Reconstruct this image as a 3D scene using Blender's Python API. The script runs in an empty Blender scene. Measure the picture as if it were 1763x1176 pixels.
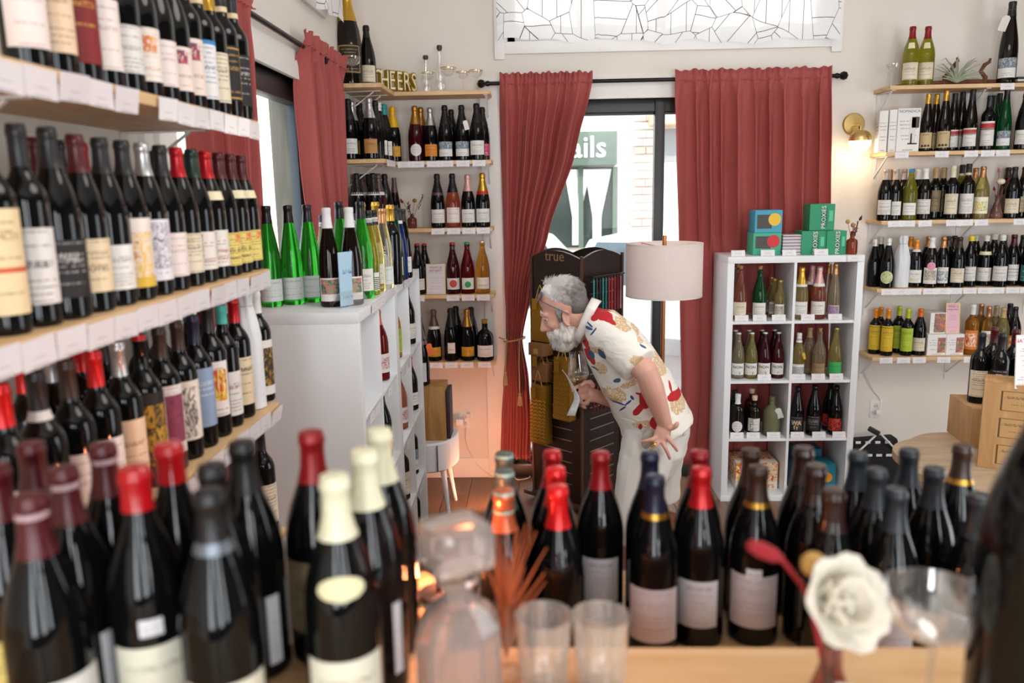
import bpy, bmesh, math, random
from mathutils import Vector, Matrix, Euler
random.seed(7)
PI = math.pi
SC = bpy.context.scene
COL = SC.collection

# ------------------------------------------------------------------ camera
CAM_H, YAW, PITCH, ROLL = 1.849, math.radians(1.84), math.radians(10.55), math.radians(1.03)
FPX, CX, CY = 1763 * 28.0 / 36.0, 881.5, 588.0
FW = Vector((-math.sin(YAW) * math.cos(PITCH), math.cos(YAW) * math.cos(PITCH), -math.sin(PITCH)))
_r = Vector((math.cos(YAW), math.sin(YAW), 0)); _u = _r.cross(FW)
RT = _r * math.cos(ROLL) - _u * math.sin(ROLL)
UP = _r * math.sin(ROLL) + _u * math.cos(ROLL)
CAM = Vector((0, 0, CAM_H))
cd = bpy.data.cameras.new('camera'); cam = bpy.data.objects.new('camera', cd); COL.objects.link(cam)
cam.matrix_world = Matrix(((RT.x, UP.x, -FW.x, CAM.x), (RT.y, UP.y, -FW.y, CAM.y), (RT.z, UP.z, -FW.z, CAM.z), (0, 0, 0, 1)))
cd.lens = 28.0; cd.sensor_width = 36.0; cd.clip_start = 0.02; cd.clip_end = 200
cd.dof.use_dof = True; cd.dof.focus_distance = 3.9; cd.dof.aperture_fstop = 2.6; cd.dof.aperture_blades = 9
SC.camera = cam

# ------------------------------------------------------------------ view, world, sun, window light and added fill
SC.view_settings.view_transform = 'Standard'; SC.view_settings.look = 'None'
SC.view_settings.gamma = 1.0; SC.view_settings.use_curve_mapping = False
SC.view_settings.exposure = -0.2
SC.cycles.max_bounces = 8; SC.cycles.transparent_max_bounces = 16; SC.cycles.transmission_bounces = 8
SC.cycles.caustics_reflective = False; SC.cycles.caustics_refractive = False
SC.cycles.sample_clamp_indirect = 6.0
world = bpy.data.worlds.new('sky'); SC.world = world; world.use_nodes = True
bg = world.node_tree.nodes['Background']; bg.inputs[0].default_value = (0.86, 0.93, 1.0, 1); bg.inputs[1].default_value = 4.0

def lamp(name, kind, loc, energy, color=(1, 1, 1), rot=(0, 0, 0), **kw):
    l = bpy.data.lights.new(name, kind); l.energy = energy; l.color = color
    for k, v in kw.items(): setattr(l, k, v)
    o = bpy.data.objects.new(name, l); COL.objects.link(o); o.location = loc; o.rotation_euler = rot
    return o
lamp('sun', 'SUN', (0, 10, 20), 5.0, (1, 0.95, 0.88), (math.radians(48), 0, math.radians(24)), angle=0.02)
# daylight of the storefront windows behind the camera, one lamp for each window
for x in (-0.35, 1.15, 2.65):
    lamp('storefront_daylight', 'AREA', (x, -2.44, 1.75), 54, (0.93, 0.97, 1.0), (math.radians(90), 0, 0), shape='RECTANGLE', size=0.62, size_y=2.2)
# side fill light added out of view, no door behind it
lamp('added_side_fill', 'AREA', (4.1, 2.2, 1.5), 22, (1, 0.98, 0.95), (0, math.radians(90), 0), shape='RECTANGLE', size=2.2, size_y=1.6)
lamp('added_ceiling_fill', 'AREA', (1.3, 1.6, 3.5), 52, (1, 0.94, 0.86), (0, 0, 0), shape='DISK', size=1.6)  # soft fill added under the ceiling; no fixture hangs there
# two small sunset-coloured lamps: on the counter behind the decanter, on the floor by the tied curtain
lamp('sunset_lamp_glow', 'POINT', (-0.135, 1.10, 1.30), 3.6, (1.0, 0.30, 0.13), shadow_soft_size=0.012)
lamp('floor_sunset_lamp_glow', 'SPOT', (-0.225, 4.35, 0.11), 17.0, (1.0, 0.38, 0.18), Vector((-0.43, 0.78, 0.42)).to_track_quat('-Z', 'Y').to_euler(), spot_size=math.radians(135), spot_blend=0.5, shadow_soft_size=0.02)

# ------------------------------------------------------------------ projection helpers (pixel of the 1763 x 1176 frame -> place in the room)
def ray(px, py): return FW + RT * ((px - CX) / FPX) - UP * ((py - CY) / FPX)
def at_y(px, py, Y):
    d = ray(px, py); return CAM + d * (Y / d.y)
def at_x(px, py, X):
    d = ray(px, py); return CAM + d * (X / d.x)
def at_z(px, py, Z):
    d = ray(px, py); return CAM + d * ((Z - CAM_H) / d.z)
def x_on(px, Y, z):       # X of the point at depth Y, height z seen in column px
    k = (px - CX) / FPX; n = RT - FW * k; v = Vector((0, Y, z)) - CAM
    return -(v.dot(n)) / n.x
def y_on(px, X, z):
    k = (px - CX) / FPX; n = RT - FW * k; v = Vector((X, 0, z)) - CAM
    return -(v.dot(n)) / n.y

# ------------------------------------------------------------------ materials
def lin(h):
    if isinstance(h, str):
        h = h.lstrip('#'); h = h if len(h) == 6 else ''.join(q * 2 for q in h); c = [int(h[i:i + 2], 16) / 255 for i in (0, 2, 4)]
        return tuple(x / 12.92 if x <= 0.04045 else ((x + 0.055) / 1.055) ** 2.4 for x in c)
    return tuple(h)
MATS = {}
class NB:
    """tiny node builder"""
    def __init__(s, name):
        s.m = bpy.data.materials.new(name); s.m.use_nodes = True
        s.t = s.m.node_tree; s.n = s.t.nodes; s.l = s.t.links
        s.b = s.n['Principled BSDF']; s.out = s.n['Material Output']
    def new(s, kind, **kw):
        x = s.n.new(kind)
        for k, v in kw.items(): setattr(x, k, v)
        return x
    def put(s, sock, v):
        if isinstance(v, bpy.types.NodeSocket): s.l.new(v, sock)
        elif isinstance(v, (tuple, list)) and len(v) == 3 and sock.type == 'RGBA': sock.default_value = (*v, 1)
        else: sock.default_value = v
    def math(s, op, a, b=0.0, c=0.0):
        x = s.new('ShaderNodeMath', operation=op); s.put(x.inputs[0], a); s.put(x.inputs[1], b); s.put(x.inputs[2], c); return x.outputs[0]
    def mix(s, f, a, b):
        x = s.new('ShaderNodeMix', data_type='RGBA'); s.put(x.inputs[0], f); s.put(x.inputs[6], a); s.put(x.inputs[7], b); return x.outputs[2]
    def band(s, v, lo, hi):
        return s.math('MULTIPLY', s.math('GREATER_THAN', v, lo), s.math('LESS_THAN', v, hi))
    def noise(s, vec, scale, detail=2.0, out='Fac', dist=0.0):
        x = s.new('ShaderNodeTexNoise'); s.put(x.inputs['Scale'], scale); s.put(x.inputs['Detail'], detail); s.put(x.inputs['Distortion'], dist)
        if vec is not None: s.l.new(vec, x.inputs['Vector'])
        return x.outputs[out]
    def coord(s, which='Object'):
        return s.new('ShaderNodeTexCoord').outputs[which]
    def sep(s, v):
        x = s.new('ShaderNodeSeparateXYZ'); s.l.new(v, x.inputs[0]); return x.outputs
    def comb(s, x, y, z=0.0):
        c = s.new('ShaderNodeCombineXYZ'); s.put(c.inputs[0], x); s.put(c.inputs[1], y); s.put(c.inputs[2], z); return c.outputs[0]
    def mapping(s, v, scale=(1, 1, 1), rot=(0, 0, 0), loc=(0, 0, 0)):
        x = s.new('ShaderNodeMapping'); s.l.new(v, x.inputs[0]); x.inputs['Scale'].default_value = scale; x.inputs['Rotation'].default_value = rot; x.inputs['Location'].default_value = loc; return x.outputs[0]
    def ramp(s, f, stops):
        x = s.new('ShaderNodeValToRGB'); s.put(x.inputs[0], f); e = x.color_ramp.elements
        while len(e) < len(stops): e.new(0.5)
        for k, (p, c) in enumerate(stops): e[k].position = p; e[k].color = (*lin(c), 1)
        return x.outputs[0]
    def bump(s, h, strength=0.2, dist=0.01):
        x = s.new('ShaderNodeBump'); x.inputs['Strength'].default_value = strength; x.inputs['Distance'].default_value = dist; s.l.new(h, x.inputs['Height']); s.l.new(x.outputs[0], s.b.inputs['Normal'])
    def set(s, **kw):
        for k, v in kw.items(): s.put(s.b.inputs[k.replace('_', ' ')], v)
        return s

def plain(name, col, rough=0.5, metal=0.0, vary=0.06, scale=30.0, bump=0.0, coat=0.0, emit=0.0, spec=None, trans=0.0, ior=1.45, sheen=0.0, sub=0.0):
    if name in MATS: return MATS[name]
    b = NB(name); c = lin(col)
    n = b.noise(b.coord(), scale, 3)
    if vary: b.put(b.b.inputs['Base Color'], b.mix(n, tuple(x * (1 - vary) for x in c), tuple(min(1, x * (1 + vary)) for x in c)))
    else: b.put(b.b.inputs['Base Color'], c)
    b.set(Roughness=rough, Metallic=metal)
    if coat: b.set(Coat_Weight=coat, Coat_Roughness=0.04)
    if spec is not None: b.set(Specular_IOR_Level=spec)
    if trans: b.set(Transmission_Weight=trans, IOR=ior)
    if emit: b.put(b.b.inputs['Emission Color'], c); b.set(Emission_Strength=emit)
    if sheen: b.set(Sheen_Weight=sheen, Sheen_Roughness=0.4)
    if sub: b.set(Subsurface_Weight=sub, Subsurface_Radius=(0.01, 0.004, 0.002))
    if bump: b.bump(n, bump, 0.004)
    MATS[name] = b.m; return b.m

def wood(name, a, c, scale=(3, 30, 30), rough=0.5, axis_rot=(0, 0, 0), knots=False):
    if name in MATS: return MATS[name]
    b = NB(name); v = b.mapping(b.coord(), scale, axis_rot)
    n = b.noise(v, 1.0, 6, dist=1.2)
    r = b.ramp(n, [(0.25, a), (0.75, c)])
    b.put(b.b.inputs['Base Color'], r); b.set(Roughness=rough); b.bump(n, 0.12, 0.002)
    MATS[name] = b.m; return b.m

def thin_glass(name, tint=(1, 1, 1), refl=0.08, edge=0.55, glint_white=0.0):
    if name in MATS: return MATS[name]
    b = NB(name); n = b.n
    lw = b.new('ShaderNodeLayerWeight'); lw.inputs[0].default_value = 0.35
    f = b.math('ADD', refl, b.math('MULTIPLY', b.math('POWER', lw.outputs['Facing'], 2.2), edge))
    tr = b.new('ShaderNodeBsdfTransparent'); tr.inputs[0].default_value = (*lin(tint), 1)
    gl = b.new('ShaderNodeBsdfGlossy'); gl.inputs['Roughness'].default_value = 0.03; gl.inputs[0].default_value = (1, 1, 1, 1)
    mx = b.new('ShaderNodeMixShader'); b.l.new(f, mx.inputs[0]); b.l.new(tr.outputs[0], mx.inputs[1]); b.l.new(gl.outputs[0], mx.inputs[2])
    if glint_white:
        df = b.new('ShaderNodeBsdfDiffuse'); df.inputs[0].default_value = (0.9, 0.9, 0.9, 1); m2 = b.new('ShaderNodeMixShader'); b.put(m2.inputs[0], b.math('ADD', glint_white, b.math('MULTIPLY', b.noise(b.coord(), 60, 2), glint_white))); b.l.new(mx.outputs[0], m2.inputs[1]); b.l.new(df.outputs[0], m2.inputs[2]); mx = m2
    b.l.new(mx.outputs[0], b.out.inputs[0]); MATS[name] = b.m; return b.m

def paper(name, base, ink='#33302e', title=0.62, rows=13, seed=0.0, art=None, art_box=(0.1, 0.9, 0.1, 0.5), bands=(), rough=0.6, text=True, frame=None):
    """printed paper: flat print only (title, lines of small type, a picture)"""
    if name in MATS: return MATS[name]
    b = NB(name); uv = b.sep(b.coord('UV')); u, v = uv[0], uv[1]
    col = lin(base); g = b.noise(b.coord(), 60, 2)
    c = b.mix(g, tuple(x * 0.95 for x in col), col)
    for (lo, hi, bc) in bands: c = b.mix(b.band(v, lo, hi), c, lin(bc))
    if art:
        m = b.math('MULTIPLY', b.band(u, art_box[0], art_box[1]), b.band(v, art_box[2], art_box[3]))
        vec = b.comb(b.math('MULTIPLY', u, 3.0), b.math('MULTIPLY', v, 3.0), seed)
        n = b.noise(vec, 1.6, 3, dist=1.5)
        st = [(0.30 + 0.4 * k / max(1, len(art) - 1), a) for k, a in enumerate(art)]
        a = b.ramp(n, st)
        c = b.mix(m, c, a)
    if text:
        rn = b.math('FLOOR', b.math('MULTIPLY', v, rows)); fv = b.math('FRACT', b.math('MULTIPLY', v, rows))
        wn = b.new('ShaderNodeTexWhiteNoise', noise_dimensions='2D'); b.l.new(b.comb(rn, seed), wn.inputs['Vector'])
        pres = b.math('GREATER_THAN', wn.outputs['Value'], 0.5)
        width = b.math('LESS_THAN', b.math('ABSOLUTE', b.math('SUBTRACT', u, 0.5)), b.math('MULTIPLY', wn.outputs['Value'], 0.42))
        wd = b.noise(b.comb(b.math('MULTIPLY', u, 28.0), b.math('MULTIPLY', rn, 3.7), seed), 1.0, 1)
        word = b.math('GREATER_THAN', wd, 0.45)
        ln = b.math('MULTIPLY', b.math('MULTIPLY', b.band(fv, 0.3, 0.62), pres), b.math('MULTIPLY', width, word))
        if art: ln = b.math('MULTIPLY', ln, b.math('SUBTRACT', 1.0, m))
        c = b.mix(b.math('MULTIPLY', ln, 0.6), c, lin(ink))
        if title:
            td = b.noise(b.comb(b.math('MULTIPLY', u, 30.0), b.math('MULTIPLY', v, 22.0), seed + 5), 1.0, 2)
            tm = b.math('MULTIPLY', b.math('MULTIPLY', b.band(v, title, title + 0.075), b.band(u, 0.16, 0.84)), b.math('GREATER_THAN', td, 0.5))
            c = b.mix(b.math('MULTIPLY', tm, 0.7), c, lin(ink))
    if frame:
        du = b.math('MINIMUM', u, b.math('SUBTRACT', 1.0, u)); dv = b.math('MINIMUM', v, b.math('SUBTRACT', 1.0, v))
        d = b.math('MINIMUM', du, b.math('MULTIPLY', dv, 1.4)); c = b.mix(b.band(d, 0.05, 0.09), c, lin(frame))
    b.put(b.b.inputs['Base Color'], c); b.set(Roughness=rough)
    MATS[name] = b.m; return b.m

# ------------------------------------------------------------------ mesh helpers
class MB:
    def __init__(s): s.v = []; s.f = []; s.uv = {}; s.mi = []; s.cur = 0
    def face(s, idx, uv=None):
        if uv: s.uv[len(s.f)] = uv
        s.f.append(tuple(idx)); s.mi.append(s.cur)
    def box(s, lo, hi, rot=None, piv=None):
        x0, y0, z0 = lo; x1, y1, z1 = hi
        p = [Vector(q) for q in ((x0, y0, z0), (x1, y0, z0), (x1, y1, z0), (x0, y1, z0), (x0, y0, z1), (x1, y0, z1), (x1, y1, z1), (x0, y1, z1))]
        if rot is not None:
            c = Vector(piv) if piv is not None else (Vector(lo) + Vector(hi)) / 2
            p = [rot @ (q - c) + c for q in p]
        k = len(s.v); s.v += p
        for f in ((0, 3, 2, 1), (4, 5, 6, 7), (0, 1, 5, 4), (1, 2, 6, 5), (2, 3, 7, 6), (3, 0, 4, 7)):
            s.face([k + i for i in f], [(0, 0), (1, 0), (1, 1), (0, 1)])
        return s
    def hexa(s, p):
        k = len(s.v); s.v += [Vector(q) for q in p]
        for f in ((0, 3, 2, 1), (4, 5, 6, 7), (0, 1, 5, 4), (1, 2, 6, 5), (2, 3, 7, 6), (3, 0, 4, 7)): s.face([k + i for i in f], [(0, 0), (1, 0), (1, 1), (0, 1)])
        return s
    def lathe(s, prof, n=24, c=(0, 0, 0), a0=0.0, a1=2 * PI, sx=1.0, sy=1.0):
        full = abs(a1 - a0 - 2 * PI) < 1e-6; k0 = len(s.v); m = n if full else n + 1
        for (r, z) in prof:
            for i in range(m):
                a = a0 + (a1 - a0) * i / n
                s.v.append(Vector((c[0] + r * math.cos(a) * sx, c[1] + r * math.sin(a) * sy, c[2] + z)))
        L = len(prof)
        for j in range(L - 1):
            for i in range(n):
                i2 = (i + 1) % m if full else i + 1
                s.face((k0 + j * m + i, k0 + j * m + i2, k0 + (j + 1) * m + i2, k0 + (j + 1) * m + i),
                       [(i / n, j / (L - 1)), ((i + 1) / n, j / (L - 1)), ((i + 1) / n, (j + 1) / (L - 1)), (i / n, (j + 1) / (L - 1))])
        return s
    def tube(s, pts, rad, n=8, cap=True):
        pts = [Vector(p) for p in pts]; k0 = len(s.v); ref = Vector((0, 0, 1))
        rads = rad if isinstance(rad, (list, tuple)) else [rad] * len(pts)
        prev = None
        for i, p in enumerate(pts):
            d = (pts[min(i + 1, len(pts) - 1)] - pts[max(i - 1, 0)]).normalized()
            if prev is None:
                a = d.cross(ref) if abs(d.dot(ref)) < 0.95 else d.cross(Vector((1, 0, 0)))
            else: a = prev - d * prev.dot(d)
            a.normalize(); prev = a; b = d.cross(a)
            for j in range(n):
                t = 2 * PI * j / n; s.v.append(p + (a * math.cos(t) + b * math.sin(t)) * rads[i])
        for i in range(len(pts) - 1):
            for j in range(n):
                j2 = (j + 1) % n; s.face((k0 + i * n + j, k0 + i * n + j2, k0 + (i + 1) * n + j2, k0 + (i + 1) * n + j))
        if cap:
            s.face([k0 + j for j in range(n)][::-1]); e = k0 + (len(pts) - 1) * n; s.face([e + j for j in range(n)])
        return s
    def prism(s, pts, d):   # polygon extruded along d
        k = len(s.v); n = len(pts); d = Vector(d); s.v += [Vector(p) for p in pts] + [Vector(p) + d for p in pts]
        s.face(list(range(k, k + n))[::-1]); s.face(range(k + n, k + 2 * n))
        for i in range(n): s.face((k + i, k + (i + 1) % n, k + n + (i + 1) % n, k + n + i))
        return s
    def grid(s, rows):      # rows of points
        k = len(s.v); R = len(rows); Cn = len(rows[0])
        for r in rows: s.v += [Vector(p) for p in r]
        for i in range(R - 1):
            for j in range(Cn - 1):
                s.face((k + i * Cn + j, k + i * Cn + j + 1, k + (i + 1) * Cn + j + 1, k + (i + 1) * Cn + j),
                       [(j / (Cn - 1), i / (R - 1)), ((j + 1) / (Cn - 1), i / (R - 1)), ((j + 1) / (Cn - 1), (i + 1) / (R - 1)), (j / (Cn - 1), (i + 1) / (R - 1))])
        return s
    def sphere(s, c, r, n=12, m=8, sc=(1, 1, 1)):
        prof = [(max(1e-4, math.sin(PI * j / m)) * r, -math.cos(PI * j / m) * r * sc[2]) for j in range(m + 1)]
        return s.lathe(prof, n, c, sx=sc[0], sy=sc[1])
    def mesh(s, name, mats=(), smooth=True, bevel=0.0, weld=False):
        me = bpy.data.meshes.new(name); me.from_pydata([tuple(v) for v in s.v], [], s.f)
        if s.uv:
            ul = me.uv_layers.new(name='UVMap')
            for i, p in enumerate(me.polygons):
                q = s.uv.get(i)
                if q:
                    for k, li in enumerate(p.loop_indices): ul.data[li].uv = q[k % len(q)]
        for m in (mats if isinstance(mats, (list, tuple)) else [mats]): me.materials.append(m)
        for p, mi in zip(me.polygons, s.mi): p.material_index = mi; p.use_smooth = smooth
        if bevel:
            bm = bmesh.new(); bm.from_mesh(me)
            bmesh.ops.bevel(bm, geom=[e for e in bm.edges if e.is_manifold and e.calc_face_angle(0) > 0.6], offset=bevel, segments=2, affect='EDGES', profile=0.6)
            bm.to_mesh(me); bm.free()
        if weld:
            bm = bmesh.new(); bm.from_mesh(me); bmesh.ops.remove_doubles(bm, verts=bm.verts, dist=1e-4); bm.to_mesh(me); bm.free()
        if smooth: me.set_sharp_from_angle(angle=math.radians(38))
        me.update(); return me
    def build(s, name, mats, parent=None, smooth=True, bevel=0.0, loc=None, rot=None):
        return link(name, s.mesh(name, mats, smooth, bevel), parent, loc, rot)

def link(name, me, parent=None, loc=None, rot=None):
    o = bpy.data.objects.new(name, me); COL.objects.link(o)
    if parent is not None: o.parent = parent
    if loc is not None: o.location = loc
    if rot is not None: o.rotation_euler = rot
    return o
def tag(o, label=None, cat=None, group=None, kind=None):
    if label: o['label'] = label
    if cat: o['category'] = cat
    if group: o['group'] = group
    if kind: o['kind'] = kind
    return o
def empty(name, loc=(0, 0, 0), rz=0.0):
    o = bpy.data.objects.new(name, None); COL.objects.link(o); o.location = loc; o.rotation_euler = (0, 0, rz); o.empty_display_size = 0.05
    return o
def struct(name, mb, m, parent=None, label=None, **kw):
    o = mb.build(name, m, parent, **kw)
    if parent is None:
        o['kind'] = 'structure'
        if label: o['label'] = label
    return o

_TXT = {}
def text_mb(s, size, depth=0.0, bold=0.0, res=2):
    """lettering as (verts, faces), centred, in the XY plane"""
    key = (s, size, depth, bold)
    if key not in _TXT:
        cu = bpy.data.curves.new('lettering', 'FONT'); cu.body = s; cu.size = size; cu.align_x = 'CENTER'; cu.align_y = 'CENTER'
        cu.extrude = depth; cu.offset = bold; cu.resolution_u = res
        o = bpy.data.objects.new('lettering', cu); COL.objects.link(o)
        bpy.context.view_layer.update()
        me = bpy.data.meshes.new_from_object(o.evaluated_get(bpy.context.evaluated_depsgraph_get()))
        _TXT[key] = ([v.co.copy() for v in me.vertices], [tuple(p.vertices) for p in me.polygons])
        bpy.data.objects.remove(o); bpy.data.curves.remove(cu); bpy.data.meshes.remove(me)
    return _TXT[key]
def text_obj(name, s, size, m, parent, fn, depth=0.0, bold=0.0):
    """lettering laid out by fn(x, y, z) -> point"""
    v, f = text_mb(s, size, depth, bold)
    mb = MB(); mb.v = [Vector(fn(p.x, p.y, p.z)) for p in v]
    for q in f: mb.face(q)
    return mb.build(name, m, parent, smooth=False)

def ordinal(k):
    return ['first', 'second', 'third', 'fourth', 'fifth', 'sixth', 'seventh', 'eighth', 'ninth', 'tenth', 'eleventh', 'twelfth', 'thirteenth', 'fourteenth', 'fifteenth', 'sixteenth', 'seventeenth', 'eighteenth', 'nineteenth', 'twentieth', 'twenty-first', 'twenty-second', 'twenty-third', 'twenty-fourth', 'twenty-fifth'][k - 1]

# ================================================================== THE SETTING
XL, YB, XR, YR, ZC = -1.06, 5.03, 4.2, -2.5, 3.7
wall_m = plain('wall_paint', '#e9e1d7', 0.85, vary=0.03, scale=3)
trim_m = plain('white_trim', '#efece8', 0.5, vary=0.02)
black_m = plain('black_frame', '#221d1e', 0.4, vary=0.1)
glass_m = thin_glass('window_glass', '#ffffff', 0.004, 0.06)
pine_m = wood('pine_board', '#c99e6c', '#e7c79c', (3, 26, 40), 0.55)
pine_y = wood('pine_board_along', '#c99e6c', '#e7c79c', (26, 3, 40), 0.55)
white_m = plain('white_laminate', '#e6e9ec', 0.35, vary=0.015)
bracket_m = plain('white_metal', '#e3e1df', 0.4, vary=0.03)

# floor: boards laid along the depth of the room
floor = struct('floor', MB().box((XL - 0.3, YR, -0.06), (XR, YB + 0.3, -0.013)), plain('subfloor', '#4a3428', 0.8), label='brown wooden plank floor of the shop')
pm = []
for k, (a, c) in enumerate((('#6e4c38', '#8a6549'), ('#76533d', '#93704f'), ('#634331', '#80593f'), ('#7b5a45', '#9a7656'))):
    pm.append(wood('floor_plank_%d' % k, a, c, (22, 1.6, 10), 0.33))
pl_mesh = {}
for i in range(34):
    x = XL + i * 0.156; off = (i * 0.47) % 1.2
    for j in range(5):
        y0 = 0.9 + off - 1.2 + j * 1.2; y1 = min(y0 + 1.197, YB)
        if y0 > YB - 0.05: continue
        L = round(y1 - y0, 2); key = (L, (i * 3 + j) % 4)
        if key not in pl_mesh: pl_mesh[key] = MB().box((0, 0, -0.013), (0.153, L, 0)).mesh('plank', pm[key[1]], smooth=False, bevel=0.0012)
        link('plank', pl_mesh[key], floor, (x, y0, 0))
struct('ceiling', MB().box((XL - 0.3, YR - 0.1, ZC), (XR + 0.1, YB + 0.3, ZC + 0.1)), plain('ceiling_paint', '#f2efea', 0.9), label='white ceiling of the shop')

def wall_with_holes(name, axis, const, a0, a1, z0, z1, holes, thick, label, m=None):
    """wall in the plane axis=const, spanning a0..a1 and z0..z1, thick outward"""
    mb = MB(); cuts = sorted({a0, a1, *[h[0] for h in holes], *[h[1] for h in holes]})
    for p, q in zip(cuts, cuts[1:]):
        mid = (p + q) / 2; zs = sorted([(h[2], h[3]) for h in holes if h[0] < mid < h[1]]); z = z0
        for (lo, hi) in zs + [(z1, z1)]:
            if lo - z > 1e-4:
                if axis == 'y': mb.box((p, min(const, const + thick), z), (q, max(const, const + thick), lo))
                else: mb.box((min(const, const + thick), p, z), (max(const, const + thick), q, lo))
            z = hi
    return struct(name, mb, m or wall_m, smooth=False, label=label)
DX0, DX1, DZ0, DZ1 = -0.20, 1.68, 0.09, 2.40        # storefront door opening in the back wall
TX0, TX1, TZ0, TZ1 = -0.16, 1.75, 2.74, 3.45         # transom above it
WY0, WY1, WZ0, WZ1 = 2.36, y_on(477, -1.26, 1.9), 0.75, 2.36          # window in the left wall
VY0, VY1, VZ0, VZ1 = 2.3, 4.15, 2.80, 3.45            # transom above that window
wall_with_holes('wall_back', 'y', YB, XL - 0.2, XR + 0.1, 0, ZC, [(DX0, DX1, DZ0, DZ1), (TX0, TX1, TZ0, TZ1)], 0.2, 'cream painted wall with the curtained street window')
wall_with_holes('wall_left', 'x', XL, YR, YB, 0, ZC, [(WY0, WY1, WZ0, WZ1), (VY0, VY1, VZ0, VZ1)], -0.2, 'cream painted wall behind the long red wine shelves')
wall_with_holes('wall_right', 'x', XR, YR, YB, 0, ZC, [(1.4, 3.0, 0.4, 2.6)], 0.1, 'dark panelled side wall of the shop', plain('dark_panel', '#5d5148', 0.8))
wall_with_holes('wall_rear', 'y', YR, XL - 0.2, XR + 0.1, 0, ZC, [(-0.7, 0.0, 0.6, 2.9), (0.8, 1.5, 0.6, 2.9), (2.3, 3.0, 0.6, 2.9)], -0.1, 'dark panelled wall with the storefront windows', plain('dark_panel', '#5d5148', 0.8))
bb = [('baseboard_back', (XL, YB - 0.014, 0), (DX0 - 0.13, YB, 0.135)), ('baseboard_back', (DX1 + 0.05, YB - 0.014, 0), (XR, YB, 0.135)), ('baseboard_left', (XL, YR, 0), (XL + 0.014, YB - 0.02, 0.135))]
for n, lo, hi in bb: struct(n, MB().box(lo, hi), trim_m, bevel=0.004, label='white painted baseboard')

# street window / door in the back wall
win = empty('window_1'); win['kind'] = 'structure'; win['label'] = 'black framed street window between the rose curtains'
fy0, fy1 = YB + 0.06, YB + 0.12
def fr(lo, hi, name='window_frame', par=win, m=black_m): return MB().box(lo, hi).build(name, m, par, bevel=0.004)
fr((DX0, fy0, DZ1 - 0.075), (DX1, fy1, DZ1)); fr((DX0, fy0, DZ0), (DX1, fy1, DZ0 + 0.07))
fr((DX0, fy0, DZ0), (DX0 + 0.06, fy1, DZ1)); fr((DX1 - 0.06, fy0, DZ0), (DX1, fy1, DZ1))
mxl, mxr = x_on(1125, fy0, 1.8), x_on(1142, fy0, 1.8)
fr((mxl, fy0 - 0.02, DZ0), (mxr, fy1, DZ1), 'mullion')
fr((DX0, YB - 0.01, 0.0), (DX1, fy1, DZ0), 'sill')
for a, c in ((DX0 + 0.06, mxl), (mxr, DX1 - 0.06)):
    MB().box((a, fy0 + 0.025, DZ0 + 0.07), (c, fy0 + 0.031, DZ1 - 0.075)).build('pane', glass_m, win, smooth=False)
    fr((a, fy0 + 0.01, DZ1 - 0.09), (c, fy0 + 0.05, DZ1 - 0.075), 'glazing_bead')
for a in (mxl - 0.006, mxr + 0.03):   # small brass latch fittings beside the mullion
    MB().tube([(a, fy0 - 0.03, 1.21), (a, fy0 - 0.03, 1.31)], 0.006).build('latch', plain('brass', '#c79a4b', 0.3, 1.0), win)
t1 = MB().box((DX0 - 0.13, YB - 0.02, 0), (DX0, YB + 0.06, 2.53)).box((DX1, YB - 0.02, 0), (DX1 + 0.05, YB + 0.06, 2.53)).box((DX0, YB - 0.02, DZ1), (DX1, YB + 0.06, 2.53))
struct('trim_1', t1, trim_m, bevel=0.003, label='white painted casing around the street window')

# transom with its trim
w2 = empty('window_2'); w2['kind'] = 'structure'; w2['label'] = 'high transom window over the rose curtains'
for lo, hi in (((TX0, fy0, TZ0), (TX1, fy1, TZ0 + 0.05)), ((TX0, fy0, TZ1 - 0.05), (TX1, fy1, TZ1)), ((TX0, fy0, TZ0), (TX0 + 0.05, fy1, TZ1)), ((TX1 - 0.05, fy0, TZ0), (TX1, fy1, TZ1)), ((0.74, fy0, TZ0), (0.80, fy1, TZ1)), ((1.27, fy0, TZ0), (1.31, fy1, TZ1)), ((0.26, fy0, TZ0), (0.30, fy1, TZ1))):
    fr(lo, hi, 'window_frame', w2, trim_m)
MB().box((TX0 + 0.05, fy0 + 0.02, TZ0 + 0.05), (TX1 - 0.05, fy0 + 0.026, TZ1 - 0.05)).build('pane', glass_m, w2, smooth=False)
t2 = MB().box((TX0 - 0.075, YB - 0.02, TZ0 - 0.07), (TX1 + 0.075, YB + 0.06, TZ0)).box((TX0 - 0.075, YB - 0.022, TZ0 - 0.10), (TX0 - 0.015, YB - 0.002, TZ1 + 0.07)).box((TX1 + 0.015, YB - 0.022, TZ0 - 0.10), (TX1 + 0.075, YB - 0.002, TZ1 + 0.07)).box((TX0 - 0.075, YB - 0.02, TZ1), (TX1 + 0.075, YB + 0.06, TZ1 + 0.07))
struct('trim_2', t2, trim_m, bevel=0.003, label='white painted sill and casing of the high window')

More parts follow.
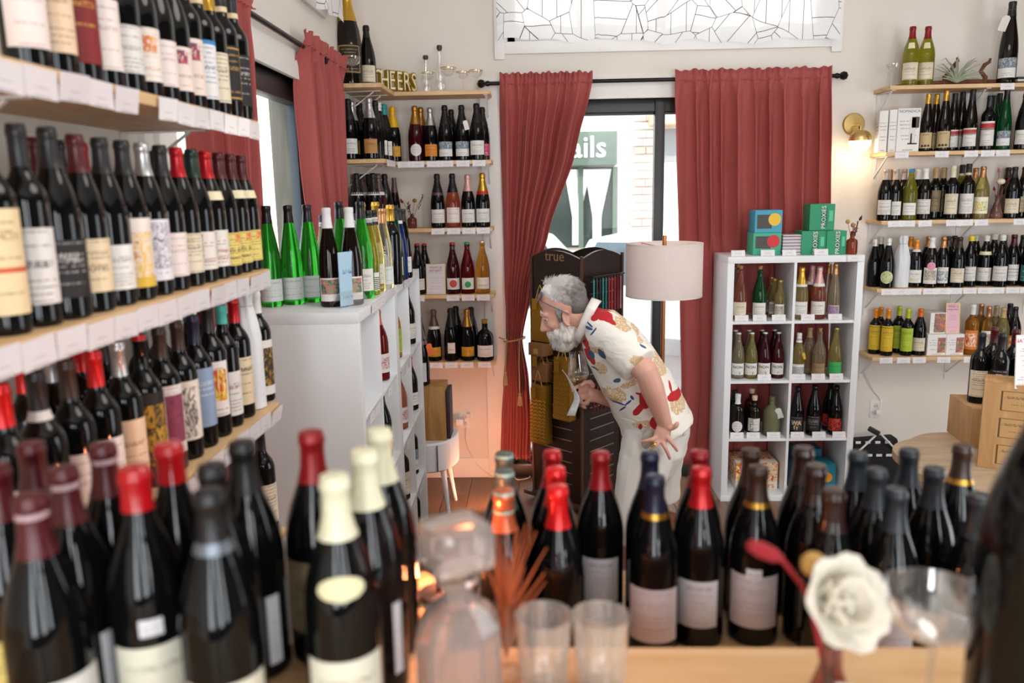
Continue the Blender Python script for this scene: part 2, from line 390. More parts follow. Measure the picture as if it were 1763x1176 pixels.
# left window
w3 = empty('window_3'); w3['kind'] = 'structure'; w3['label'] = 'dark framed side window behind the bottle shelves'
lx0, lx1 = XL - 0.10, XL - 0.06
steel_m = plain('blue_grey_frame', '#3d4a55', 0.45, vary=0.08)
ym = y_on(441, XL - 0.06, 1.95)
for lo, hi, m in (((lx0, WY0, WZ1 - 0.09), (lx1 + 0.03, WY1, WZ1), black_m), ((lx0, WY0, WZ0), (lx1, WY1, WZ0 + 0.07), steel_m), ((lx0, WY0, WZ0), (lx1, WY0 + 0.06, WZ1), steel_m), ((lx0, WY1 - 0.09, WZ0), (lx1, WY1, WZ1), steel_m), ((lx0, ym - 0.04, WZ0), (lx1, ym + 0.05, WZ1), steel_m)):
    fr(lo, hi, 'window_frame', w3, m)
for a, c in ((WY0 + 0.06, ym - 0.04), (ym + 0.05, WY1 - 0.09)):
    MB().box((lx0 + 0.015, a, WZ0 + 0.07), (lx0 + 0.021, c, WZ1 - 0.09)).build('pane', glass_m, w3, smooth=False)
fr((XL - 0.205, WY1 - 0.03, WZ0), (lx0 - 0.01, WY1 - 0.002, WZ1), 'outer_jamb', w3, wood('jamb_wood', '#5c594c', '#7a7565', (20, 20, 2)))
t3 = MB().box((XL - 0.06, WY0 - 0.1, WZ1), (XL + 0.02, WY1 + 0.1, WZ1 + 0.12)).box((XL - 0.06, WY0 - 0.11, WZ0), (XL + 0.02, WY0, WZ1)).box((XL - 0.06, WY1, WZ0), (XL + 0.02, WY1 + 0.1, WZ1)).box((XL - 0.06, WY0 - 0.1, WZ0 - 0.08), (XL + 0.04, WY1 + 0.1, WZ0))
struct('trim_3', t3, trim_m, bevel=0.003, label='white painted casing of the side window')
w4 = empty('window_4'); w4['kind'] = 'structure'; w4['label'] = 'high side transom window behind the patterned valance'
for lo, hi in (((lx0, VY0, VZ0), (lx1, VY1, VZ0 + 0.05)), ((lx0, VY0, VZ1 - 0.05), (lx1, VY1, VZ1)), ((lx0, VY0, VZ0), (lx1, VY0 + 0.05, VZ1)), ((lx0, VY1 - 0.05, VZ0), (lx1, VY1, VZ1))): fr(lo, hi, 'window_frame', w4, trim_m)
MB().box((lx0 + 0.03, VY0 + 0.05, VZ0 + 0.05), (lx0 + 0.036, VY1 - 0.05, VZ1 - 0.05)).build('pane', glass_m, w4, smooth=False)
struct('trim_4', MB().box((XL - 0.06, VY0 - 0.07, VZ0 - 0.07), (XL + 0.022, VY1 + 0.07, VZ0)).box((XL - 0.06, VY1, VZ0), (XL + 0.02, VY1 + 0.07, VZ1)), trim_m, bevel=0.003, label='white painted sill of the high side window')

# ------------------------------------------------------------------ outside
struct('pavement', MB().box((-12, YB + 0.3, -0.3), (14, 16, -0.12)), plain('street_concrete', '#b9b4ae', 0.9, vary=0.1, scale=2), label='sunlit street outside the window')
struct('yard_ground', MB().box((-14, -6, -0.3), (XL - 0.35, YB + 0.29, -0.12)), plain('yard_concrete', '#a7a59e', 0.9, vary=0.1, scale=2), label='paved yard outside the side window')
FY = 13.0
fac = empty('shop_building', (0.8, FY, -0.12)); tag(fac, 'pale sunlit building across the street with a nail shop front', 'building')
off = fac.location
def fpart(name, lo, hi, m, bevel=0.0, par=fac): return MB().box(Vector(lo) - off, Vector(hi) - off).build(name, m, par, bevel=bevel, smooth=bool(bevel))
fpart('wall', (-9, FY, -0.12), (11, FY + 0.3, 7), plain('stucco', '#e8e0d4', 0.9, vary=0.08, scale=4))
s0, s1 = at_y(900, 228, FY - 0.3), at_y(1063, 284, FY - 0.3)
sg = plain('sage_sign', '#4d5c50', 0.6)
fpart('sign_board', (s0.x, FY - 0.3, s1.z), (s1.x, FY, s0.z), sg, 0.02)
c0, c1 = at_y(1000, 256, FY - 0.32), at_y(1018, 262, FY - 0.32)
tx = at_y(1000, 255, FY - 0.31)
text_obj('sign_lettering', 'Nails', 0.46, plain('sign_white', '#fbfaf6', 0.5), fac, lambda x, y, z: (tx.x - off.x + x - 0.065, tx.y - off.y - z, tx.z - off.z + y), depth=0.01, bold=0.003)
g0, g1 = at_y(905, 290, FY - 0.05), at_y(1062, 425, FY - 0.05)
fpart('shop_window', (g0.x, FY - 0.06, g1.z), (g1.x, FY - 0.02, g0.z), plain('dark_window', '#2c3530', 0.15))
for px in (905, 1000, 1059):
    q = at_y(px, 350, FY - 0.1); fpart('window_post', (q.x - 0.04, FY - 0.12, g1.z), (q.x + 0.04, FY - 0.02, g0.z), sg)
for xs in ((985, 1004, 965, 1002), (1020, 1040, 1022, 1045)):   # tied white drapes in that window
    rows = []
    for j in range(9):
        t = j / 8; wv = abs(t - 0.62) / 0.62
        yy = 292 + t * 130
        a = at_y(xs[0] - 22 * max(0, 0.62 - t) , yy, FY - 0.09); c = at_y(xs[1] + 20 * max(0, 0.62 - t) - 8 * (t if t < .62 else .62), yy, FY - 0.09)
        rows.append([Vector((a.x + (c.x - a.x) * i / 12, FY - 0.09 - 0.02 * math.sin(i * 1.6), a.z)) - off for i in range(13)])
    MB().grid(rows).build('drape', plain('drape_white', '#f4f2ec', 0.9), fac)
# brick pier and upper window
pier = at_y(1108, 200, FY - 0.12)
brick_ms = [plain('far_brick_%d' % k, c, 0.9) for k, c in enumerate(('#e2d6ca', '#e8e0d6', '#d3b4a6'))]
bmesh_far = [MB().box((-0.085, -0.03, -0.05), (0.085, 0.03, 0.05)).mesh('brick', m, smooth=False) for m in brick_ms]
for k in range(26):
    for s in (0, 1):
        link('brick', bmesh_far[(k * 2 + s * 3 + k // 3) % 3], fac, Vector((pier.x + (s - 0.5) * 0.18 + (0.05 if k % 2 else 0), FY - 0.03, 0.1 + k * 0.125)) - off)
aw0, aw1 = at_y(1143, 195, FY - 0.3), at_y(1165, 215, FY - 0.3)
fpart('awning', (aw0.x - 0.2, FY - 0.5, aw1.z), (aw1.x + 2.5, FY, aw0.z), plain('tan_awning', '#d8b99a', 0.8), 0.02)
uw = at_y(1150, 245, FY); fpart('upper_window', (uw.x - 0.2, FY - 0.03, uw.z - 0.3), (uw.x + 1.2, FY - 0.01, uw.z + 0.2), plain('grey_window', '#8d8f90', 0.2))

def car(name, label, at, rz, col, s=1.0):
    root = empty(name, at, rz); tag(root, label, 'car', 'cars parked outside'); root.scale = (s, s, s)
    cm = plain(name + '_' + col, col, 0.25, vary=0.02, coat=0.6); dk = plain('car_glass', '#3a4a50', 0.06); rb = plain('tyre_rubber', '#1c1c1d', 0.8)
    body = [(-2.2, 0.3), (-2.25, 0.75), (-2.0, 0.95), (-1.2, 1.02), (-0.55, 1.5), (0.9, 1.55), (1.7, 1.45), (2.15, 0.98), (2.2, 0.35)]
    MB().prism([(x, -0.86, z) for x, z in body], (0, 1.72, 0)).build('body', cm, root, bevel=0.06)
    for sgn in (-1, 1):
        y = sgn * 0.87
        for poly in ([(-1.05, 1.05), (-0.5, 1.44), (0.15, 1.47), (0.15, 1.05)], [(0.22, 1.05), (0.22, 1.47), (0.95, 1.47), (1.55, 1.38), (1.75, 1.05)]):
            MB().prism([(x, y - 0.01 * sgn, z) for x, z in poly], (0, 0.02 * sgn, 0)).build('side_window', dk, root, smooth=False)
        mr = MB().box((-0.95, y, 0.98), (-0.82, y + sgn * 0.2, 1.14)).build('wing_mirror', cm, root, bevel=0.03)
        for x in (-1.4, 1.35):
            w = MB().lathe([(0.02, -0.1), (0.22, -0.1), (0.34, -0.09), (0.34, 0.09), (0.22, 0.1), (0.02, 0.1)], 24).build('wheel', rb, root, loc=(x, sgn * 0.8, 0.33), rot=(PI / 2, 0, 0))
            MB().lathe([(0.01, -0.03), (0.2, -0.02), (0.2, 0.02), (0.01, 0.03)], 16).build('hub', plain('hub_grey', '#9da0a3', 0.3, 0.9), w, loc=(0, 0, -0.09 if sgn > 0 else 0.09))
    MB().prism([(-1.13, -0.78, 1.04), (-0.62, -0.72, 1.46), (-0.62, 0.72, 1.46), (-1.13, 0.78, 1.04)], (-0.02, 0, 0.012)).build('windscreen', dk, root, smooth=False)
    for sgn in (-1, 1): MB().box((-2.27, sgn * 0.62 - 0.17, 0.72), (-2.1, sgn * 0.62 + 0.17, 0.86)).build('headlight', plain('headlight', '#dfe6ea', 0.1), root, bevel=0.02)
    return root
car('parked_car', 'white car parked outside right behind the display spinner', (1.55, 8.3, -0.12), math.radians(62), '#e9eef0')
car('parked_car', 'silver car parked outside beyond the tied curtain', (-1.6, 10.9, -0.12), math.radians(10), '#c6d0d6')

# porch post, railing and neighbour house seen through the side window
pw = at_x(488, 220, -2.0)
tag(MB().box((-2.06, pw.y - 0.05, -0.12), (-1.96, pw.y + 0.05, 3.2)).build('porch_post', wood('porch_wood', '#3f3e34', '#59564a', (20, 20, 2)), bevel=0.01), 'weathered timber porch post outside the side window', 'post')
rl = empty('porch_railing', (-2.4, 3.2, -0.12)); tag(rl, 'pale green porch railing outside the side window', 'railing')
gm = plain('railing_green', '#8fa79c', 0.6)
MB().box((-0.03, -1.4, 1.70), (0.03, 2.6, 1.76)).build('top_rail', gm, rl, bevel=0.005); MB().box((-0.03, -1.4, 0.85), (0.03, 2.6, 0.90)).build('bottom_rail', gm, rl, bevel=0.005)
for k in range(20): MB().box((-0.018, -1.35 + k * 0.2, 0), (0.018, -1.314 + k * 0.2, 1.72)).build('baluster', gm, rl)
bush = MB(); rnd = random.Random(3)
for k in range(700):
    p = Vector((-5.2 + rnd.gauss(0, .35), 6.0 + rnd.gauss(0, .7), 0.9 + rnd.gauss(0, .45))); d = Vector((rnd.gauss(0, 1), rnd.gauss(0, 1), rnd.gauss(0, 1))).normalized() * 0.09; e = d.orthogonal().normalized() * 0.045
    n = len(bush.v); bush.v += [p, p + d * .5 + e, p + d, p + d * .5 - e]; bush.face((n, n + 1, n + 2, n + 3))
bo = empty('garden_bush', (-5.2, 6.0, -0.12)); tag(bo, 'loose green bush beyond the porch railing', 'bush')
f_ = bush.build('foliage', plain('leaf_green', '#86a15a', 0.7, vary=0.3), bo, smooth=False); f_.location = (5.2, -6.0, 0.12); f_['kind'] = 'stuff'
for k in range(3): MB().tube([(k * .1 - .1, 0, 0), (k * .2 - .2, .1, 1.2)], [0.03, 0.015], 6).build('stem', plain('bark', '#5b4a3a', 0.9), bo)

# ------------------------------------------------------------------ curtains
velvet = NB('rose_velvet'); vv = velvet.coord(); nz = velvet.noise(velvet.mapping(vv, (90, 90, 90)), 1.0, 3); nl = velvet.noise(vv, 2.2, 2)
velvet.put(velvet.b.inputs['Base Color'], velvet.mix(velvet.math('ADD', velvet.math('MULTIPLY', nz, 0.5), velvet.math('MULTIPLY', nl, 0.5)), lin('#93403e'), lin('#b65a55')))
velvet.set(Roughness=0.75, Sheen_Weight=0.5, Sheen_Roughness=0.35); velvet.put(velvet.b.inputs['Sheen Tint'], lin('#e5a09a')); velvet.bump(nz, 0.15, 0.002); velvet = velvet.m

def curtain(name, label, edge_l, edge_r, z_list, folds, amp, seed, plane, amp_hi=0.03):
    """edge_l / edge_r: position along the wall at each height of z_list; plane(a, d, z) -> point, d = distance from the wall line"""
    rnd = random.Random(seed); root = empty(name, plane((edge_l[-1] + edge_r[-1]) / 2, 0, z_list[-1])); ph = [rnd.uniform(0, 6.28) for _ in range(4)]
    nu, nv = folds * 14, 50; o0 = root.location.copy()
    def interp(lst, t):
        x = t * (len(lst) - 1); i = min(int(x), len(lst) - 2); f = x - i; f = f * f * (3 - 2 * f) * 0.4 + f * 0.6; return lst[i] + (lst[i + 1] - lst[i]) * f
    def zt(t):
        x = t * (len(z_list) - 1); i = min(int(x), len(z_list) - 2); return z_list[i] + (z_list[i + 1] - z_list[i]) * (x - i)
    rows = []; span = z_list[0] - z_list[-1]; t_head = 0.035 / span
    for j in range(-8, nv + 1):
        t = max(0.0, j / nv); a0, a1, z = interp(edge_l, t), interp(edge_r, t), zt(t); row = []
        hd_ = max(0, -j) / 8                      # 0 at the rod, 1 at the frilled upper edge
        w = abs(a1 - a0); am = (amp_hi if z > 1.52 else amp) * (0.5 + 0.5 * min(1, t * 7)) * (0.55 + 0.45 * min(1.0, w / 0.5))
        g = max(0.0, 1 - t * 16)                  # gathered on the rod: finer pleats
        for i in range(nu + 1):
            u = i / nu; uu = u + 0.02 * math.sin(5 * u * PI + ph[0]) + 0.012 * math.sin(11 * u + ph[1] + t)
            s = math.sin(2 * PI * folds * uu + ph[2] + 0.5 * math.sin(t * 2.5 + ph[3])); s = math.copysign(abs(s) ** 0.8, s)
            d = am * (s * 0.72 + 0.28 * math.sin(2 * PI * folds * 0.41 * uu + ph[1]) + 0.14 * math.sin(2 * PI * folds * 2.0 * uu + ph[0] + t * 3))
            fine = 0.007 * math.sin(2 * PI * folds * 2.6 * uu + ph[1] + 0.7 * math.sin(13 * u)); d = d * (1 - 0.75 * g) + (fine * (0.6 + 0.8 * hd_) + 0.026) * g
            row.append(plane(a0 + (a1 - a0) * (u + 0.2 / folds * math.cos(2 * PI * folds * uu + ph[2]) * (1 - g)), d, z + hd_ * (0.034 + 0.005 * math.sin(2 * PI * folds * 1.7 * u + 1) + 0.004 * math.sin(37 * u + ph[0]))) - o0)
        rows.append(row)
    b = MB().grid(rows).build('drape', velvet, root); md = b.modifiers.new('cloth', 'SOLIDIFY'); md.thickness = 0.003
    # stitched seam under the rod
    rows = []; nh = folds * 12
    for k in range(3):
        row = []
        for i in range(nh + 1):
            u = i / nh; row.append(plane(edge_l[0] + (edge_r[0] - edge_l[0]) * u, 0.031 + 0.006 * math.sin(2 * PI * folds * 2.6 * u + ph[1]) + 0.0015 * (k == 1), z_list[0] - 0.030 + k * 0.003) - o0)
        rows.append(row)
    MB().grid(rows).build('seam', velvet, root)
    tag(root, label, 'curtain', 'rose velvet curtains'); return root
YC = 4.968
def plane_b(a, d, z): return Vector((a, YC - d, z))
def xs(px, py): return at_y(px, py, YC).x
zs = [at_y(900, y, YC).z for y in (137, 260, 400, 500, 585, 650, 720, 790)]
curtain('curtain', 'rose velvet curtain tied back with a tasselled cord beside the corner shelves', [xs(861, 137), xs(864, 260), xs(868, 400), xs(870, 500), xs(874, 585), xs(868, 650), xs(864, 720), xs(862, 790)],
        [xs(1020, 133), xs(990, 260), xs(944, 400), xs(915, 500), xs(899, 585), xs(910, 650), xs(915, 720), xs(913, 790)], zs, 9, 0.03, 4, plane_b, 0.046)
zs = [at_y(1300, y, YC).z for y in (129, 260, 400, 530, 660, 800)]
curtain('curtain', 'wide rose velvet curtain hanging behind the white cube shelf', [xs(1161, 130), xs(1163, 260), xs(1166, 400), xs(1168, 530), xs(1170, 660), xs(1160, 800)],
        [xs(1429, 124), xs(1427, 260), xs(1425, 400), xs(1424, 530), xs(1422, 660), xs(1420, 800)], zs, 10, 0.024, 9, plane_b, 0.048)
XC = -1.015
def plane_l(a, d, z): return Vector((XC + d, a, z))
def ys(px, py): return at_x(px, py, XC).y
zs = [2.53, 2.3, 2.0, 1.7, 1.3, 0.7, 0.05]
e = y_on(346, XC, 2.0); f2 = y_on(438, XC, 2.0)
curtain('curtain', 'rose velvet curtain right beside the end of the long wine shelves', [e, e, e, e, e, e, e], [f2 + 0.02, f2, f2, f2 - .03, f2 - .05, f2 - .05, f2 - .05], zs, 6, 0.02, 21, plane_l, 0.05)
curtain('curtain', 'rose velvet curtain pulled towards the corner shelves by the side window', [y_on(516, XC, 2.53), y_on(521, XC, 2.3), y_on(533, XC, 2.0), y_on(548, XC, 1.7), y_on(560, XC, 1.3), y_on(562, XC, .7), y_on(562, XC, 0)],
        [y_on(588, XC, 2.53), y_on(590, XC, 2.3), y_on(594, XC, 2.0), y_on(598, XC, 1.7), y_on(603, XC, 1.3), y_on(604, XC, .7), y_on(604, XC, 0)], zs, 6, 0.02, 33, plane_l, 0.05)
# curtain rods
iron = plain('rod_iron', '#1d1a1b', 0.35, 0.6)
def rod(name, label, p, q, wall_dir):
    p, q = Vector(p), Vector(q); root = empty(name, p); d = (q - p).normalized()
    MB().tube([(0, 0, 0), q - p], 0.0115, 12).build('pole', iron, root)
    for c, s in ((Vector((0, 0, 0)), -1), (q - p, 1)):
        MB().sphere(c + d * s * 0.055, 0.026, 8, 4).build('finial', iron, root, smooth=False)
        MB().tube([c, c + d * s * 0.012, c + d * s * 0.03], [0.011, 0.017, 0.013], 12).build('collar', iron, root)
        k = c - d * s * 0.03; MB().tube([k, k + Vector(wall_dir)], 0.007, 8).build('bracket', iron, root)
    tag(root, label, 'curtain rod'); return root
rod('curtain_rod', 'black curtain rod with faceted finials above the street window', (-0.262, YC, 2.497), (1.775, YC, 2.497), (0, YB - YC - 0.02, 0))
rod('curtain_rod', 'black curtain rod along the side window', (XC, 2.2, 2.50), (XC, 3.95, 2.50), (XL - XC + 0.02, 0, 0))
# tie back cord with tassels
tie = empty('curtain_tieback', (at_y(886, 585, 4.96))); tag(tie, 'gold braided tie-back cord with two tassels around the gathered curtain', 'tieback')
tz = tie.location; cordm = plain('gold_cord', '#c0a06c', 0.7, vary=0.2, scale=200, bump=0.5)
loop = [Vector((0.066 * math.cos(t) - 0.0, 0.05 * math.sin(t) + 0.02, 0.012 * math.cos(t))) for t in [2 * PI * i / 24 for i in range(25)]]
MB().tube(loop, 0.006, 8, cap=False).build('cord', cordm, tie)
MB().tube([(-0.066, 0.02, 0), (-0.11, 0.06, 0.01), (-0.14, 0.1, 0.015)], 0.004, 8).build('cord', cordm, tie)
for (px, py, e0) in ((870, 655, -0.05), (895, 690, 0.03)):
    q = at_y(px, py, 4.86) - tz
    MB().tube([(e0, -0.02, 0), (q.x * 0.9, q.y * 0.9, q.z * 0.4), (q.x, q.y, q.z + 0.05)], 0.0035, 6).build('cord', cordm, tie)
    ts = MB().lathe([(0.001, 0.055), (0.008, 0.05), (0.009, 0.04), (0.006, 0.033), (0.011, 0.025), (0.016, -0.03), (0.013, -0.032), (0.001, -0.03)], 14).build('tassel', cordm, tie, loc=q)

# patterned sheer valances
def valance_mat():
    b = NB('line_print_sheer'); uv = b.sep(b.coord('UV')); u, v = uv[0], uv[1]
    vec = b.comb(b.math('MULTIPLY', u, 11.0), b.math('MULTIPLY', v, 3.4)); 
    def edges(vv, sc, dist):
        x = b.new('ShaderNodeTexVoronoi', feature='DISTANCE_TO_EDGE', distance='EUCLIDEAN'); x.inputs['Scale'].default_value = sc; x.inputs['Randomness'].default_value = dist; b.l.new(vv, x.inputs['Vector']); return x.outputs['Distance']
    e1 = edges(vec, 1.0, 1.0)
    cell = b.new('ShaderNodeTexVoronoi', feature='F1'); cell.inputs['Scale'].default_value = 1.0; cell.inputs['Randomness'].default_value = 1.0; b.l.new(vec, cell.inputs['Vector'])
    rc = b.sep(cell.outputs['Color']); th = b.math('MULTIPLY', b.math('FLOOR', b.math('MULTIPLY', rc[0], 5.0)), 0.785)
    vs = b.sep(vec); pos_ = b.math('ADD', b.math('MULTIPLY', vs[0], b.math('COSINE', th)), b.math('MULTIPLY', vs[1], b.math('SINE', th)))
    fr_ = b.math('FRACT', b.math('ADD', b.math('MULTIPLY', pos_, 2.1), rc[1]))
    ln = b.math('MAXIMUM', b.math('LESS_THAN', e1, 0.006), b.math('LESS_THAN', fr_, 0.034))
    hem = b.math('LESS_THAN', v, 0.12)
    wn = b.noise(b.mapping(b.coord('UV'), (900, 300, 1)), 1.0, 1)
    base = b.mix(wn, lin('#eceaea'), lin('#ffffff'))
    col = b.mix(ln, base, lin('#1f1e22'))
    b.put(b.b.inputs['Base Color'], col); b.set(Roughness=0.9)
    tl = b.new('ShaderNodeBsdfTranslucent'); b.put(tl.inputs[0], col); tp = b.new('ShaderNodeBsdfTransparent')
    m1 = b.new('ShaderNodeMixShader'); m1.inputs[0].default_value = 0.3; b.l.new(b.b.outputs[0], m1.inputs[1]); b.l.new(tl.outputs[0], m1.inputs[2])
    m2 = b.new('ShaderNodeMixShader'); b.put(m2.inputs[0], b.math('MULTIPLY', b.math('SUBTRACT', 1.0, b.math('MAXIMUM', ln, hem)), 0.10)); b.l.new(m1.outputs[0], m2.inputs[1]); b.l.new(tp.outputs[0], m2.inputs[2]); b.l.new(m2.outputs[0], b.out.inputs[0])
    return b.m
vm = valance_mat()
def valance(name, label, a0, a1, z0, z1, plane, breaks):
    rows = []
    for j in range(19):
        t = j / 18; row = []
        for i in range(121):
            u = i / 120; k = sum(1 for q in breaks if u > q)
            dz = -0.018 * k + 0.012 * math.sin(u * 21 + k) + 0.006 * math.sin(u * 47)
            row.append(plane(a0 + (a1 - a0) * u, 0.014 * math.sin(u * 38 + 2 * math.sin(u * 9)) * (1.1 - 0.3 * t) + 0.008 * k, z0 + (z1 - z0) * t + dz * (1 - t)))
        rows.append(row)
    o = MB().grid(rows).build(name, vm); tag(o, label, 'valance', 'sheer patterned valances'); return o
v0, v1 = at_y(856, 85, 4.96), at_y(1441, 70, 4.96)
valance('window_valance', 'white sheer valance with black line pattern over the street window', v0.x, v1.x, 2.735, 3.42, lambda a, d, z: Vector((a, 4.95 - d, z)), (0.30, 0.49))
valance('window_valance', 'white sheer valance with black line pattern over the side window', 2.5, y_on(583, -1.0, 2.8), 2.745, 3.42, lambda a, d, z: Vector((-1.0 + d, a, z)), (0.4,))
# power outlet on the back walls
def outlet(name, label, p):
    o = empty(name, p); tag(o, label, 'outlet'); MB().box((-0.036, -0.006, -0.058), (0.036, 0, 0.058)).build('cover_plate', trim_m, o, bevel=0.003)
    for s in (-1, 1):
        c = MB().lathe([(0.001, 0), (0.016, 0), (0.017, -0.002), (0.001, -0.002)], 16).build('socket', plain('socket_white', '#dcd9d5', 0.4), o, loc=(0, -0.006, 0.022 * s), rot=(-PI / 2, 0, 0))
        for k in (-1, 1): MB().box((k * 0.006 - 0.001, -0.0095, 0.018 * s - 0.002), (k * 0.006 + 0.001, -0.0078, 0.018 * s + 0.008)).build('slot', black_m, o)
    return o
po = at_y(1507, 704, YB); outlet('wall_outlet', 'white wall outlet below the wine shelves by the sconce', (po.x, YB, po.z))
po = at_y(800, 723, YB); outlet('wall_outlet', 'white wall outlet beside the wooden wine box', (po.x, YB, po.z))

# ================================================================== SHELVES
SHZ = [2.44, 2.045, 1.65, 1.247, 0.828]     # shelf tops on the back wall
BT = 0.022
def bracket_mb(p, out, h=0.17, reach=0.2):
    """angle bracket with a diagonal strut; p = inner corner under the board, out = direction away from the wall"""
    o = Vector(out); s = Vector((o.y, o.x, 0)).normalized(); mb = MB()
    def bar(a, b, w, t, up):
        a, b = Vector(a), Vector(b); d = (b - a).normalized(); n = d.cross(s).normalized()
        mb.hexa([a - s * w - n * t, b - s * w - n * t, b + s * w - n * t, a + s * w - n * t, a - s * w + n * t, b - s * w + n * t, b + s * w + n * t, a + s * w + n * t])
    bar((0, 0, 0), (0, 0, -h), 0.012, 0.002, None); bar((0, 0, -0.003), o * reach, 0.012, 0.002, None)
    bar(o * 0.002 + Vector((0, 0, -h * 0.72)), o * (reach * 0.82) + Vector((0, 0, -0.004)), 0.0045, 0.003, None)
    for k in (0.25, 0.6, 0.88): mb.tube([o * 0.001 + Vector((0, 0, -h * k)), o * 0.004 + Vector((0, 0, -h * k))], 0.004, 8)
    return mb
def wall_shelf(label, lo, hi, brs, out, m=None):
    root = empty('wall_shelf', lo); q = Vector(lo)
    MB().box((0, 0, 0), Vector(hi) - q).build('board', m or pine_m, root, bevel=0.002)
    for b in brs: bracket_mb(b, out, 0.17, 0.21).build('bracket', bracket_m, root, smooth=False, loc=Vector(b) - q)
    return tag(root, label, 'shelf', 'pine wall shelves on white brackets')
RX0 = 2.035
rb = [x_on(1512, 5.02, 2.3), x_on(1668, 5.02, 2.3), 3.05]
for k, (z, nm) in enumerate(zip([2.415] + SHZ[1:], ('topmost', 'second', 'third', 'fourth', 'lowest'))):
    wall_shelf('%s pine wall shelf of bottles on the sconce wall' % nm, (RX0, 4.80, z - BT), (3.3, YB, z), [(x, YB - 0.003, z - BT - 0.002) for x in rb], (0, -1, 0))
CXR = x_on(846, 4.8, 2.0)
for k, (z, nm) in enumerate(zip(SHZ, ('topmost', 'second', 'third', 'fourth', 'lowest'))):
    wall_shelf('%s pine corner shelf beside the tied curtain' % nm, (XL, 4.80, z - BT), (CXR, YB, z), [(CXR - 0.025, YB - 0.003, z - BT - 0.002)], (0, -1, 0))
    if k < 3: wall_shelf('%s pine side shelf in the corner by the side window' % nm, (XL, 4.40, z - BT), (-0.815, 4.80, z), [(XL + 0.003, 4.55, z - BT - 0.002), (XL + 0.003, 4.75, z - BT - 0.002)], (1, 0, 0), pine_y)
tag(MB().box((CXR - 0.04, YB - 0.012, 0.7), (CXR - 0.012, YB, 2.42)).build('shelf_rail', bracket_m, bevel=0.002), 'white upright rail at the end of the corner shelves', 'shelf rail')
LZ = [2.045, 1.66, 1.29, 0.92]; LXE = -0.72; LYE = 2.13
for z, nm in zip(LZ, ('top', 'middle', 'lower', 'lowest')):
    wall_shelf('%s long pine shelf of red wines beside the side window' % nm, (XL, 0.1, z - BT), (LXE, LYE, z), [(XL + 0.003, y, z - BT - 0.002) for y in (0.6, 1.36, 2.08)], (1, 0, 0), pine_y)
tag(MB().box((XL, 2.16, 0.7), (XL + 0.02, 2.20, 2.6)).build('shelf_rail', bracket_m, bevel=0.003), 'white upright rail beside the side window', 'shelf rail')

def cube_shelf(label, loc, rz, D=0.39):
    root = empty('cube_shelf', loc, rz); W, H = 0.77, 1.47; T, t = 0.038, 0.016; cell = 0.335
    B = lambda n, lo, hi: MB().box(lo, hi).build(n, white_m, root, bevel=0.0015)
    B('top_board', (0, 0, H - T), (W, D, H)); B('bottom_board', (0, 0, 0), (W, D, T)); B('side_panel', (0, 0, T), (T, D, H - T)); B('side_panel', (W - T, 0, T), (W, D, H - T))
    cw = (W - 2 * T - t) / 2; ch = (H - 2 * T - 3 * t) / 4
    B('divider', (T + cw, 0.003, T), (T + cw + t, D, H - T))
    for r in range(1, 4):
        z = T + r * ch + (r - 1) * t
        B('shelf_board', (T, 0.003, z), (T + cw, D, z + t)); B('shelf_board', (T + cw + t, 0.003, z), (W - T, D, z + t))
    tag(root, label, 'shelf unit', 'white cube shelf units')
    return root, [T + r * (ch + t) for r in range(4)], (T + cw / 2, T + cw * 1.5 + t)
KX, KY = 1.092, 4.575
kal, KZ, KC = cube_shelf('white cube shelf of small bottles in front of the wide rose curtain', (KX, KY, 0), math.radians(0.4), 0.355)
MUA = math.radians(90.7)
mu1, _, _ = cube_shelf('nearer white cube shelf of the aisle pair, its blank side facing out', (-0.592, 2.592, 0), MUA)
e = Vector((math.cos(MUA), math.sin(MUA), 0)) * 0.772
mu2, _, _ = cube_shelf('farther white cube shelf of the aisle pair, towards the corner', Vector((-0.592, 2.592, 0)) + e, MUA)

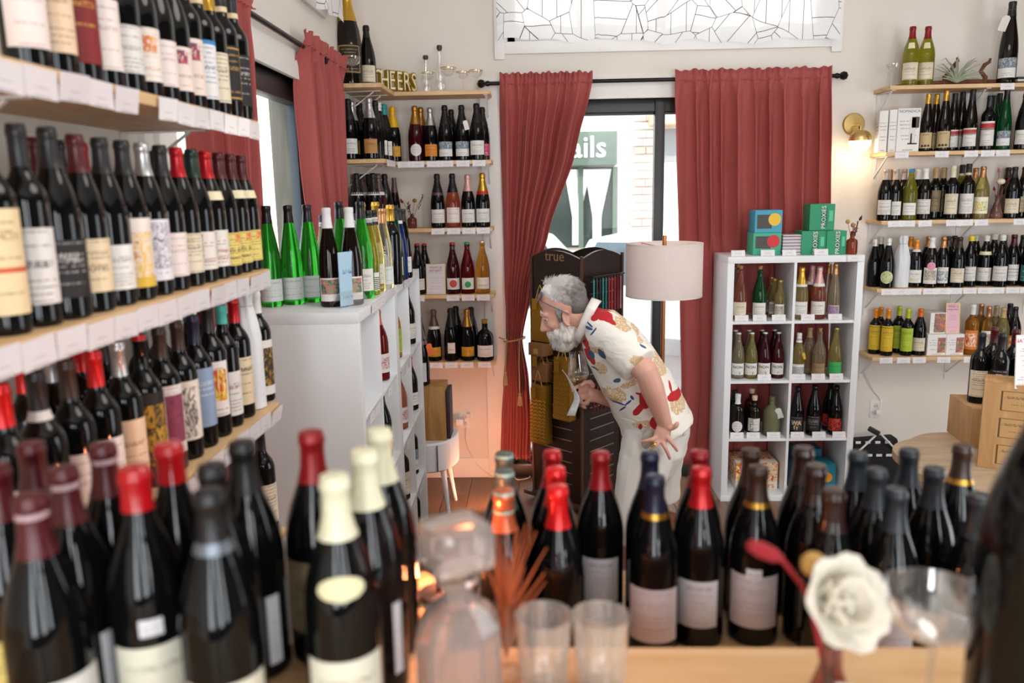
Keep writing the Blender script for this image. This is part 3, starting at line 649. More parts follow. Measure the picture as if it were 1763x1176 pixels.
# ================================================================== BOTTLES
PROF = {
    'bur': [(0.001, 0.004), (0.024, 0.003), (0.036, 0), (0.0405, 0.004), (0.041, 0.010), (0.041, 0.150), (0.0402, 0.164), (0.0370, 0.183), (0.0310, 0.205), (0.0240, 0.224), (0.0182, 0.240), (0.0152, 0.254), (0.0143, 0.270), (0.0143, 0.281), (0.0157, 0.283), (0.0157, 0.291), (0.0143, 0.293), (0.0140, 0.297), (0.001, 0.297)],
    'bdx': [(0.001, 0.004), (0.022, 0.003), (0.034, 0), (0.037, 0.004), (0.0375, 0.010), (0.0378, 0.186), (0.0368, 0.196), (0.0330, 0.207), (0.0265, 0.217), (0.0198, 0.226), (0.0160, 0.235), (0.0146, 0.247), (0.0140, 0.284), (0.0152, 0.286), (0.0152, 0.295), (0.0140, 0.297), (0.0138, 0.302), (0.001, 0.302)],
    'chp': [(0.001, 0.006), (0.022, 0.004), (0.038, 0), (0.0435, 0.006), (0.0440, 0.014), (0.0440, 0.135), (0.0428, 0.155), (0.0385, 0.185), (0.0315, 0.215), (0.0245, 0.240), (0.0190, 0.262), (0.0160, 0.280), (0.0153, 0.292), (0.0178, 0.294), (0.0178, 0.300), (0.0165, 0.303), (0.0170, 0.312), (0.0120, 0.318), (0.001, 0.319)],
    'rie': [(0.001, 0.004), (0.022, 0.003), (0.034, 0), (0.0382, 0.005), (0.0385, 0.012), (0.0385, 0.135), (0.0375, 0.158), (0.0345, 0.188), (0.0300, 0.218), (0.0248, 0.247), (0.0200, 0.274), (0.0166, 0.300), (0.0150, 0.320), (0.0145, 0.334), (0.0155, 0.336), (0.0155, 0.345), (0.0142, 0.349), (0.001, 0.350)],
    'beer': [(0.001, 0.003), (0.024, 0.002), (0.029, 0.004), (0.0300, 0.010), (0.0300, 0.115), (0.0280, 0.135), (0.0220, 0.155), (0.0160, 0.172), (0.0130, 0.190), (0.0125, 0.215), (0.0140, 0.217), (0.0140, 0.226), (0.001, 0.227)],
    'spr': [(0.001, 0.004), (0.030, 0.003), (0.038, 0), (0.0415, 0.005), (0.042, 0.012), (0.042, 0.160), (0.0405, 0.175), (0.0340, 0.190), (0.0230, 0.199), (0.0160, 0.207), (0.0148, 0.218), (0.0148, 0.240), (0.0165, 0.242), (0.0165, 0.262), (0.001, 0.264)],
    'jug': [(0.001, 0.004), (0.034, 0.003), (0.044, 0), (0.0475, 0.006), (0.048, 0.014), (0.048, 0.115), (0.0465, 0.135), (0.0400, 0.153), (0.0280, 0.165), (0.0185, 0.173), (0.0160, 0.182), (0.0155, 0.208), (0.0175, 0.210), (0.0175, 0.226), (0.001, 0.228)],
}
def prof_r(p, z):
    P = PROF[p]
    for (r0, z0), (r1, z1) in zip(P[2:], P[3:]):
        if z0 <= z <= z1 + 1e-9 and z1 > z0: return r0 + (r1 - r0) * (z - z0) / (z1 - z0)
    return P[-2][0]
GLASS = {}
def gmat(k):
    if k in GLASS: return GLASS[k]
    G = {'dark': ('#0b0c0d', 0.0), 'brown': ('#140d08', 0.0), 'green': ('#36b436', 0.75), 'dgreen': ('#10582a', 0.55), 'olive': ('#a9a52e', 0.7), 'amber': ('#f0a23a', 0.82), 'yellow': ('#f4e287', 0.85),
         'rose': ('#f08a6c', 0.85), 'pink': ('#ea6f52', 0.85), 'red': ('#7a1512', 0.6), 'clear': ('#f2efe8', 0.95), 'gold': ('#e0a94a', 0.82), 'blue': ('#1a3c8c', 0.5), 'sage': ('#6d6c52', 0.0), 'wine': ('#3a0a10', 0.0), 'tissue': ('#e2e2e4', 0.0), 'purple': ('#451421', 0.4), 'pale': ('#efdfb6', 0.85)}[k]
    c = lin(G[0]); b = NB('glass_' + k); n = b.noise(b.coord(), 14, 2)
    b.put(b.b.inputs['Base Color'], b.mix(n, tuple(x * 0.85 for x in c), c))
    b.set(Roughness=0.045 if k not in ('sage', 'tissue') else 0.6, IOR=1.5, Specular_IOR_Level=0.32)
    if G[1]: b.set(Transmission_Weight=G[1], IOR=1.33)
    GLASS[k] = b.m; return b.m
GDESC = {'dark': 'dark', 'brown': 'dark brown', 'green': 'bright green', 'dgreen': 'deep green', 'olive': 'olive glass', 'amber': 'amber', 'yellow': 'pale yellow', 'rose': 'rosé', 'pink': 'coral pink', 'red': 'ruby', 'clear': 'clear', 'gold': 'golden', 'blue': 'blue', 'sage': 'matte sage', 'wine': 'plum dark', 'tissue': 'tissue-wrapped', 'purple': 'purple', 'pale': 'straw coloured'}
# caps: name -> (colour, metallic, roughness, length, description)
CAP = {
    'k': ('#161517', 0.0, 0.4, 0.062, 'black capsule'), 'kg': ('#1a191b', 0.3, 0.35, 0.062, 'black capsule'), 'm': ('#4d1016', 0.1, 0.35, 0.062, 'maroon capsule'), 'r': ('#b3141c', 0.35, 0.3, 0.062, 'red capsule'), 'dr': ('#8a0f16', 0.2, 0.35, 0.062, 'dark red capsule'),
    'rb': ('#d0161a', 0.3, 0.28, 0.062, 'bright red capsule'), 'rw': ('#a90f16', 0.0, 0.18, 0.045, 'red wax top'), 'bw': ('#2e1a17', 0.0, 0.25, 0.06, 'brown wax top'), 'br': ('#3c2a22', 0.25, 0.35, 0.062, 'brown capsule'), 'cr': ('#d9d5b8', 0.05, 0.45, 0.066, 'cream capsule'),
    'w': ('#e4e4e2', 0.0, 0.45, 0.06, 'white capsule'), 'ww': ('#dadacf', 0.0, 0.35, 0.032, 'white wax top'), 'yw': ('#e9c92a', 0.0, 0.35, 0.028, 'yellow wax top'), 'o': ('#e08a1e', 0.2, 0.35, 0.06, 'orange capsule'), 'og': ('#b9c72b', 0.1, 0.4, 0.06, 'lime capsule'), 'or': ('#d8671f', 0.1, 0.35, 0.05, 'orange capsule'),
    'g': ('#c59a3e', 0.8, 0.3, 0.06, 'gold capsule'), 's': ('#bdbcbc', 0.8, 0.3, 0.062, 'silver capsule'), 'ch': ('#c08a5e', 0.7, 0.3, 0.062, 'copper capsule'), 't': ('#4fb3a8', 0.1, 0.4, 0.045, 'teal capsule'), 'n': ('#1b2038', 0.2, 0.35, 0.062, 'navy capsule'), 'dg': ('#0f2a22', 0.1, 0.35, 0.062, 'dark green capsule'),
    'sl': ('#232a33', 0.1, 0.4, 0.062, 'slate capsule'), 'tan': ('#b79a6d', 0.1, 0.5, 0.06, 'tan capsule'), 'tg': ('#a99c97', 0.3, 0.4, 0.06, 'taupe capsule'), 'bl': ('#2a7fb0', 0.1, 0.4, 0.02, 'blue top'), 'pk': ('#d9a7a6', 0.5, 0.35, 0.1, 'pink foil'),
    'sf': ('#b9babb', 0.85, 0.3, 0.105, 'silver foil'), 'gf': ('#caa03c', 0.85, 0.28, 0.105, 'gold foil'), 'kf': ('#121113', 0.2, 0.4, 0.11, 'black foil'), 'cf': ('#b8863f', 0.8, 0.3, 0.105, 'copper foil'), 'yf': ('#e7b21f', 0.2, 0.4, 0.12, 'yellow foil'), 'tf': ('#1f8f93', 0.2, 0.4, 0.06, 'teal foil'), 'mf': ('#5d4a45', 0.3, 0.35, 0.1, 'mocha foil'), 'wf': ('#d9d8d2', 0.3, 0.4, 0.045, 'white foil'),
    'cork': ('#b58a55', 0.0, 0.8, 0.024, 'cork stopper'), 'rc': ('#c01f1f', 0.2, 0.35, 0.010, 'red crown cap'), 'gc': ('#1f9a55', 0.2, 0.35, 0.012, 'green crown cap'), 'wc': ('#d7d6d0', 0.4, 0.35, 0.009, 'pale crown cap'), 'gcx': ('#c9b25a', 0.7, 0.3, 0.009, 'gold crown cap'), 'gs': ('#c8a24a', 0.8, 0.3, 0.022, 'gold screw top'), 'wood': ('#d6b896', 0.0, 0.6, 0.03, 'wooden stopper'), 'ks': ('#121214', 0.1, 0.3, 0.06, 'black screw cap'), 'bs': ('#1e2c4c', 0.1, 0.3, 0.055, 'navy screw cap'), 'paper': ('#dcdbdc', 0.0, 0.8, 0.07, 'white paper twist'), 'or2': ('#c56a47', 0.45, 0.3, 0.062, 'copper sleeve'), 'gg': ('#59635e', 0.3, 0.4, 0.062, 'grey ringed screw cap'), '': None}
def cmat(k):
    c = CAP[k]; return plain('cap_' + k, c[0], c[2], c[1], vary=0.1, scale=120, bump=0.05)
# labels: name -> (z0, z1, half angle deg, material, description)
P = paper
LBL = {
    'white': (0.03, 0.11, 62, P('label_white', '#e3e0da', seed=1), 'white label'), 'white2': (0.035, 0.12, 58, P('label_white_b', '#dcd8d3', '#5a4a48', 0.5, 11, 2), 'grey-white label'), 'white3': (0.03, 0.10, 55, P('label_white_c', '#e8e6e2', '#4a5266', 0.7, 9, 3), 'white label with blue print'),
    'cream': (0.03, 0.115, 58, P('label_cream', '#e2d6bd', '#5b4634', 0.6, 12, 4), 'cream label'), 'cream2': (0.035, 0.125, 58, P('label_cream_b', '#dfcda9', '#4a3a30', 0.7, 10, 5), 'buff label'), 'peach': (0.035, 0.13, 60, P('label_peach', '#e8c9a8', '#8d5a43', 0.6, 12, 6), 'peach label'), 'pale': (0.03, 0.12, 60, P('label_pale', '#e9dcd6', '#a77d74', 0.55, 12, 7), 'pale pink label'),
    'redlabel': (0.03, 0.155, 62, P('label_red', '#7d1519', '#d3a23a', 0.72, 9, 8), 'deep red label'), 'black': (0.035, 0.125, 58, P('label_black', '#191619', '#b9b1ae', 0.6, 10, 9), 'black label'), 'blackgold': (0.04, 0.135, 58, P('label_black_gold', '#17130f', '#b08a45', 0.55, 9, 10, frame='#b58f4a'), 'black label framed in gold'),
    'logo': (0.03, 0.13, 60, P('label_logo', '#ebe1d6', '#c58d7a', 0.2, 14, 11, art=('#ebe1d6', '#e0a03c', '#d06a3a', '#ebe1d6'), art_box=(0.35, 0.75, 0.55, 0.85)), 'cream label with an orange emblem'), 'crest': (0.03, 0.12, 60, P('label_crest', '#ead9cf', '#9c5a54', 0.3, 12, 12, art=('#ead9cf', '#b4323a', '#2d3a66', '#ead9cf'), art_box=(0.3, 0.7, 0.62, 0.92)), 'cream label with a red and blue crest'),
    'bluetop': (0.03, 0.13, 60, P('label_blue_top', '#e6e3e2', '#4a6c92', 0.5, 12, 13, bands=((0.93, 1, '#2f7fbf'),)), 'white label with a blue top edge'), 'stripeo': (0.03, 0.15, 60, P('label_orange_stripe', '#e3cda3', '#7a5a3a', 0.7, 12, 14, bands=((0.40, 0.45, '#c8542a'),)), 'buff label with an orange stripe'),
    'tree': (0.03, 0.15, 60, P('label_tree', '#e4e1e6', '#6a5f70', 0, 12, 15, art=('#e4e1e6', '#8d8796', '#e4e1e6', '#6c6678'), art_box=(0.15, 0.9, 0.2, 0.95)), 'pale label with a grey tree'), 'goldtree': (0.025, 0.155, 60, P('label_gold_tree', '#e6ddd4', '#b08a3a', 0, 12, 16, art=('#e6ddd4', '#e0b23a', '#e6ddd4', '#c98f3a'), art_box=(0.1, 0.9, 0.15, 0.8), bands=((0, 0.16, '#d7b13c'),)), 'white label with a golden tree'), 'vine': (0.03, 0.115, 62, P('label_vine', '#e6dfd6', '#8c2a2a', 0.2, 12, 17, art=('#e6dfd6', '#3a3835', '#e6dfd6', '#57544e'), art_box=(0.08, 0.42, 0.3, 0.95)), 'white label with an etched vine'),
    'yellow': (0.025, 0.105, 62, P('label_yellow', '#e6cf74', '#3b2a1c', 0, 12, 18, art=('#e6cf74', '#d9542a', '#e6cf74', '#d9542a'), art_box=(0.62, 0.95, 0.7, 0.95)), 'yellow label'), 'yellow2': (0.03, 0.165, 66, P('label_full_yellow', '#dcb92c', '#7d5a10', 0.7, 16, 19), 'tall yellow label'), 'lime': (0.03, 0.15, 66, P('label_lime', '#b6cc3b', '#55701c', 0.75, 16, 20), 'lime green label'),
    'plum': (0.04, 0.155, 56, P('label_plum', '#e6ddd8', '#8a7f7c', 0, 14, 21, art=('#7b2c46', '#93405a'), art_box=(0.30, 0.94, 0.16, 0.86), text=True), 'white label with a plum square'), 'branch': (0.045, 0.145, 58, P('label_branch', '#e6ddcf', '#2a2624', 0, 10, 22, art=('#e6ddcf', '#2b2725', '#e6ddcf', '#e6ddcf'), art_box=(0.05, 0.75, 0.05, 0.9), text=False), 'cream label with a dark branch'), 'blue': (0.05, 0.155, 60, P('label_blue', '#8ba0bd', '#d7dde6', 0.7, 10, 23), 'dusty blue label'), 'tomato': (0.05, 0.175, 42, P('label_tomato', '#e6dedb', '#7a5a54', 0, 12, 24, art=('#d23a1c', '#c9281c', '#d9c53a', '#e6dedb'), art_box=(0.12, 0.88, 0.28, 0.85)), 'narrow white label with tomatoes'), 'gold': (0.03, 0.16, 62, P('label_gold_art', '#1a1612', '#caa03c', 0, 9, 25, art=('#15110d', '#d9a22c', '#15110d', '#8a6420'), art_box=(0.02, 0.98, 0.1, 0.85), text=False), 'black and gold art label'), 'goldart': (0.02, 0.17, 60, P('label_gilded', '#e6e3dd', '#ccc', 0, 9, 26, art=('#1b1511', '#c5942e', '#241a12', '#3a2a1a', '#c9a03a'), art_box=(0.05, 0.98, 0.16, 0.86), text=False), 'white label with a gilded picture'),
    'round': (0.03, 0.11, 52, P('label_green_floral', '#e8e4d2', '#4a6a34', 0, 9, 27, art=('#dfe0b0', '#8aa03a', '#e9e6c8', '#4f7a3a'), art_box=(0.05, 0.95, 0.05, 0.95), text=False), 'round green floral label'), 'peter': (0.025, 0.13, 60, P('label_red_band', '#e2dfda', '#6a6562', 0, 12, 28, bands=((0.72, 0.92, '#c22a2e'), (0.66, 0.70, '#1d1b1b'))), 'white label with a red band'), 'tandots': (0.02, 0.115, 60, P('label_tan', '#c3ac7e', '#4d3c24', 0, 4, 29, bands=((0.0, 0.001, '#4d3c24'),)), 'tan label with small dots'),
    'photo': (0.025, 0.11, 60, P('label_photo', '#e2e1de', '#555', 0, 11, 30, art=('#8fa6b8', '#55606a', '#b5c0c6', '#7d8a82'), art_box=(0.0, 1.0, 0.5, 1.0)), 'white label with a landscape'), 'art': (0.025, 0.12, 56, P('label_art', '#e8e5e0', '#555', 0, 11, 31, art=('#c8d6c0', '#d67f8c', '#6f9a8c', '#e7d9b8', '#7a5fa0'), art_box=(0.08, 0.92, 0.22, 0.85)), 'white label with a colourful picture'), 'wave': (0.025, 0.12, 56, P('label_wave', '#e3e0da', '#3d5560', 0, 11, 32, art=('#e3e0da', '#4a6a7c', '#e3e0da', '#2f4a5a'), art_box=(0.0, 1.0, 0.15, 0.75)), 'white label with a blue wave'), 'flowers': (0.03, 0.125, 62, P('label_flowers', '#f0ead2', '#5a7a3c', 0, 11, 33, art=('#f0ead2', '#d9b92c', '#f0ead2', '#5f7a4a'), art_box=(0.1, 0.95, 0.15, 0.75), text=False), 'cream label with yellow flowers'), 'linenote': (0.03, 0.125, 58, P('label_lines', '#dfdedb', '#6c6c6e', 0, 18, 34, bands=((0.3, 0.33, '#777'), (0.5, 0.53, '#777'), (0.7, 0.73, '#777'))), 'grey ruled label'), 'teal': (0.03, 0.12, 58, P('label_teal', '#1f6a72', '#e0d9c0', 0.6, 9, 35), 'teal label'), 'red2': (0.03, 0.115, 60, P('label_red_print', '#17130f', '#c9241c', 0, 4, 36, art=('#c9241c', '#d63a2a', '#17130f', '#c9241c'), art_box=(0, 1, 0.05, 0.95), text=False), 'black label with bold red print'),
    'orange': (0.028, 0.10, 58, P('label_orange', '#e08a2a', '#5a2f10', 0.55, 9, 37), 'orange label'), 'oval': (0.03, 0.10, 46, P('label_oval', '#e6e1de', '#8a8587', 0.5, 9, 38), 'white oval label'), 'brownl': (0.03, 0.105, 50, P('label_bronze', '#b88347', '#5a3a1c', 0.6, 9, 39), 'bronze label'), 'pinkart': (0.03, 0.1, 60, P('label_magenta', '#d43a6a', '#f0d0d8', 0.2, 9, 40), 'magenta label'), 'redflower': (0.03, 0.10, 62, P('label_red_flower', '#e9e2d4', '#8a7a6a', 0.75, 12, 41, art=('#e9e2d4', '#d8421c', '#e9e2d4', '#d8421c'), art_box=(0.0, 0.5, 0.0, 0.6)), 'cream label with a red burst'), 'redcircle': (0.03, 0.10, 60, P('label_rose_circle', '#e6e2de', '#a04a44', 0, 9, 42, text=False), 'white label with a red circle'), 'greenblob': (0.03, 0.10, 56, P('label_green_shape', '#ecebe0', '#3a8a5a', 0.85, 9, 43, text=False), 'white label with a green shape'), 'arch': (0.03, 0.10, 56, P('label_arch', '#ece4d4', '#9c5a44', 0.3, 9, 44), 'cream arched label'), 'pill': (0.05, 0.115, 30, P('label_pill', '#e3ddda', '#a04a3a', 0.3, 7, 45), 'narrow rounded label'), 'veuve': (0.03, 0.09, 60, P('label_amber', '#d99a2b', '#5a3a12', 0.55, 9, 46), 'amber yellow label'),
    'green': (0.03, 0.105, 62, P('label_green', '#3fae5c', '#1f6a3a', 0.6, 9, 47), 'green label'), 'kraft': (0.03, 0.095, 60, P('label_kraft', '#9c7f58', '#4a3a26', 0.6, 9, 48), 'kraft paper label'), 'stripes': (0.02, 0.095, 62, P('label_stripes', '#e8e8e6', '#1b1b1b', 0, 9, 49, bands=tuple((0.06 + k * 0.105, 0.11 + k * 0.105, '#1b1b1b') for k in range(7)), text=False), 'black and white striped label'), 'lavender': (0.03, 0.09, 60, P('label_lavender', '#c7b3a4', '#5a4590', 0, 9, 50, art=('#b99e9c', '#6a4fa5', '#b99e9c', '#6a4fa5'), art_box=(0.1, 0.9, 0.1, 0.9), text=False), 'lavender print label'), 'mint': (0.03, 0.16, 60, P('label_mint', '#8fc3a0', '#46795a', 0.6, 10, 51, frame='#5f9a76'), 'mint green framed label'), 'riesl': (0.02, 0.098, 70, P('label_riesling', '#d9e2e0', '#6f8a86', 0.8, 11, 52), 'pale label'), 'parrot': (0.022, 0.105, 64, P('label_parrot', '#e3e2de', '#26221f', 0.04, 9, 53, art=('#1c5a96', '#2a8a4c', '#e06a8a', '#2f9a56', '#e0b52c'), art_box=(0.06, 0.94, 0.30, 0.94), text=False), 'white label with a painted parrot'), 'sq': (0.10, 0.122, 18, P('sticker', '#d8d6da', '#6a6a70', 0.5, 5, 54), 'small white sticker'), 'strip': (0.02, 0.11, 12, P('label_strip', '#cfcdd2', '#8a888e', 0, 14, 55), 'narrow white back label'),
    'back': (0.035, 0.125, 60, P('label_back', '#cfc6cb', '#7a7078', 0, 22, 56), 'pale lilac back label'), 'backs': (0.04, 0.12, 46, P('label_back_b', '#cdcbd0', '#77747c', 0.8, 20, 57), 'grey back label'), 'kraftdark': (0.045, 0.14, 58, P('label_dull', '#8a7a5a', '#3d3426', 0.6, 9, 58), 'dull khaki label'), 'bone': (0.0, 0.105, 64, P('label_bone', '#d9d5c2', '#8a8470', 0.72, 12, 59), 'ivory label'), 'orl': (0.035, 0.12, 60, P('label_orange_b', '#e07a2c', '#7a2c0c', 0.3, 9, 60, art=('#e07a2c', '#f0e2d0', '#e07a2c', '#c9501c'), art_box=(0.1, .9, .15, .85), text=False), 'orange block label'), 'redscript': (0.035, 0.115, 60, P('label_red_script', '#e5dfe0', '#a5283c', 0.4, 9, 61, art=('#e5dfe0', '#b04a5a', '#e5dfe0', '#b04a5a'), art_box=(.1, .9, .2, .8), text=False), 'white label with red script'),
    '': None}
_CACHE = {}
NSEG = 28
def body_mesh(p, g):
    k = ('b', p, g)
    if k not in _CACHE: _CACHE[k] = MB().lathe(PROF[p], NSEG).mesh('bottle_glass', gmat(g))
    return _CACHE[k]
def cap_mesh(p, c):
    k = ('c', p, c)
    if k not in _CACHE:
        top = PROF[p][-1][1]; L = CAP[c][3]; z0 = top - L; foil = L > 0.09; wax = c in ('rw', 'bw', 'ww', 'yw'); o = 0.0022 if wax else (0.0014 if foil else 0.0008)
        zs = [z0] + [z for _, z in PROF[p] if z0 < z < top - 0.002] ; zs = sorted(set(zs))
        if foil or wax: zs = sorted(set(zs + [z0 + (top - z0) * q / 10 for q in range(1, 10)]))
        if c == 'cork': zs = [top - 0.012, top, top + 0.012]; pr = [(0.0105, z) for z in zs] + [(0.0125, top + 0.013), (0.0125, top + 0.020), (0.001, top + 0.021)]
        else:
            pr = [(prof_r(p, z) - 0.001, z) for z in zs[:1]] + [(prof_r(p, z) + o + (0.0006 * math.sin(z * 900) if foil else 0), z) for z in zs]
            rt = prof_r(p, top - 0.003); pr += [(rt + o, top + 0.0002), (rt + o - 0.0025, top + o + 0.0006), (0.001, top + o + 0.001)]
        _CACHE[k] = MB().lathe(pr, NSEG).mesh('capsule', cmat(c))
    return _CACHE[k]
def patch(p, z0, z1, ha, m, name='label', off=0.0006, n=14, shape=None, a_c=-PI / 2, rows=4):
    """a curved sheet on the bottle wall"""
    a0, a1 = a_c - math.radians(ha), a_c + math.radians(ha); rr = []
    for j in range(rows + 1):
        z = z0 + (z1 - z0) * j / rows; row = []
        for i in range(n + 1):
            u = i / n; f = 1.0
            if shape == 'oval': v = 2 * j / rows - 1; f = math.sqrt(max(0.02, 1 - v * v))
            a = (a0 + a1) / 2 + (a1 - a0) * (u - 0.5) * f; r = prof_r(p, z) + off
            row.append((r * math.cos(a), r * math.sin(a), z))
        rr.append(row)
    return MB().grid(rr).mesh(name, m)
def label_mesh(p, l):
    k = ('l', p, l)
    if k not in _CACHE:
        z0, z1, ha, m, _ = LBL[l]; s = {'beer': 0.75, 'jug': 0.8}.get(p, 1.0)
        if p == 'bdx': z1 = z1 + 0.03 if l not in ('tomato', 'goldart', 'redlabel', 'sq') else z1
        ov = 'oval' if l in ('oval', 'round') else None
        _CACHE[k] = patch(p, z0 * s, z1 * s, ha, m, shape=ov, rows=12 if ov else 4)
    return _CACHE[k]
def band_mesh(p, z0, z1, ha, m, name, off=0.0012, **kw):
    k = ('n', p, z0, z1, ha, m.name, name, off)
    if k not in _CACHE: _CACHE[k] = patch(p, z0, z1, ha, m, name, off, **kw)
    return _CACHE[k]
def bent_text(p, s, size, z, m, parent, name='lettering', off=0.0011, bold=0.0, a_c=-PI / 2):
    def fn(x, y, zz):
        r = prof_r(p, max(0.01, z + y)) + off; a = a_c + x / r; return (r * math.cos(a), r * math.sin(a), z + y)
    return text_obj(name, s, size, m, parent, fn, bold=bold)
ink = plain('print_black', '#1c1a1b', 0.6); ink_w = plain('print_white', '#e8e4de', 0.6); ink_r = plain('print_red', '#b3202a', 0.6)
def face_camera(loc, turn=0.0): return math.atan2(loc[1], loc[0]) - PI / 2 + math.radians(turn)
def bottle(loc, p, g, c, l, label, group, rz=None, scale=1.0, name='wine_bottle', cat='bottle', extra=None, tilt=None, fat=1.0):
    o = link(name, body_mesh(p, g), None, loc, (0, 0, face_camera(loc) if rz is None else rz)); o.scale = (scale * fat, scale * fat, scale)
    if c: link('capsule', cap_mesh(p, c), o)
    lo = link('label', label_mesh(p, l), o) if l else None
    tag(o, label, cat, group)
    for e in (extra or []): EXTRA[e](o, p, lo)
    return o
neck_cream = plain('neck_label_cream', '#e6dcb8', 0.6); wirem = plain('wire_grey', '#8d8a85', 0.4, 0.8)
def neck_band(z0, z1, ha, m):
    return lambda o, p, lo: link('neck_label', band_mesh(p, z0, z1, ha, m, 'neck_label'), o)
def hang_tag(col, dz=0.0, dx=0.018, w=0.028, h=0.055, ang=-0.25):
    def f(o, p, lo):
        top = PROF[p][-1][1]; z = top - 0.09 + dz; r = prof_r(p, z) + 0.006
        mb = MB(); mb.prism([(-w / 2, 0, 0), (w / 2, 0, 0), (w / 2, 0, -h * 0.85), (0, 0, -h), (-w / 2, 0, -h * 0.85)] if False else [(-w / 2, 0, -h), (w / 2, 0, -h), (w / 2, 0, -0.008), (w / 4, 0, 0), (-w / 4, 0, 0), (-w / 2, 0, -0.008)], (0, -0.0012, 0))
        t = mb.build('hang_tag', plain('tag_' + col, col, 0.7), o, smooth=False, loc=(dx, -r - 0.008, z), rot=(0.12, ang, 0))
        MB().tube([(0.013 * math.cos(a), 0.013 * math.sin(a) * (1 if math.sin(a) > 0 else 1), 0) for a in [2 * PI * i / 12 for i in range(13)]], 0.0009, 5, cap=False).build('string', wirem, o, loc=(0, 0, z + 0.03), rot=(0.3, 0, 0)).scale = (1.35, 1.35, 1)
    return f
def txt(s, size, z, m=None, bold=0.0, a=-PI / 2):
    return lambda o, p, lo: bent_text(p, s, size, z, m or ink, lo, bold=bold, a_c=a)
def dot(u, z, r, m, name='printed_disc'):
    def f(o, p, lo):
        a0 = -PI / 2 + u; n = 18; mb = MB(); R_ = prof_r(p, z) + 0.0012
        k = len(mb.v); mb.v.append(Vector((R_ * math.cos(a0), R_ * math.sin(a0), z)))
        for g in (0.25, 0.5, 0.75, 1.0):
            for i in range(n):
                t = 2 * PI * i / n; a = a0 + g * r * math.cos(t) / R_; mb.v.append(Vector((R_ * math.cos(a), R_ * math.sin(a), z + g * r * math.sin(t))))
        for i in range(n):
            j = (i + 1) % n; mb.face((0, 1 + i, 1 + j))
            for g in range(3): mb.face((1 + g * n + i, 1 + (g + 1) * n + i, 1 + (g + 1) * n + j, 1 + g * n + j))
        mb.build(name, m, lo or o, smooth=True)
    return f
def gold_ring(o, p, lo):
    top = PROF[p][-1][1]; L = 0.064; link('capsule_band', band_mesh(p, top - L - 0.001, top - L + 0.008, 180, plain('gold_band', '#b98c3c', 0.3, 0.9), 'capsule_band', 0.0014, n=28), o)
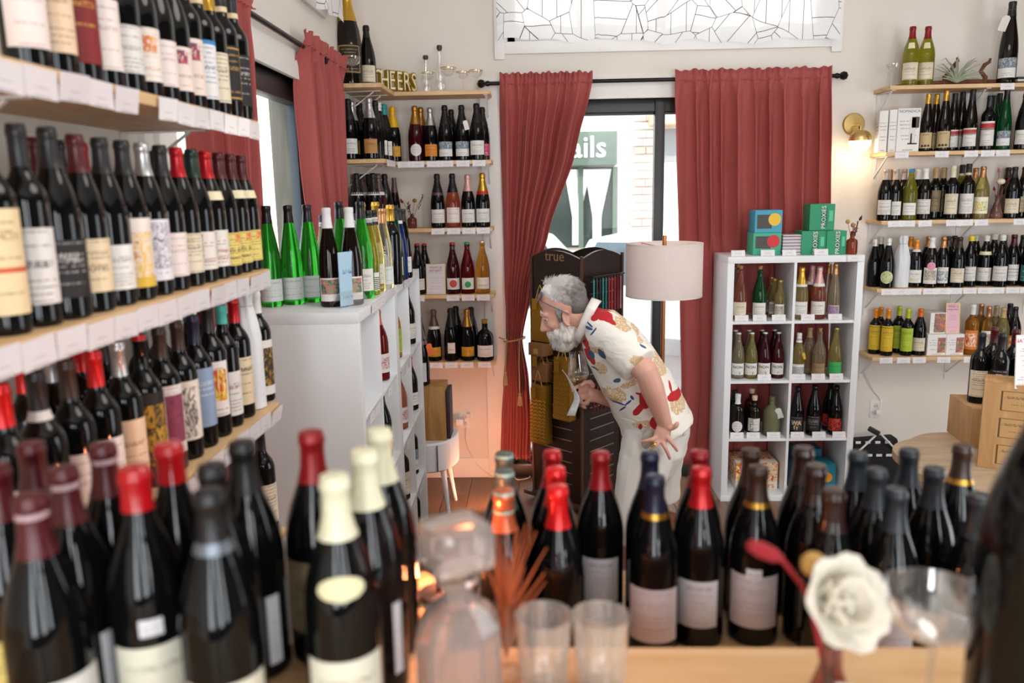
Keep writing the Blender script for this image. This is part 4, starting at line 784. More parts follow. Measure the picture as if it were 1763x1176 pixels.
EXTRA = {
    'vin': lambda o, p, lo: (bent_text(p, 'Le Vin de', 0.016, 0.062, ink, lo), bent_text(p, 'Renaissance', 0.011, 0.045, ink, lo)), 'vneck': neck_band(0.188, 0.208, 60, neck_cream), 'wneck': neck_band(0.185, 0.205, 62, neck_cream),
    'herm': lambda o, p, lo: bent_text(p, 'Hermitage', 0.013, 0.068, ink_r, lo), 'cotes': lambda o, p, lo: bent_text(p, 'CÔTES', 0.016, 0.075, plain('print_brown', '#6a5240', 0.6), lo), 'trb': txt('T.R.B.', 0.015, 0.095), 'allu': lambda o, p, lo: bent_text(p, 'ALLU', 0.014, 0.10, ink_w, lo), 'sancer': lambda o, p, lo: bent_text(p, 'SANTI', 0.014, 0.10, plain('print_gold', '#b5965a', 0.5), lo),
    'tannat': lambda o, p, lo: bent_text(p, 'TANNAT', 0.015, 0.125, plain('print_brown', '#6a5240', 0.6), lo), 'valr': lambda o, p, lo: bent_text(p, 'V', 0.012, 0.15, ink, lo),
    'oa': txt('O  A', 0.012, 0.10, ink_r), 'tag_w': hang_tag('#e6e2dc'), 'tag_o': hang_tag('#e2703c', -0.03, 0.02, 0.03, 0.06, -0.3), 'tag_big': hang_tag('#e4e1dd', 0.03, -0.016, 0.032, 0.065, 0.3), 'tag_sage': hang_tag('#d8dad0', 0.03, 0.03, 0.034, 0.062, -0.35), 'tag_y': hang_tag('#e0b92c', -0.03, 0.03, 0.016, 0.045, -0.2),
    'ring': gold_ring, 'non2': lambda o, p, lo: (bent_text(p, 'NON', 0.030, 0.083, ink, lo), bent_text(p, '2', 0.026, 0.042, ink, lo, a_c=-PI / 2 + 0.3)), 'non3': lambda o, p, lo: (bent_text(p, 'NON', 0.030, 0.083, ink, lo), bent_text(p, '3', 0.026, 0.042, ink, lo, a_c=-PI / 2 + 0.3)), 'non5': lambda o, p, lo: (bent_text(p, 'NON', 0.030, 0.083, ink, lo), bent_text(p, '5', 0.026, 0.042, ink, lo, a_c=-PI / 2 + 0.3)), 'non7': lambda o, p, lo: (bent_text(p, 'NON', 0.030, 0.083, ink, lo), bent_text(p, '7', 0.026, 0.042, ink, lo, a_c=-PI / 2 + 0.1)),
    'reddisc': dot(0, 0.066, 0.024, plain('print_rose', '#c44a44', 0.6)), 'greendisc': dot(0, 0.06, 0.02, plain('print_green', '#2f9a5c', 0.6)), 'pinkdisc': dot(0.1, 0.13, 0.024, plain('sticker_pink', '#d98fa8', 0.6), 'sticker'), 'yellowdot': dot(-0.45, 0.05, 0.006, plain('print_yellow', '#e0b21c', 0.6)), 'dots': lambda o, p, lo: [dot(q, 0.035, 0.007, plain('print_dark', '#3a2c1a', 0.6))(o, p, lo) for q in (-0.45, 0, 0.45)],
    'ritual': lambda o, p, lo: text_obj('lettering', 'RITUAL', 0.030, ink, lo, lambda x, y, z: ((prof_r(p, 0.08) + 0.0012) * math.cos(-PI / 2 - 0.25 - y / 0.042), (prof_r(p, 0.08) + 0.0012) * math.sin(-PI / 2 - 0.25 - y / 0.042), 0.085 + x), bold=0.0003),
    'wait': lambda o, p, lo: (bent_text(p, 'WA', 0.036, 0.085, plain('print_sand', '#d8b98a', 0.6), lo, bold=0.001), bent_text(p, 'IT', 0.036, 0.055, plain('print_sand', '#d8b98a', 0.6), lo, bold=0.001)),
    'oval_n': lambda o, p, lo: link('neck_label', band_mesh(p, 0.172, 0.198, 40, plain('neck_oval', '#d8cfa6', 0.6), 'neck_label', shape='oval', rows=10), o), 'vtri': lambda o, p, lo: link('neck_label', band_mesh(p, 0.185, 0.215, 26, neck_cream, 'neck_label'), o), 'sticker': lambda o, p, lo: link('sticker', band_mesh(p, 0.118, 0.138, 17, LBL['sq'][3], 'sticker', 0.001), o), 'strip_r': lambda o, p, lo: link('back_label', band_mesh(p, 0.03, 0.12, 9, LBL['strip'][3], 'back_label', 0.001, a_c=-PI / 2 + 0.75), o),
    'collar': lambda o, p, lo: link('neck_label', band_mesh(p, PROF[p][-1][1] - 0.125, PROF[p][-1][1] - 0.108, 170, plain('collar_mauve', '#6a4a58', 0.4, 0.4), 'neck_label'), o), 'redband': lambda o, p, lo: link('neck_label', band_mesh(p, PROF[p][-1][1] - 0.125, PROF[p][-1][1] - 0.103, 175, plain('collar_red', '#b3201c', 0.4), 'neck_label'), o), 'wcollar': lambda o, p, lo: link('neck_label', band_mesh(p, PROF[p][-1][1] - 0.118, PROF[p][-1][1] - 0.100, 160, plain('collar_white', '#dcd8d4', 0.5), 'neck_label'), o), 'wring': lambda o, p, lo: link('capsule_band', band_mesh(p, PROF[p][-1][1] - 0.075, PROF[p][-1][1] - 0.060, 179, plain('collar_white', '#dcd8d4', 0.5), 'capsule_band', 0.0014, n=28), o), 'bwring': lambda o, p, lo: link('capsule_band', band_mesh(p, PROF[p][-1][1] - 0.048, PROF[p][-1][1] - 0.030, 179, LBL['stripes'][3], 'capsule_band', 0.0014, n=28), o), 'cream_neck': lambda o, p, lo: link('neck_label', band_mesh(p, PROF[p][-1][1] - 0.06, PROF[p][-1][1] - 0.048, 179, plain('neck_buff', '#d9c49a', 0.5), 'neck_label', 0.0014, n=28), o), 'gbands': lambda o, p, lo: [link('capsule_band', band_mesh(p, PROF[p][-1][1] - q - 0.004, PROF[p][-1][1] - q, 179, plain('ring_pale_green', '#a9cfc2', 0.35, 0.3), 'capsule_band', 0.0016, n=28), o) for q in (0.001, 0.03)],
    'mauveneck': lambda o, p, lo: link('capsule_band', band_mesh(p, PROF[p][-1][1] - 0.022, PROF[p][-1][1] - 0.016, 90, plain('mauve_band', '#b79aa0', 0.5), 'capsule_band', 0.0012), o),  # pale mauve half band near the capsule top
}
def lab(g, c, l, place):
    bits = [GDESC[g] + ' bottle']
    if c: bits.append(CAP[c][4])
    if l: bits.append(LBL[l][4])
    s = ', '.join(bits + [place]); n = len(s.replace(',', ' ').split())
    if n > 16 and c: s = ', '.join([bits[0], CAP[c][4], place])
    return s

# ================================================================== PLACING BOTTLES
SKIPPED = []
def shelf_row(items, z, place, where, group, ref, desc_end, rev=False, turn=None, fat=1.0, skip=()):
    """items: (px, profile, glass, cap, label[, extras[, back row 0/1/2[, scale]]])"""
    full = [(i + ((), 0, 1.0)[len(i) - 5:]) if len(i) < 8 else i for i in items]
    fr_ = sorted([i for i in full if i[6] == 0], key=lambda i: i[0], reverse=rev); bk = sorted([i for i in full if i[6] > 0], key=lambda i: i[0], reverse=rev)
    # keep every bottle in its column of view but slide it deeper or nearer until no two touch
    pos = {}; allb = fr_ + bk
    for k, i in enumerate(allb): pos[id(i)] = [i[0], place.rows[i[6]], max(q[0] for q in PROF[i[1]]) * i[7] * fat]
    L_ = [pos[id(i)] for i in allb]
    if fat < 1.0:      # long shelves: an even front row, the back row standing in its gaps
        ya, yb = place.at(fr_[0][0], place.rows[0])[1], place.at(fr_[-1][0], place.rows[0])[1]; st = (ya - yb) / max(1, len(fr_) - 1 + len(skip))
        k = 0
        for n, i in enumerate(fr_):
            if n in skip: SKIPPED.append((where, ya - k * st)); k += 1
            pos[id(i)] = ya - k * st; k += 1
        for n, i in enumerate(bk): pos[id(i)] = None
    for it in range(400 if fat == 1.0 else 0):
        moved = False
        for a in range(len(L_)):
            for b in range(a + 1, len(L_)):
                A_, B_ = L_[a], L_[b]; pa, pb_ = place.at(A_[0], A_[1]), place.at(B_[0], B_[1])
                need = A_[2] + B_[2] + 0.0015; d = math.hypot(pa[0] - pb_[0], pa[1] - pb_[1])
                if d < need:
                    moved = True; f, k = (A_, B_) if (A_[1] - B_[1]) * place.deep <= 0 else (B_, A_); s = ((need - d) * 0.4 + 0.0004) * place.give
                    f[1] = place.clamp(f[1] - place.deep * s, f[2]); k[1] = place.clamp(k[1] + place.deep * s, k[2])
                    e = (0.25 if it > 60 else 0.06) if place.give > 0.9 else 0.2
                    if A_[0] < B_[0]: A_[0] -= e; B_[0] += e
                    else: A_[0] += e; B_[0] -= e
        if not moved: break
    for lst, back in ((fr_, False), (bk, True)):
        for n, i in enumerate(lst):
            (px, p, g, c, l, ex, r, sc) = i
            if fat == 1.0: loc = place.at(pos[id(i)][0], pos[id(i)][1])
            else:
                yy = pos[id(i)]
                if yy is None: y_ = place.at(px, place.rows[1])[1]; yy = ya - 0.04 - st * round((ya - 0.04 - y_) / st)
                loc = (place.rows[1 if back else 0], yy, z + 0.0005)
            w = '%s%s from %s, %s' % (ordinal(n + 1), ' back-row' if back else '', ref, where)
            lb = lab(g, c, l, w)
            if len(lb.replace(',', ' ').split()) > 16: lb = lab(g, c, '', w)
            if len(lb.replace(',', ' ').split()) > 16: lb = lab(g, '', '', w)
            bottle(loc, p, g, c, l, lb, group, rz=None if turn is None else turn(loc), scale=sc, extra=ex, fat=fat)
RY = (4.868, 4.955, 4.985)
GR = 'bottles on the sconce wall shelves'
class Slots:
    def __init__(s, at, rows, lo, hi, deep, give=1.0): s.give = give; s.at = at; s.rows = rows; s.lo = lo; s.hi = hi; s.deep = deep
    def clamp(s, t, r): return min(max(t, s.lo + r), s.hi - r)
def pr(z): return Slots(lambda px, t: (x_on(px, t, z), t, z + 0.0005), RY, 4.802, YB - 0.004, 1)
shelf_row([(1565, 'bur', 'olive', 'dr', 'cream', ('vtri',), 0, 1.1), (1591, 'bur', 'olive', 'dr', 'cream', ('vtri',), 0, 1.1), (1731, 'rie', 'brown', 'k', 'photo', ('tag_big',), 0, 1.28)], 2.415, pr(2.415), 'topmost sconce-wall shelf', GR, 'the sconce', '')
shelf_row([(1592, 'rie', 'brown', 'g', 'tandots', ('dots',), 0, .93), (1606, 'rie', 'brown', 'g', 'tandots', (), 1, .95), (1622, 'rie', 'brown', 'g', 'tandots', ('dots',), 0, .98), (1637, 'rie', 'brown', 'k', 'peter', (), 1, .95), (1650, 'rie', 'brown', 'k', 'peter', (), 1, .98), (1667, 'rie', 'brown', 'k', 'peter', (), 0, .98), (1697, 'bdx', 'dark', 'k', 'peter', (), 0, 1.02), (1706, 'rie', 'dgreen', 'k', '', (), 1, .9), (1713, 'rie', 'dgreen', 'k', '', (), 1, .95), (1725, 'rie', 'dgreen', 'ks', 'photo', (), 0, .98), (1759, 'chp', 'dark', 'kf', 'white', (), 0, 1.0), (1778, 'bur', 'dark', 'k', 'white')], 2.045, pr(2.045), 'second sconce-wall shelf', GR, 'the sconce', '')
shelf_row([(1521, 'bur', 'dark', 'tg', 'white2', (), 0), (1537, 'bur', 'brown', 'tg', 'white', (), 0), (1527, 'bur', 'brown', 'tan', '', (), 1), (1552, 'bur', 'dark', 'tg', '', (), 1), (1564, 'bur', 'olive', 'bl', 'white3', (), 0), (1576, 'bur', 'dark', 'w', '', (), 1), (1588, 'bur', 'brown', 'w', 'white2', (), 0), (1606, 'bdx', 'dark', 'tan', 'kraftdark', (), 1), (1619, 'bdx', 'dark', 'tan', 'kraftdark', (), 1), (1635, 'bdx', 'dark', 'cr', 'cream', (), 0, 1.03), (1650, 'bdx', 'olive', 'k', '', ('cream_neck',), 1, 1.05), (1661, 'bdx', 'brown', 'k', 'white', ('cream_neck',), 0, 1.06), (1673, 'bur', 'yellow', 'ch', '', (), 1), (1686, 'bur', 'yellow', 'ch', 'flowers', (), 0, 1.02), (1730, 'bur', 'dark', 'k', 'kraftdark', (), 1), (1740, 'bur', 'dark', 'k', 'cream', (), 0), (1757, 'bur', 'dark', 'k', 'cream2', (), 0), (1776, 'bur', 'dark', 'k', 'white')], 1.65, pr(1.65), 'third sconce-wall shelf', GR, 'the sconce', '')
shelf_row([(1503, 'chp', 'dark', 'wf', '', (), 1, .9), (1512, 'chp', 'dark', 'wf', 'round', (), 1, .93), (1525, 'chp', 'dark', 'wf', 'round', (), 0, .93), (1563, 'bur', 'dark', 'o', '', ('wring',), 1), (1574, 'bur', 'dark', 'o', 'white', ('yellowdot', 'wring'), 0, .96), (1593, 'bur', 'dark', 'ch', '', (), 1), (1600, 'bur', 'brown', 'w', 'art', ('pinkdisc',), 0), (1621, 'bur', 'dark', 'ch', 'wave', (), 0), (1627, 'bur', 'dark', 'br', '', (), 1), (1636, 'bur', 'dark', 'br', '', (), 1), (1645, 'bur', 'dark', 'br', 'cream', (), 0), (1666, 'bur', 'dark', 'yw', 'white2', (), 0, 1.01), (1677, 'bur', 'brown', 'ww', '', (), 1), (1692, 'bur', 'dark', 'ww', 'white', ('wneck',), 0, 1.01), (1706, 'bur', 'dark', 'ww', '', (), 1, 1.03), (1717, 'bur', 'dark', 'ww', 'white2', (), 0, 1.03), (1728, 'bur', 'dark', 'm', '', (), 1), (1739, 'bur', 'dark', 'm', 'linenote', (), 0, 1.02), (1753, 'bur', 'dark', 'k', '', (), 1), (1762, 'bur', 'dark', 'yw', 'teal', (), 0, 1.05)], 1.247, pr(1.247), 'fourth sconce-wall shelf', GR, 'the sconce', '')
shelf_row([(1504, 'bdx', 'dark', 'o', 'yellow2', (), 1, .93), (1512, 'bdx', 'dark', 'o', 'yellow2', (), 1, .93), (1525, 'bdx', 'dark', 'o', 'yellow2', (), 0, .95), (1544, 'bdx', 'dark', 'og', 'lime', (), 1, .96), (1559, 'bdx', 'dark', 'og', 'lime', (), 0, .95), (1580, 'bur', 'dark', 'or', 'cream', (), 0, .96), (1669, 'bdx', 'amber', 'w', 'orl', (), 0, 1.02), (1684, 'bdx', 'gold', 'ch', '', (), 1, .98), (1697, 'bdx', 'gold', 'ch', 'art', (), 0, .96), (1709, 'bdx', 'pale', 'tan', '', (), 1, .94), (1720, 'bur', 'yellow', 'tan', '', (), 0, .97), (1732, 'bur', 'dark', 'k', '', (), 1), (1741, 'bur', 'dark', 'k', 'orl', (), 0, .97)], 0.828, pr(0.828), 'lowest sconce-wall shelf', GR, 'the sconce', '')

# corner shelves
GC = 'bottles on the corner shelves'
tag_top = bottle((x_on(604, 4.55, 2.44), 4.55, 2.4405), 'chp', 'brown', 'gf', 'blackgold', 'giant gold-foiled champagne bottle on the topmost side shelf', GC, scale=1.58, name='champagne_bottle')
bottle((x_on(635, 4.65, 2.44), 4.65, 2.4405), 'chp', 'brown', 'k', 'cream', 'dark magnum champagne bottle beside the giant gold-foiled one', GC, scale=1.06, name='champagne_bottle')
shelf_row([(717, 'chp', 'wine', 'cf', 'oval'), (727, 'chp', 'wine', 'cf', '', (), 1), (743, 'chp', 'dark', 'sf', 'orange', (), 0, .96), (768, 'chp', 'dark', 'kf', 'photo', (), 0, 1.0), (779, 'chp', 'dark', 'kf', '', (), 1, .95), (797, 'chp', 'dark', 'kf', 'photo', ('tag_w',), 0, 1.0), (822, 'chp', 'dark', 'kf', 'white', (), 0, 1.02), (832, 'chp', 'dark', 'kf', 'pinkart', (), 1, .98)], 2.045, pr(2.045), 'second corner shelf', GC, 'the curtain', '', True)
shelf_row([(755, 'chp', 'dark', 'kf', 'white', ('collar',)), (781, 'chp', 'pink', 'kf', 'pale', (), 0), (807, 'chp', 'dark', 'pk', 'white', (), 0, .98), (832, 'chp', 'dark', 'gf', 'white', ('redband',), 0)], 1.65, pr(1.65), 'third corner shelf', GC, 'the curtain', '', True)
shelf_row([(721, 'chp', 'dark', 'rc', 'redflower', (), 0, .97), (733, 'chp', 'dark', 'rc', '', (), 1, .95), (781, 'chp', 'wine', 'rc', 'redcircle', ('reddisc',), 0, .98), (806, 'chp', 'red', 'gc', 'greenblob', ('greendisc',), 0, .98), (832, 'chp', 'amber', 'wc', 'arch', (), 0, 1.0)], 1.247, pr(1.247), 'fourth corner shelf', GC, 'the curtain', '', True)
shelf_row([(749, 'chp', 'dark', 'mf', 'veuve', ('wcollar',), 0, 1.0), (778, 'chp', 'dark', 'kf', 'pill', (), 0, 1.02), (787, 'chp', 'dark', 'kf', '', (), 1, 1.02), (806, 'chp', 'dark', 'cf', 'veuve', (), 0, 1.0), (813, 'chp', 'dark', 'kf', '', (), 1, 1.0), (836, 'jug', 'dark', 'gs', 'white', (), 0, 1.12), (722, 'chp', 'dark', 'mf', '', (), 1)], 0.828, pr(0.828), 'lowest corner shelf', GC, 'the curtain', '', True)
# side (wing) shelves: rows parallel to the side wall, several deep
def wing(z):
    return Slots(lambda px, t: (max(XL + 0.05, x_on(px, t, z)), t, z + 0.0005), (4.47, 4.57, 4.68), 4.41, 4.80, 1)
shelf_row([(610, 'chp', 'dark', 'sf', 'brownl', (), 0, 1.0), (640, 'chp', 'dark', 'sf', 'brownl', (), 0, 1.02), (594, 'chp', 'dark', 'kf', 'white', (), 0), (622, 'chp', 'dark', 'kf', '', (), 1), (650, 'chp', 'dark', 'kf', '', (), 1), (656, 'chp', 'dark', 'wf', 'white', (), 2), (664, 'chp', 'dark', 'tf', 'white', (), 2, 1.0)], 2.045, wing(2.045), 'second side shelf', GC, 'the side window', '')
bottle((x_on(679, 4.87, 2.045), 4.87, 2.045), 'chp', 'dark', 'yf', 'veuve', 'dark champagne bottle with long yellow foil in the shelf corner', GC, name='champagne_bottle')
shelf_row([(617, 'chp', 'dark', 'kf', '', ('wcollar',), 0), (646, 'chp', 'dark', 'kf', '', ('wcollar',), 0), (600, 'chp', 'dark', 'kf', '', (), 1), (628, 'chp', 'wine', 'mf', '', ('wcollar',), 1), (655, 'chp', 'wine', 'mf', '', ('wcollar',), 1), (637, 'chp', 'dark', 'kf', '', (), 2), (666, 'chp', 'dark', 'kf', '', (), 2)], 1.65, wing(1.65), 'third side shelf', GC, 'the side window', '')
bottle((x_on(682, 4.86, 1.65), 4.86, 1.65), 'rie', 'brown', 'mf', '', 'slender brown bottle in the corner of the third shelf', GC, scale=.86)

# long shelves on the left wall
GL = 'bottles on the long wine shelves'
LXR = (-0.772, -0.872, -0.965)
def pl(z): return Slots(lambda px, t: (t, y_on(px, t, z), z + 0.0005), LXR, XL + 0.004, LXE - 0.004, -1, 0.35)
def lturn(a=48): return lambda loc: math.radians(a)
z = LZ[0]
shelf_row([(50, 'bdx', 'dark', 'k', 'pale'), (120, 'bdx', 'dark', 'k', 'peach'), (158, 'bdx', 'dark', 'k', 'redlabel', (), 0), (199, 'bdx', 'dark', 'k', 'pale', (), 0), (223, 'bur', 'dark', 'k', 'white2', (), 0), (245, 'bur', 'dark', 'm', 'logo', (), 0), (285, 'bur', 'dark', 'k', 'pale', (), 0), (315, 'bur', 'dark', 'm', 'crest', (), 0), (336, 'bdx', 'dark', 'k', 'crest', ('cream_neck',), 0), (353, 'bdx', 'dark', 'k', 'bluetop', ('cream_neck',), 0), (372, 'bdx', 'dark', 'g', 'cream', (), 0), (392, 'bdx', 'dark', 'k', 'blackgold', ('cream_neck',), 0, 1.05), (413, 'bdx', 'dark', 'k', 'black', ('cream_neck',), 0, 1.05)], z, pl(z), 'top long shelf', GL, 'the side window', '', True, lturn(), 0.9)
z = LZ[1]
shelf_row([(14, 'bdx', 'dark', 'k', 'stripeo'), (50, 'bdx', 'dark', 'k', 'white2', ('trb',)), (112, 'bur', 'dark', 'k', 'black', ('allu',), 0, 1.02), (157, 'bur', 'dark', 'm', 'cream2', ('cotes',)), (200, 'bur', 'dark', 'k', 'white'), (232, 'bur', 'dark', 'k', 'goldtree', (), 0), (255, 'bur', 'dark', 's', 'tree', (), 0), (272, 'bur', 'dark', 'k', 'pale', (), 0), (302, 'bur', 'dark', 'r', 'cream', ('sancer',)), (329, 'bur', 'dark', 'dg', 'vine', (), 0), (355, 'bur', 'dark', 'r', 'vine', ('herm', 'wneck')), (384, 'bur', 'dark', 'm', 'yellow', ('vin',)), (411, 'bur', 'dark', 'm', 'yellow', ('vin', 'vneck')), (429, 'bur', 'dark', 'm', 'yellow', ('vneck',), 0), (75, 'bur', 'dark', 'm', '', (), 1), (140, 'bur', 'dark', 'k', '', (), 1), (180, 'bur', 'dark', 'r', '', (), 1), (290, 'bur', 'dark', 'k', '', (), 1), (345, 'bur', 'dark', 'br', '', (), 1), (370, 'bur', 'dark', 'm', '', (), 1)], z, pl(z), 'middle long shelf', GL, 'the side window', '', True, lturn(), 0.9)
z = LZ[2]
shelf_row([(45, 'bdx', 'dark', 'rb', 'pale'), (123, 'bdx', 'dark', 'k', 'pale', ('wring',)), (160, 'bdx', 'dark', 'br', 'pale', (), 0), (205, 'bdx', 'dark', 'rb', 'pale', (), 0), (240, 'bdx', 'dark', 's', 'peach', (), 0), (268, 'bdx', 'dark', 'rc', 'gold', (), 0), (296, 'bdx', 'dark', 'br', 'plum', ('valr',)), (322, 'bdx', 'dark', 'br', 'branch', (), 0), (342, 'bdx', 'dark', 'n', 'blue', (), 0), (371, 'bdx', 'dark', 'k', 'tomato', (), 0, 1.05), (390, 'bdx', 'dark', 't', 'white', ('oa',), 0), (412, 'bdx', 'dark', 'r', 'cream2', ('tannat',), 0, 1.03), (453, 'bdx', 'dark', 'w', 'goldart', (), 0, 1.02), (85, 'bdx', 'dark', 'rb', '', (), 1), (130, 'bdx', 'dark', 's', '', (), 1), (170, 'bdx', 'dark', 'rb', '', (), 1), (215, 'bdx', 'dark', 'k', '', (), 1), (250, 'bdx', 'dark', 't', '', (), 1), (300, 'bdx', 'dark', 'r', '', (), 1), (330, 'bdx', 'dark', 't', '', (), 1), (355, 'bdx', 'dark', 'r', '', (), 1), (395, 'bdx', 'dark', 'w', '', (), 1)], z, pl(z), 'lower long shelf', GL, 'the side window', '', True, lturn(), 0.9, (1,))
z = LZ[3]
shelf_row([(460, 'bdx', 'dark', 'k', 'cream', (), 0), (415, 'bdx', 'dark', 'k', 'white', (), 0), (362, 'bdx', 'dark', 'm', 'white', (), 0), (300, 'bdx', 'dark', 'r', 'cream', (), 0)], z, pl(z), 'lowest long shelf', GL, 'the side window', '', True, lturn(), 0.9)

# top of the white aisle unit
GM = 'bottles on the white aisle unit'
top = 1.47
mt = [(470, 527, 'rie', 'green', 'ks', 'riesl', (), 1.0, 'first bright green bottle from the long shelves on the white aisle unit'), (506, 523, 'rie', 'green', 'ks', 'riesl', (), 1.0, 'middle one of three bright green bottles on the white aisle unit'), (538, 519, 'rie', 'green', 'ks', 'riesl', (), 1.0, 'bright green bottle right beside the parrot-label bottles on the aisle unit'),
      (571, 527, 'rie', 'brown', 'paper', 'parrot', (), .97, 'brown bottle with parrot label and paper twist standing before the green bottles'), (609, 524, 'rie', 'brown', 'paper', 'parrot', (), .97, 'brown parrot-label bottle half hidden by the pale blue table sign'),
      (563, 508, 'rie', 'olive', 'bs', 'white', ('bwring',), .88, 'yellow-green bottle, navy screw cap, behind the green bottles'), (592, 511, 'rie', 'green', 'ks', 'riesl', (), 1.02, 'green bottle, black screw cap, between the two parrot-label bottles'), (628, 513, 'rie', 'green', 'ks', 'white', (), 1.02, 'green bottle, black screw cap, just beyond the parrot-label bottles'), (640, 507, 'rie', 'olive', 'ks', 'stripes', ('bwring',), .92, 'yellow-green bottle with black and white striped label on the aisle unit'), (613, 499, 'rie', 'yellow', 'bs', 'white', ('bwring',), .88, 'yellow bottle, navy screw cap, in the middle of the aisle unit'), (650, 501, 'rie', 'yellow', 'k', 'white2', ('bwring',), .92, 'pale yellow bottle behind the striped-label bottle'), (629, 491, 'bdx', 'yellow', 'g', 'white', (), 1.16, 'tall yellow bottle, gold capsule, at the curtain side of the aisle unit'), (652, 484, 'bdx', 'yellow', 'g', 'white', (), 1.16, 'tall yellow bottle, gold capsule, behind the striped-label bottle'), (664, 496, 'rie', 'clear', 'ch', 'riesl', (), .93, 'clear bottle with a pale wrap just before the gold-capped dark bottle'),
      (677, 489, 'bdx', 'dark', 'g', '', (), 1.12, 'dark bottle, gold capsule, beside the little white arch ornament'), (683, 484, 'rie', 'dgreen', 'k', 'cream', (), .95, 'deep green bottle near the far end of the aisle unit'), (690, 481, 'rie', 'blue', 'k', '', ('wring',), .92, 'blue bottle near the far end of the aisle unit'), (698, 478, 'rie', 'dark', 'k', 'white', (), .9, 'dark slender bottle at the far end of the aisle unit')]
for (px, py, p, g, c, l, ex, s, lb) in mt:
    q = at_z(px, py, top); bottle((q.x, q.y, top), p, g, c, l, lb, GM, scale=s, extra=ex)
# bottles in the cells of the aisle unit (front plane at about x = -0.6)
for (px, r, p, g, c, l, ex, dx, s, lb) in [
    (628, 3, 'bdx', 'dgreen', 'k', 'mint', (), -0.075, 1.0, 'green bottle with mint framed label in the nearest cell of the aisle unit'), (655, 3, 'bur', 'red', 'or2', 'redscript', (), -0.05, 1.0, 'ruby bottle with red script label in the aisle unit'), (651, 3, 'bur', 'dark', 'k', 'redscript', (), -0.14, .9, 'dark bottle behind the ruby one in the aisle unit'),
    (679, 3, 'bur', 'amber', 'k', 'lime', (), -0.07, .95, 'amber bottle with patterned label in the aisle unit top row'), (703, 3, 'bur', 'dark', 'k', 'white', (), -0.06, 1.0, 'dark bottle in the farthest top cell of the aisle unit'),
    (664, 2, 'bur', 'dark', 'k', 'orl', (), -0.06, 1.0, 'dark bottle with orange block label in the aisle unit'), (636, 2, 'bdx', 'dark', 'k', 'white', (), -0.07, 1.0, 'dark bottle in the nearest second-row cell of the aisle unit'), (690, 2, 'bur', 'rose', 'rc', 'redscript', (), -0.06, .97, 'first of two coral bottles in the aisle unit'), (698, 2, 'bur', 'rose', 'rc', 'redcircle', (), -0.14, .97, 'second of two coral bottles in the aisle unit'), (709, 2, 'bur', 'dark', 'r', 'white3', (), -0.06, .97, 'dark bottle, red capsule, in the aisle unit second row'), (714, 2, 'bur', 'dark', 'k', 'white', (), -0.25, .95, 'dark bottle beside the red-capped one in the aisle unit'),
    (694, 1, 'bdx', 'dark', 'k', 'cream', (), -0.06, 1.0, 'dark bottle with cream script label low in the aisle unit'), (710, 1, 'bdx', 'dark', 'k', 'photo', (), -0.07, 1.0, 'dark bottle with a blue picture label low in the aisle unit'), (718, 1, 'bdx', 'dark', 'k', 'white', (), -0.17, 1.0, 'dark bottle at the far low cell of the aisle unit'), (716, 0, 'bdx', 'dark', 'k', '', (), -0.07, 1.0, 'dark bottle on the floor row of the aisle unit')]:
    X = -0.605 + dx; zz = KZ[r] + 0.0005; yy = y_on(px, X, zz); cc_ = min((2.80, 3.145, 3.57, 3.915), key=lambda q: abs(q - yy)); yy = min(max(yy, cc_ - 0.118), cc_ + 0.118)
    bottle((X, yy, zz), p, g, c, l, lb, GM, rz=math.radians(58), scale=s * 0.98, extra=ex)

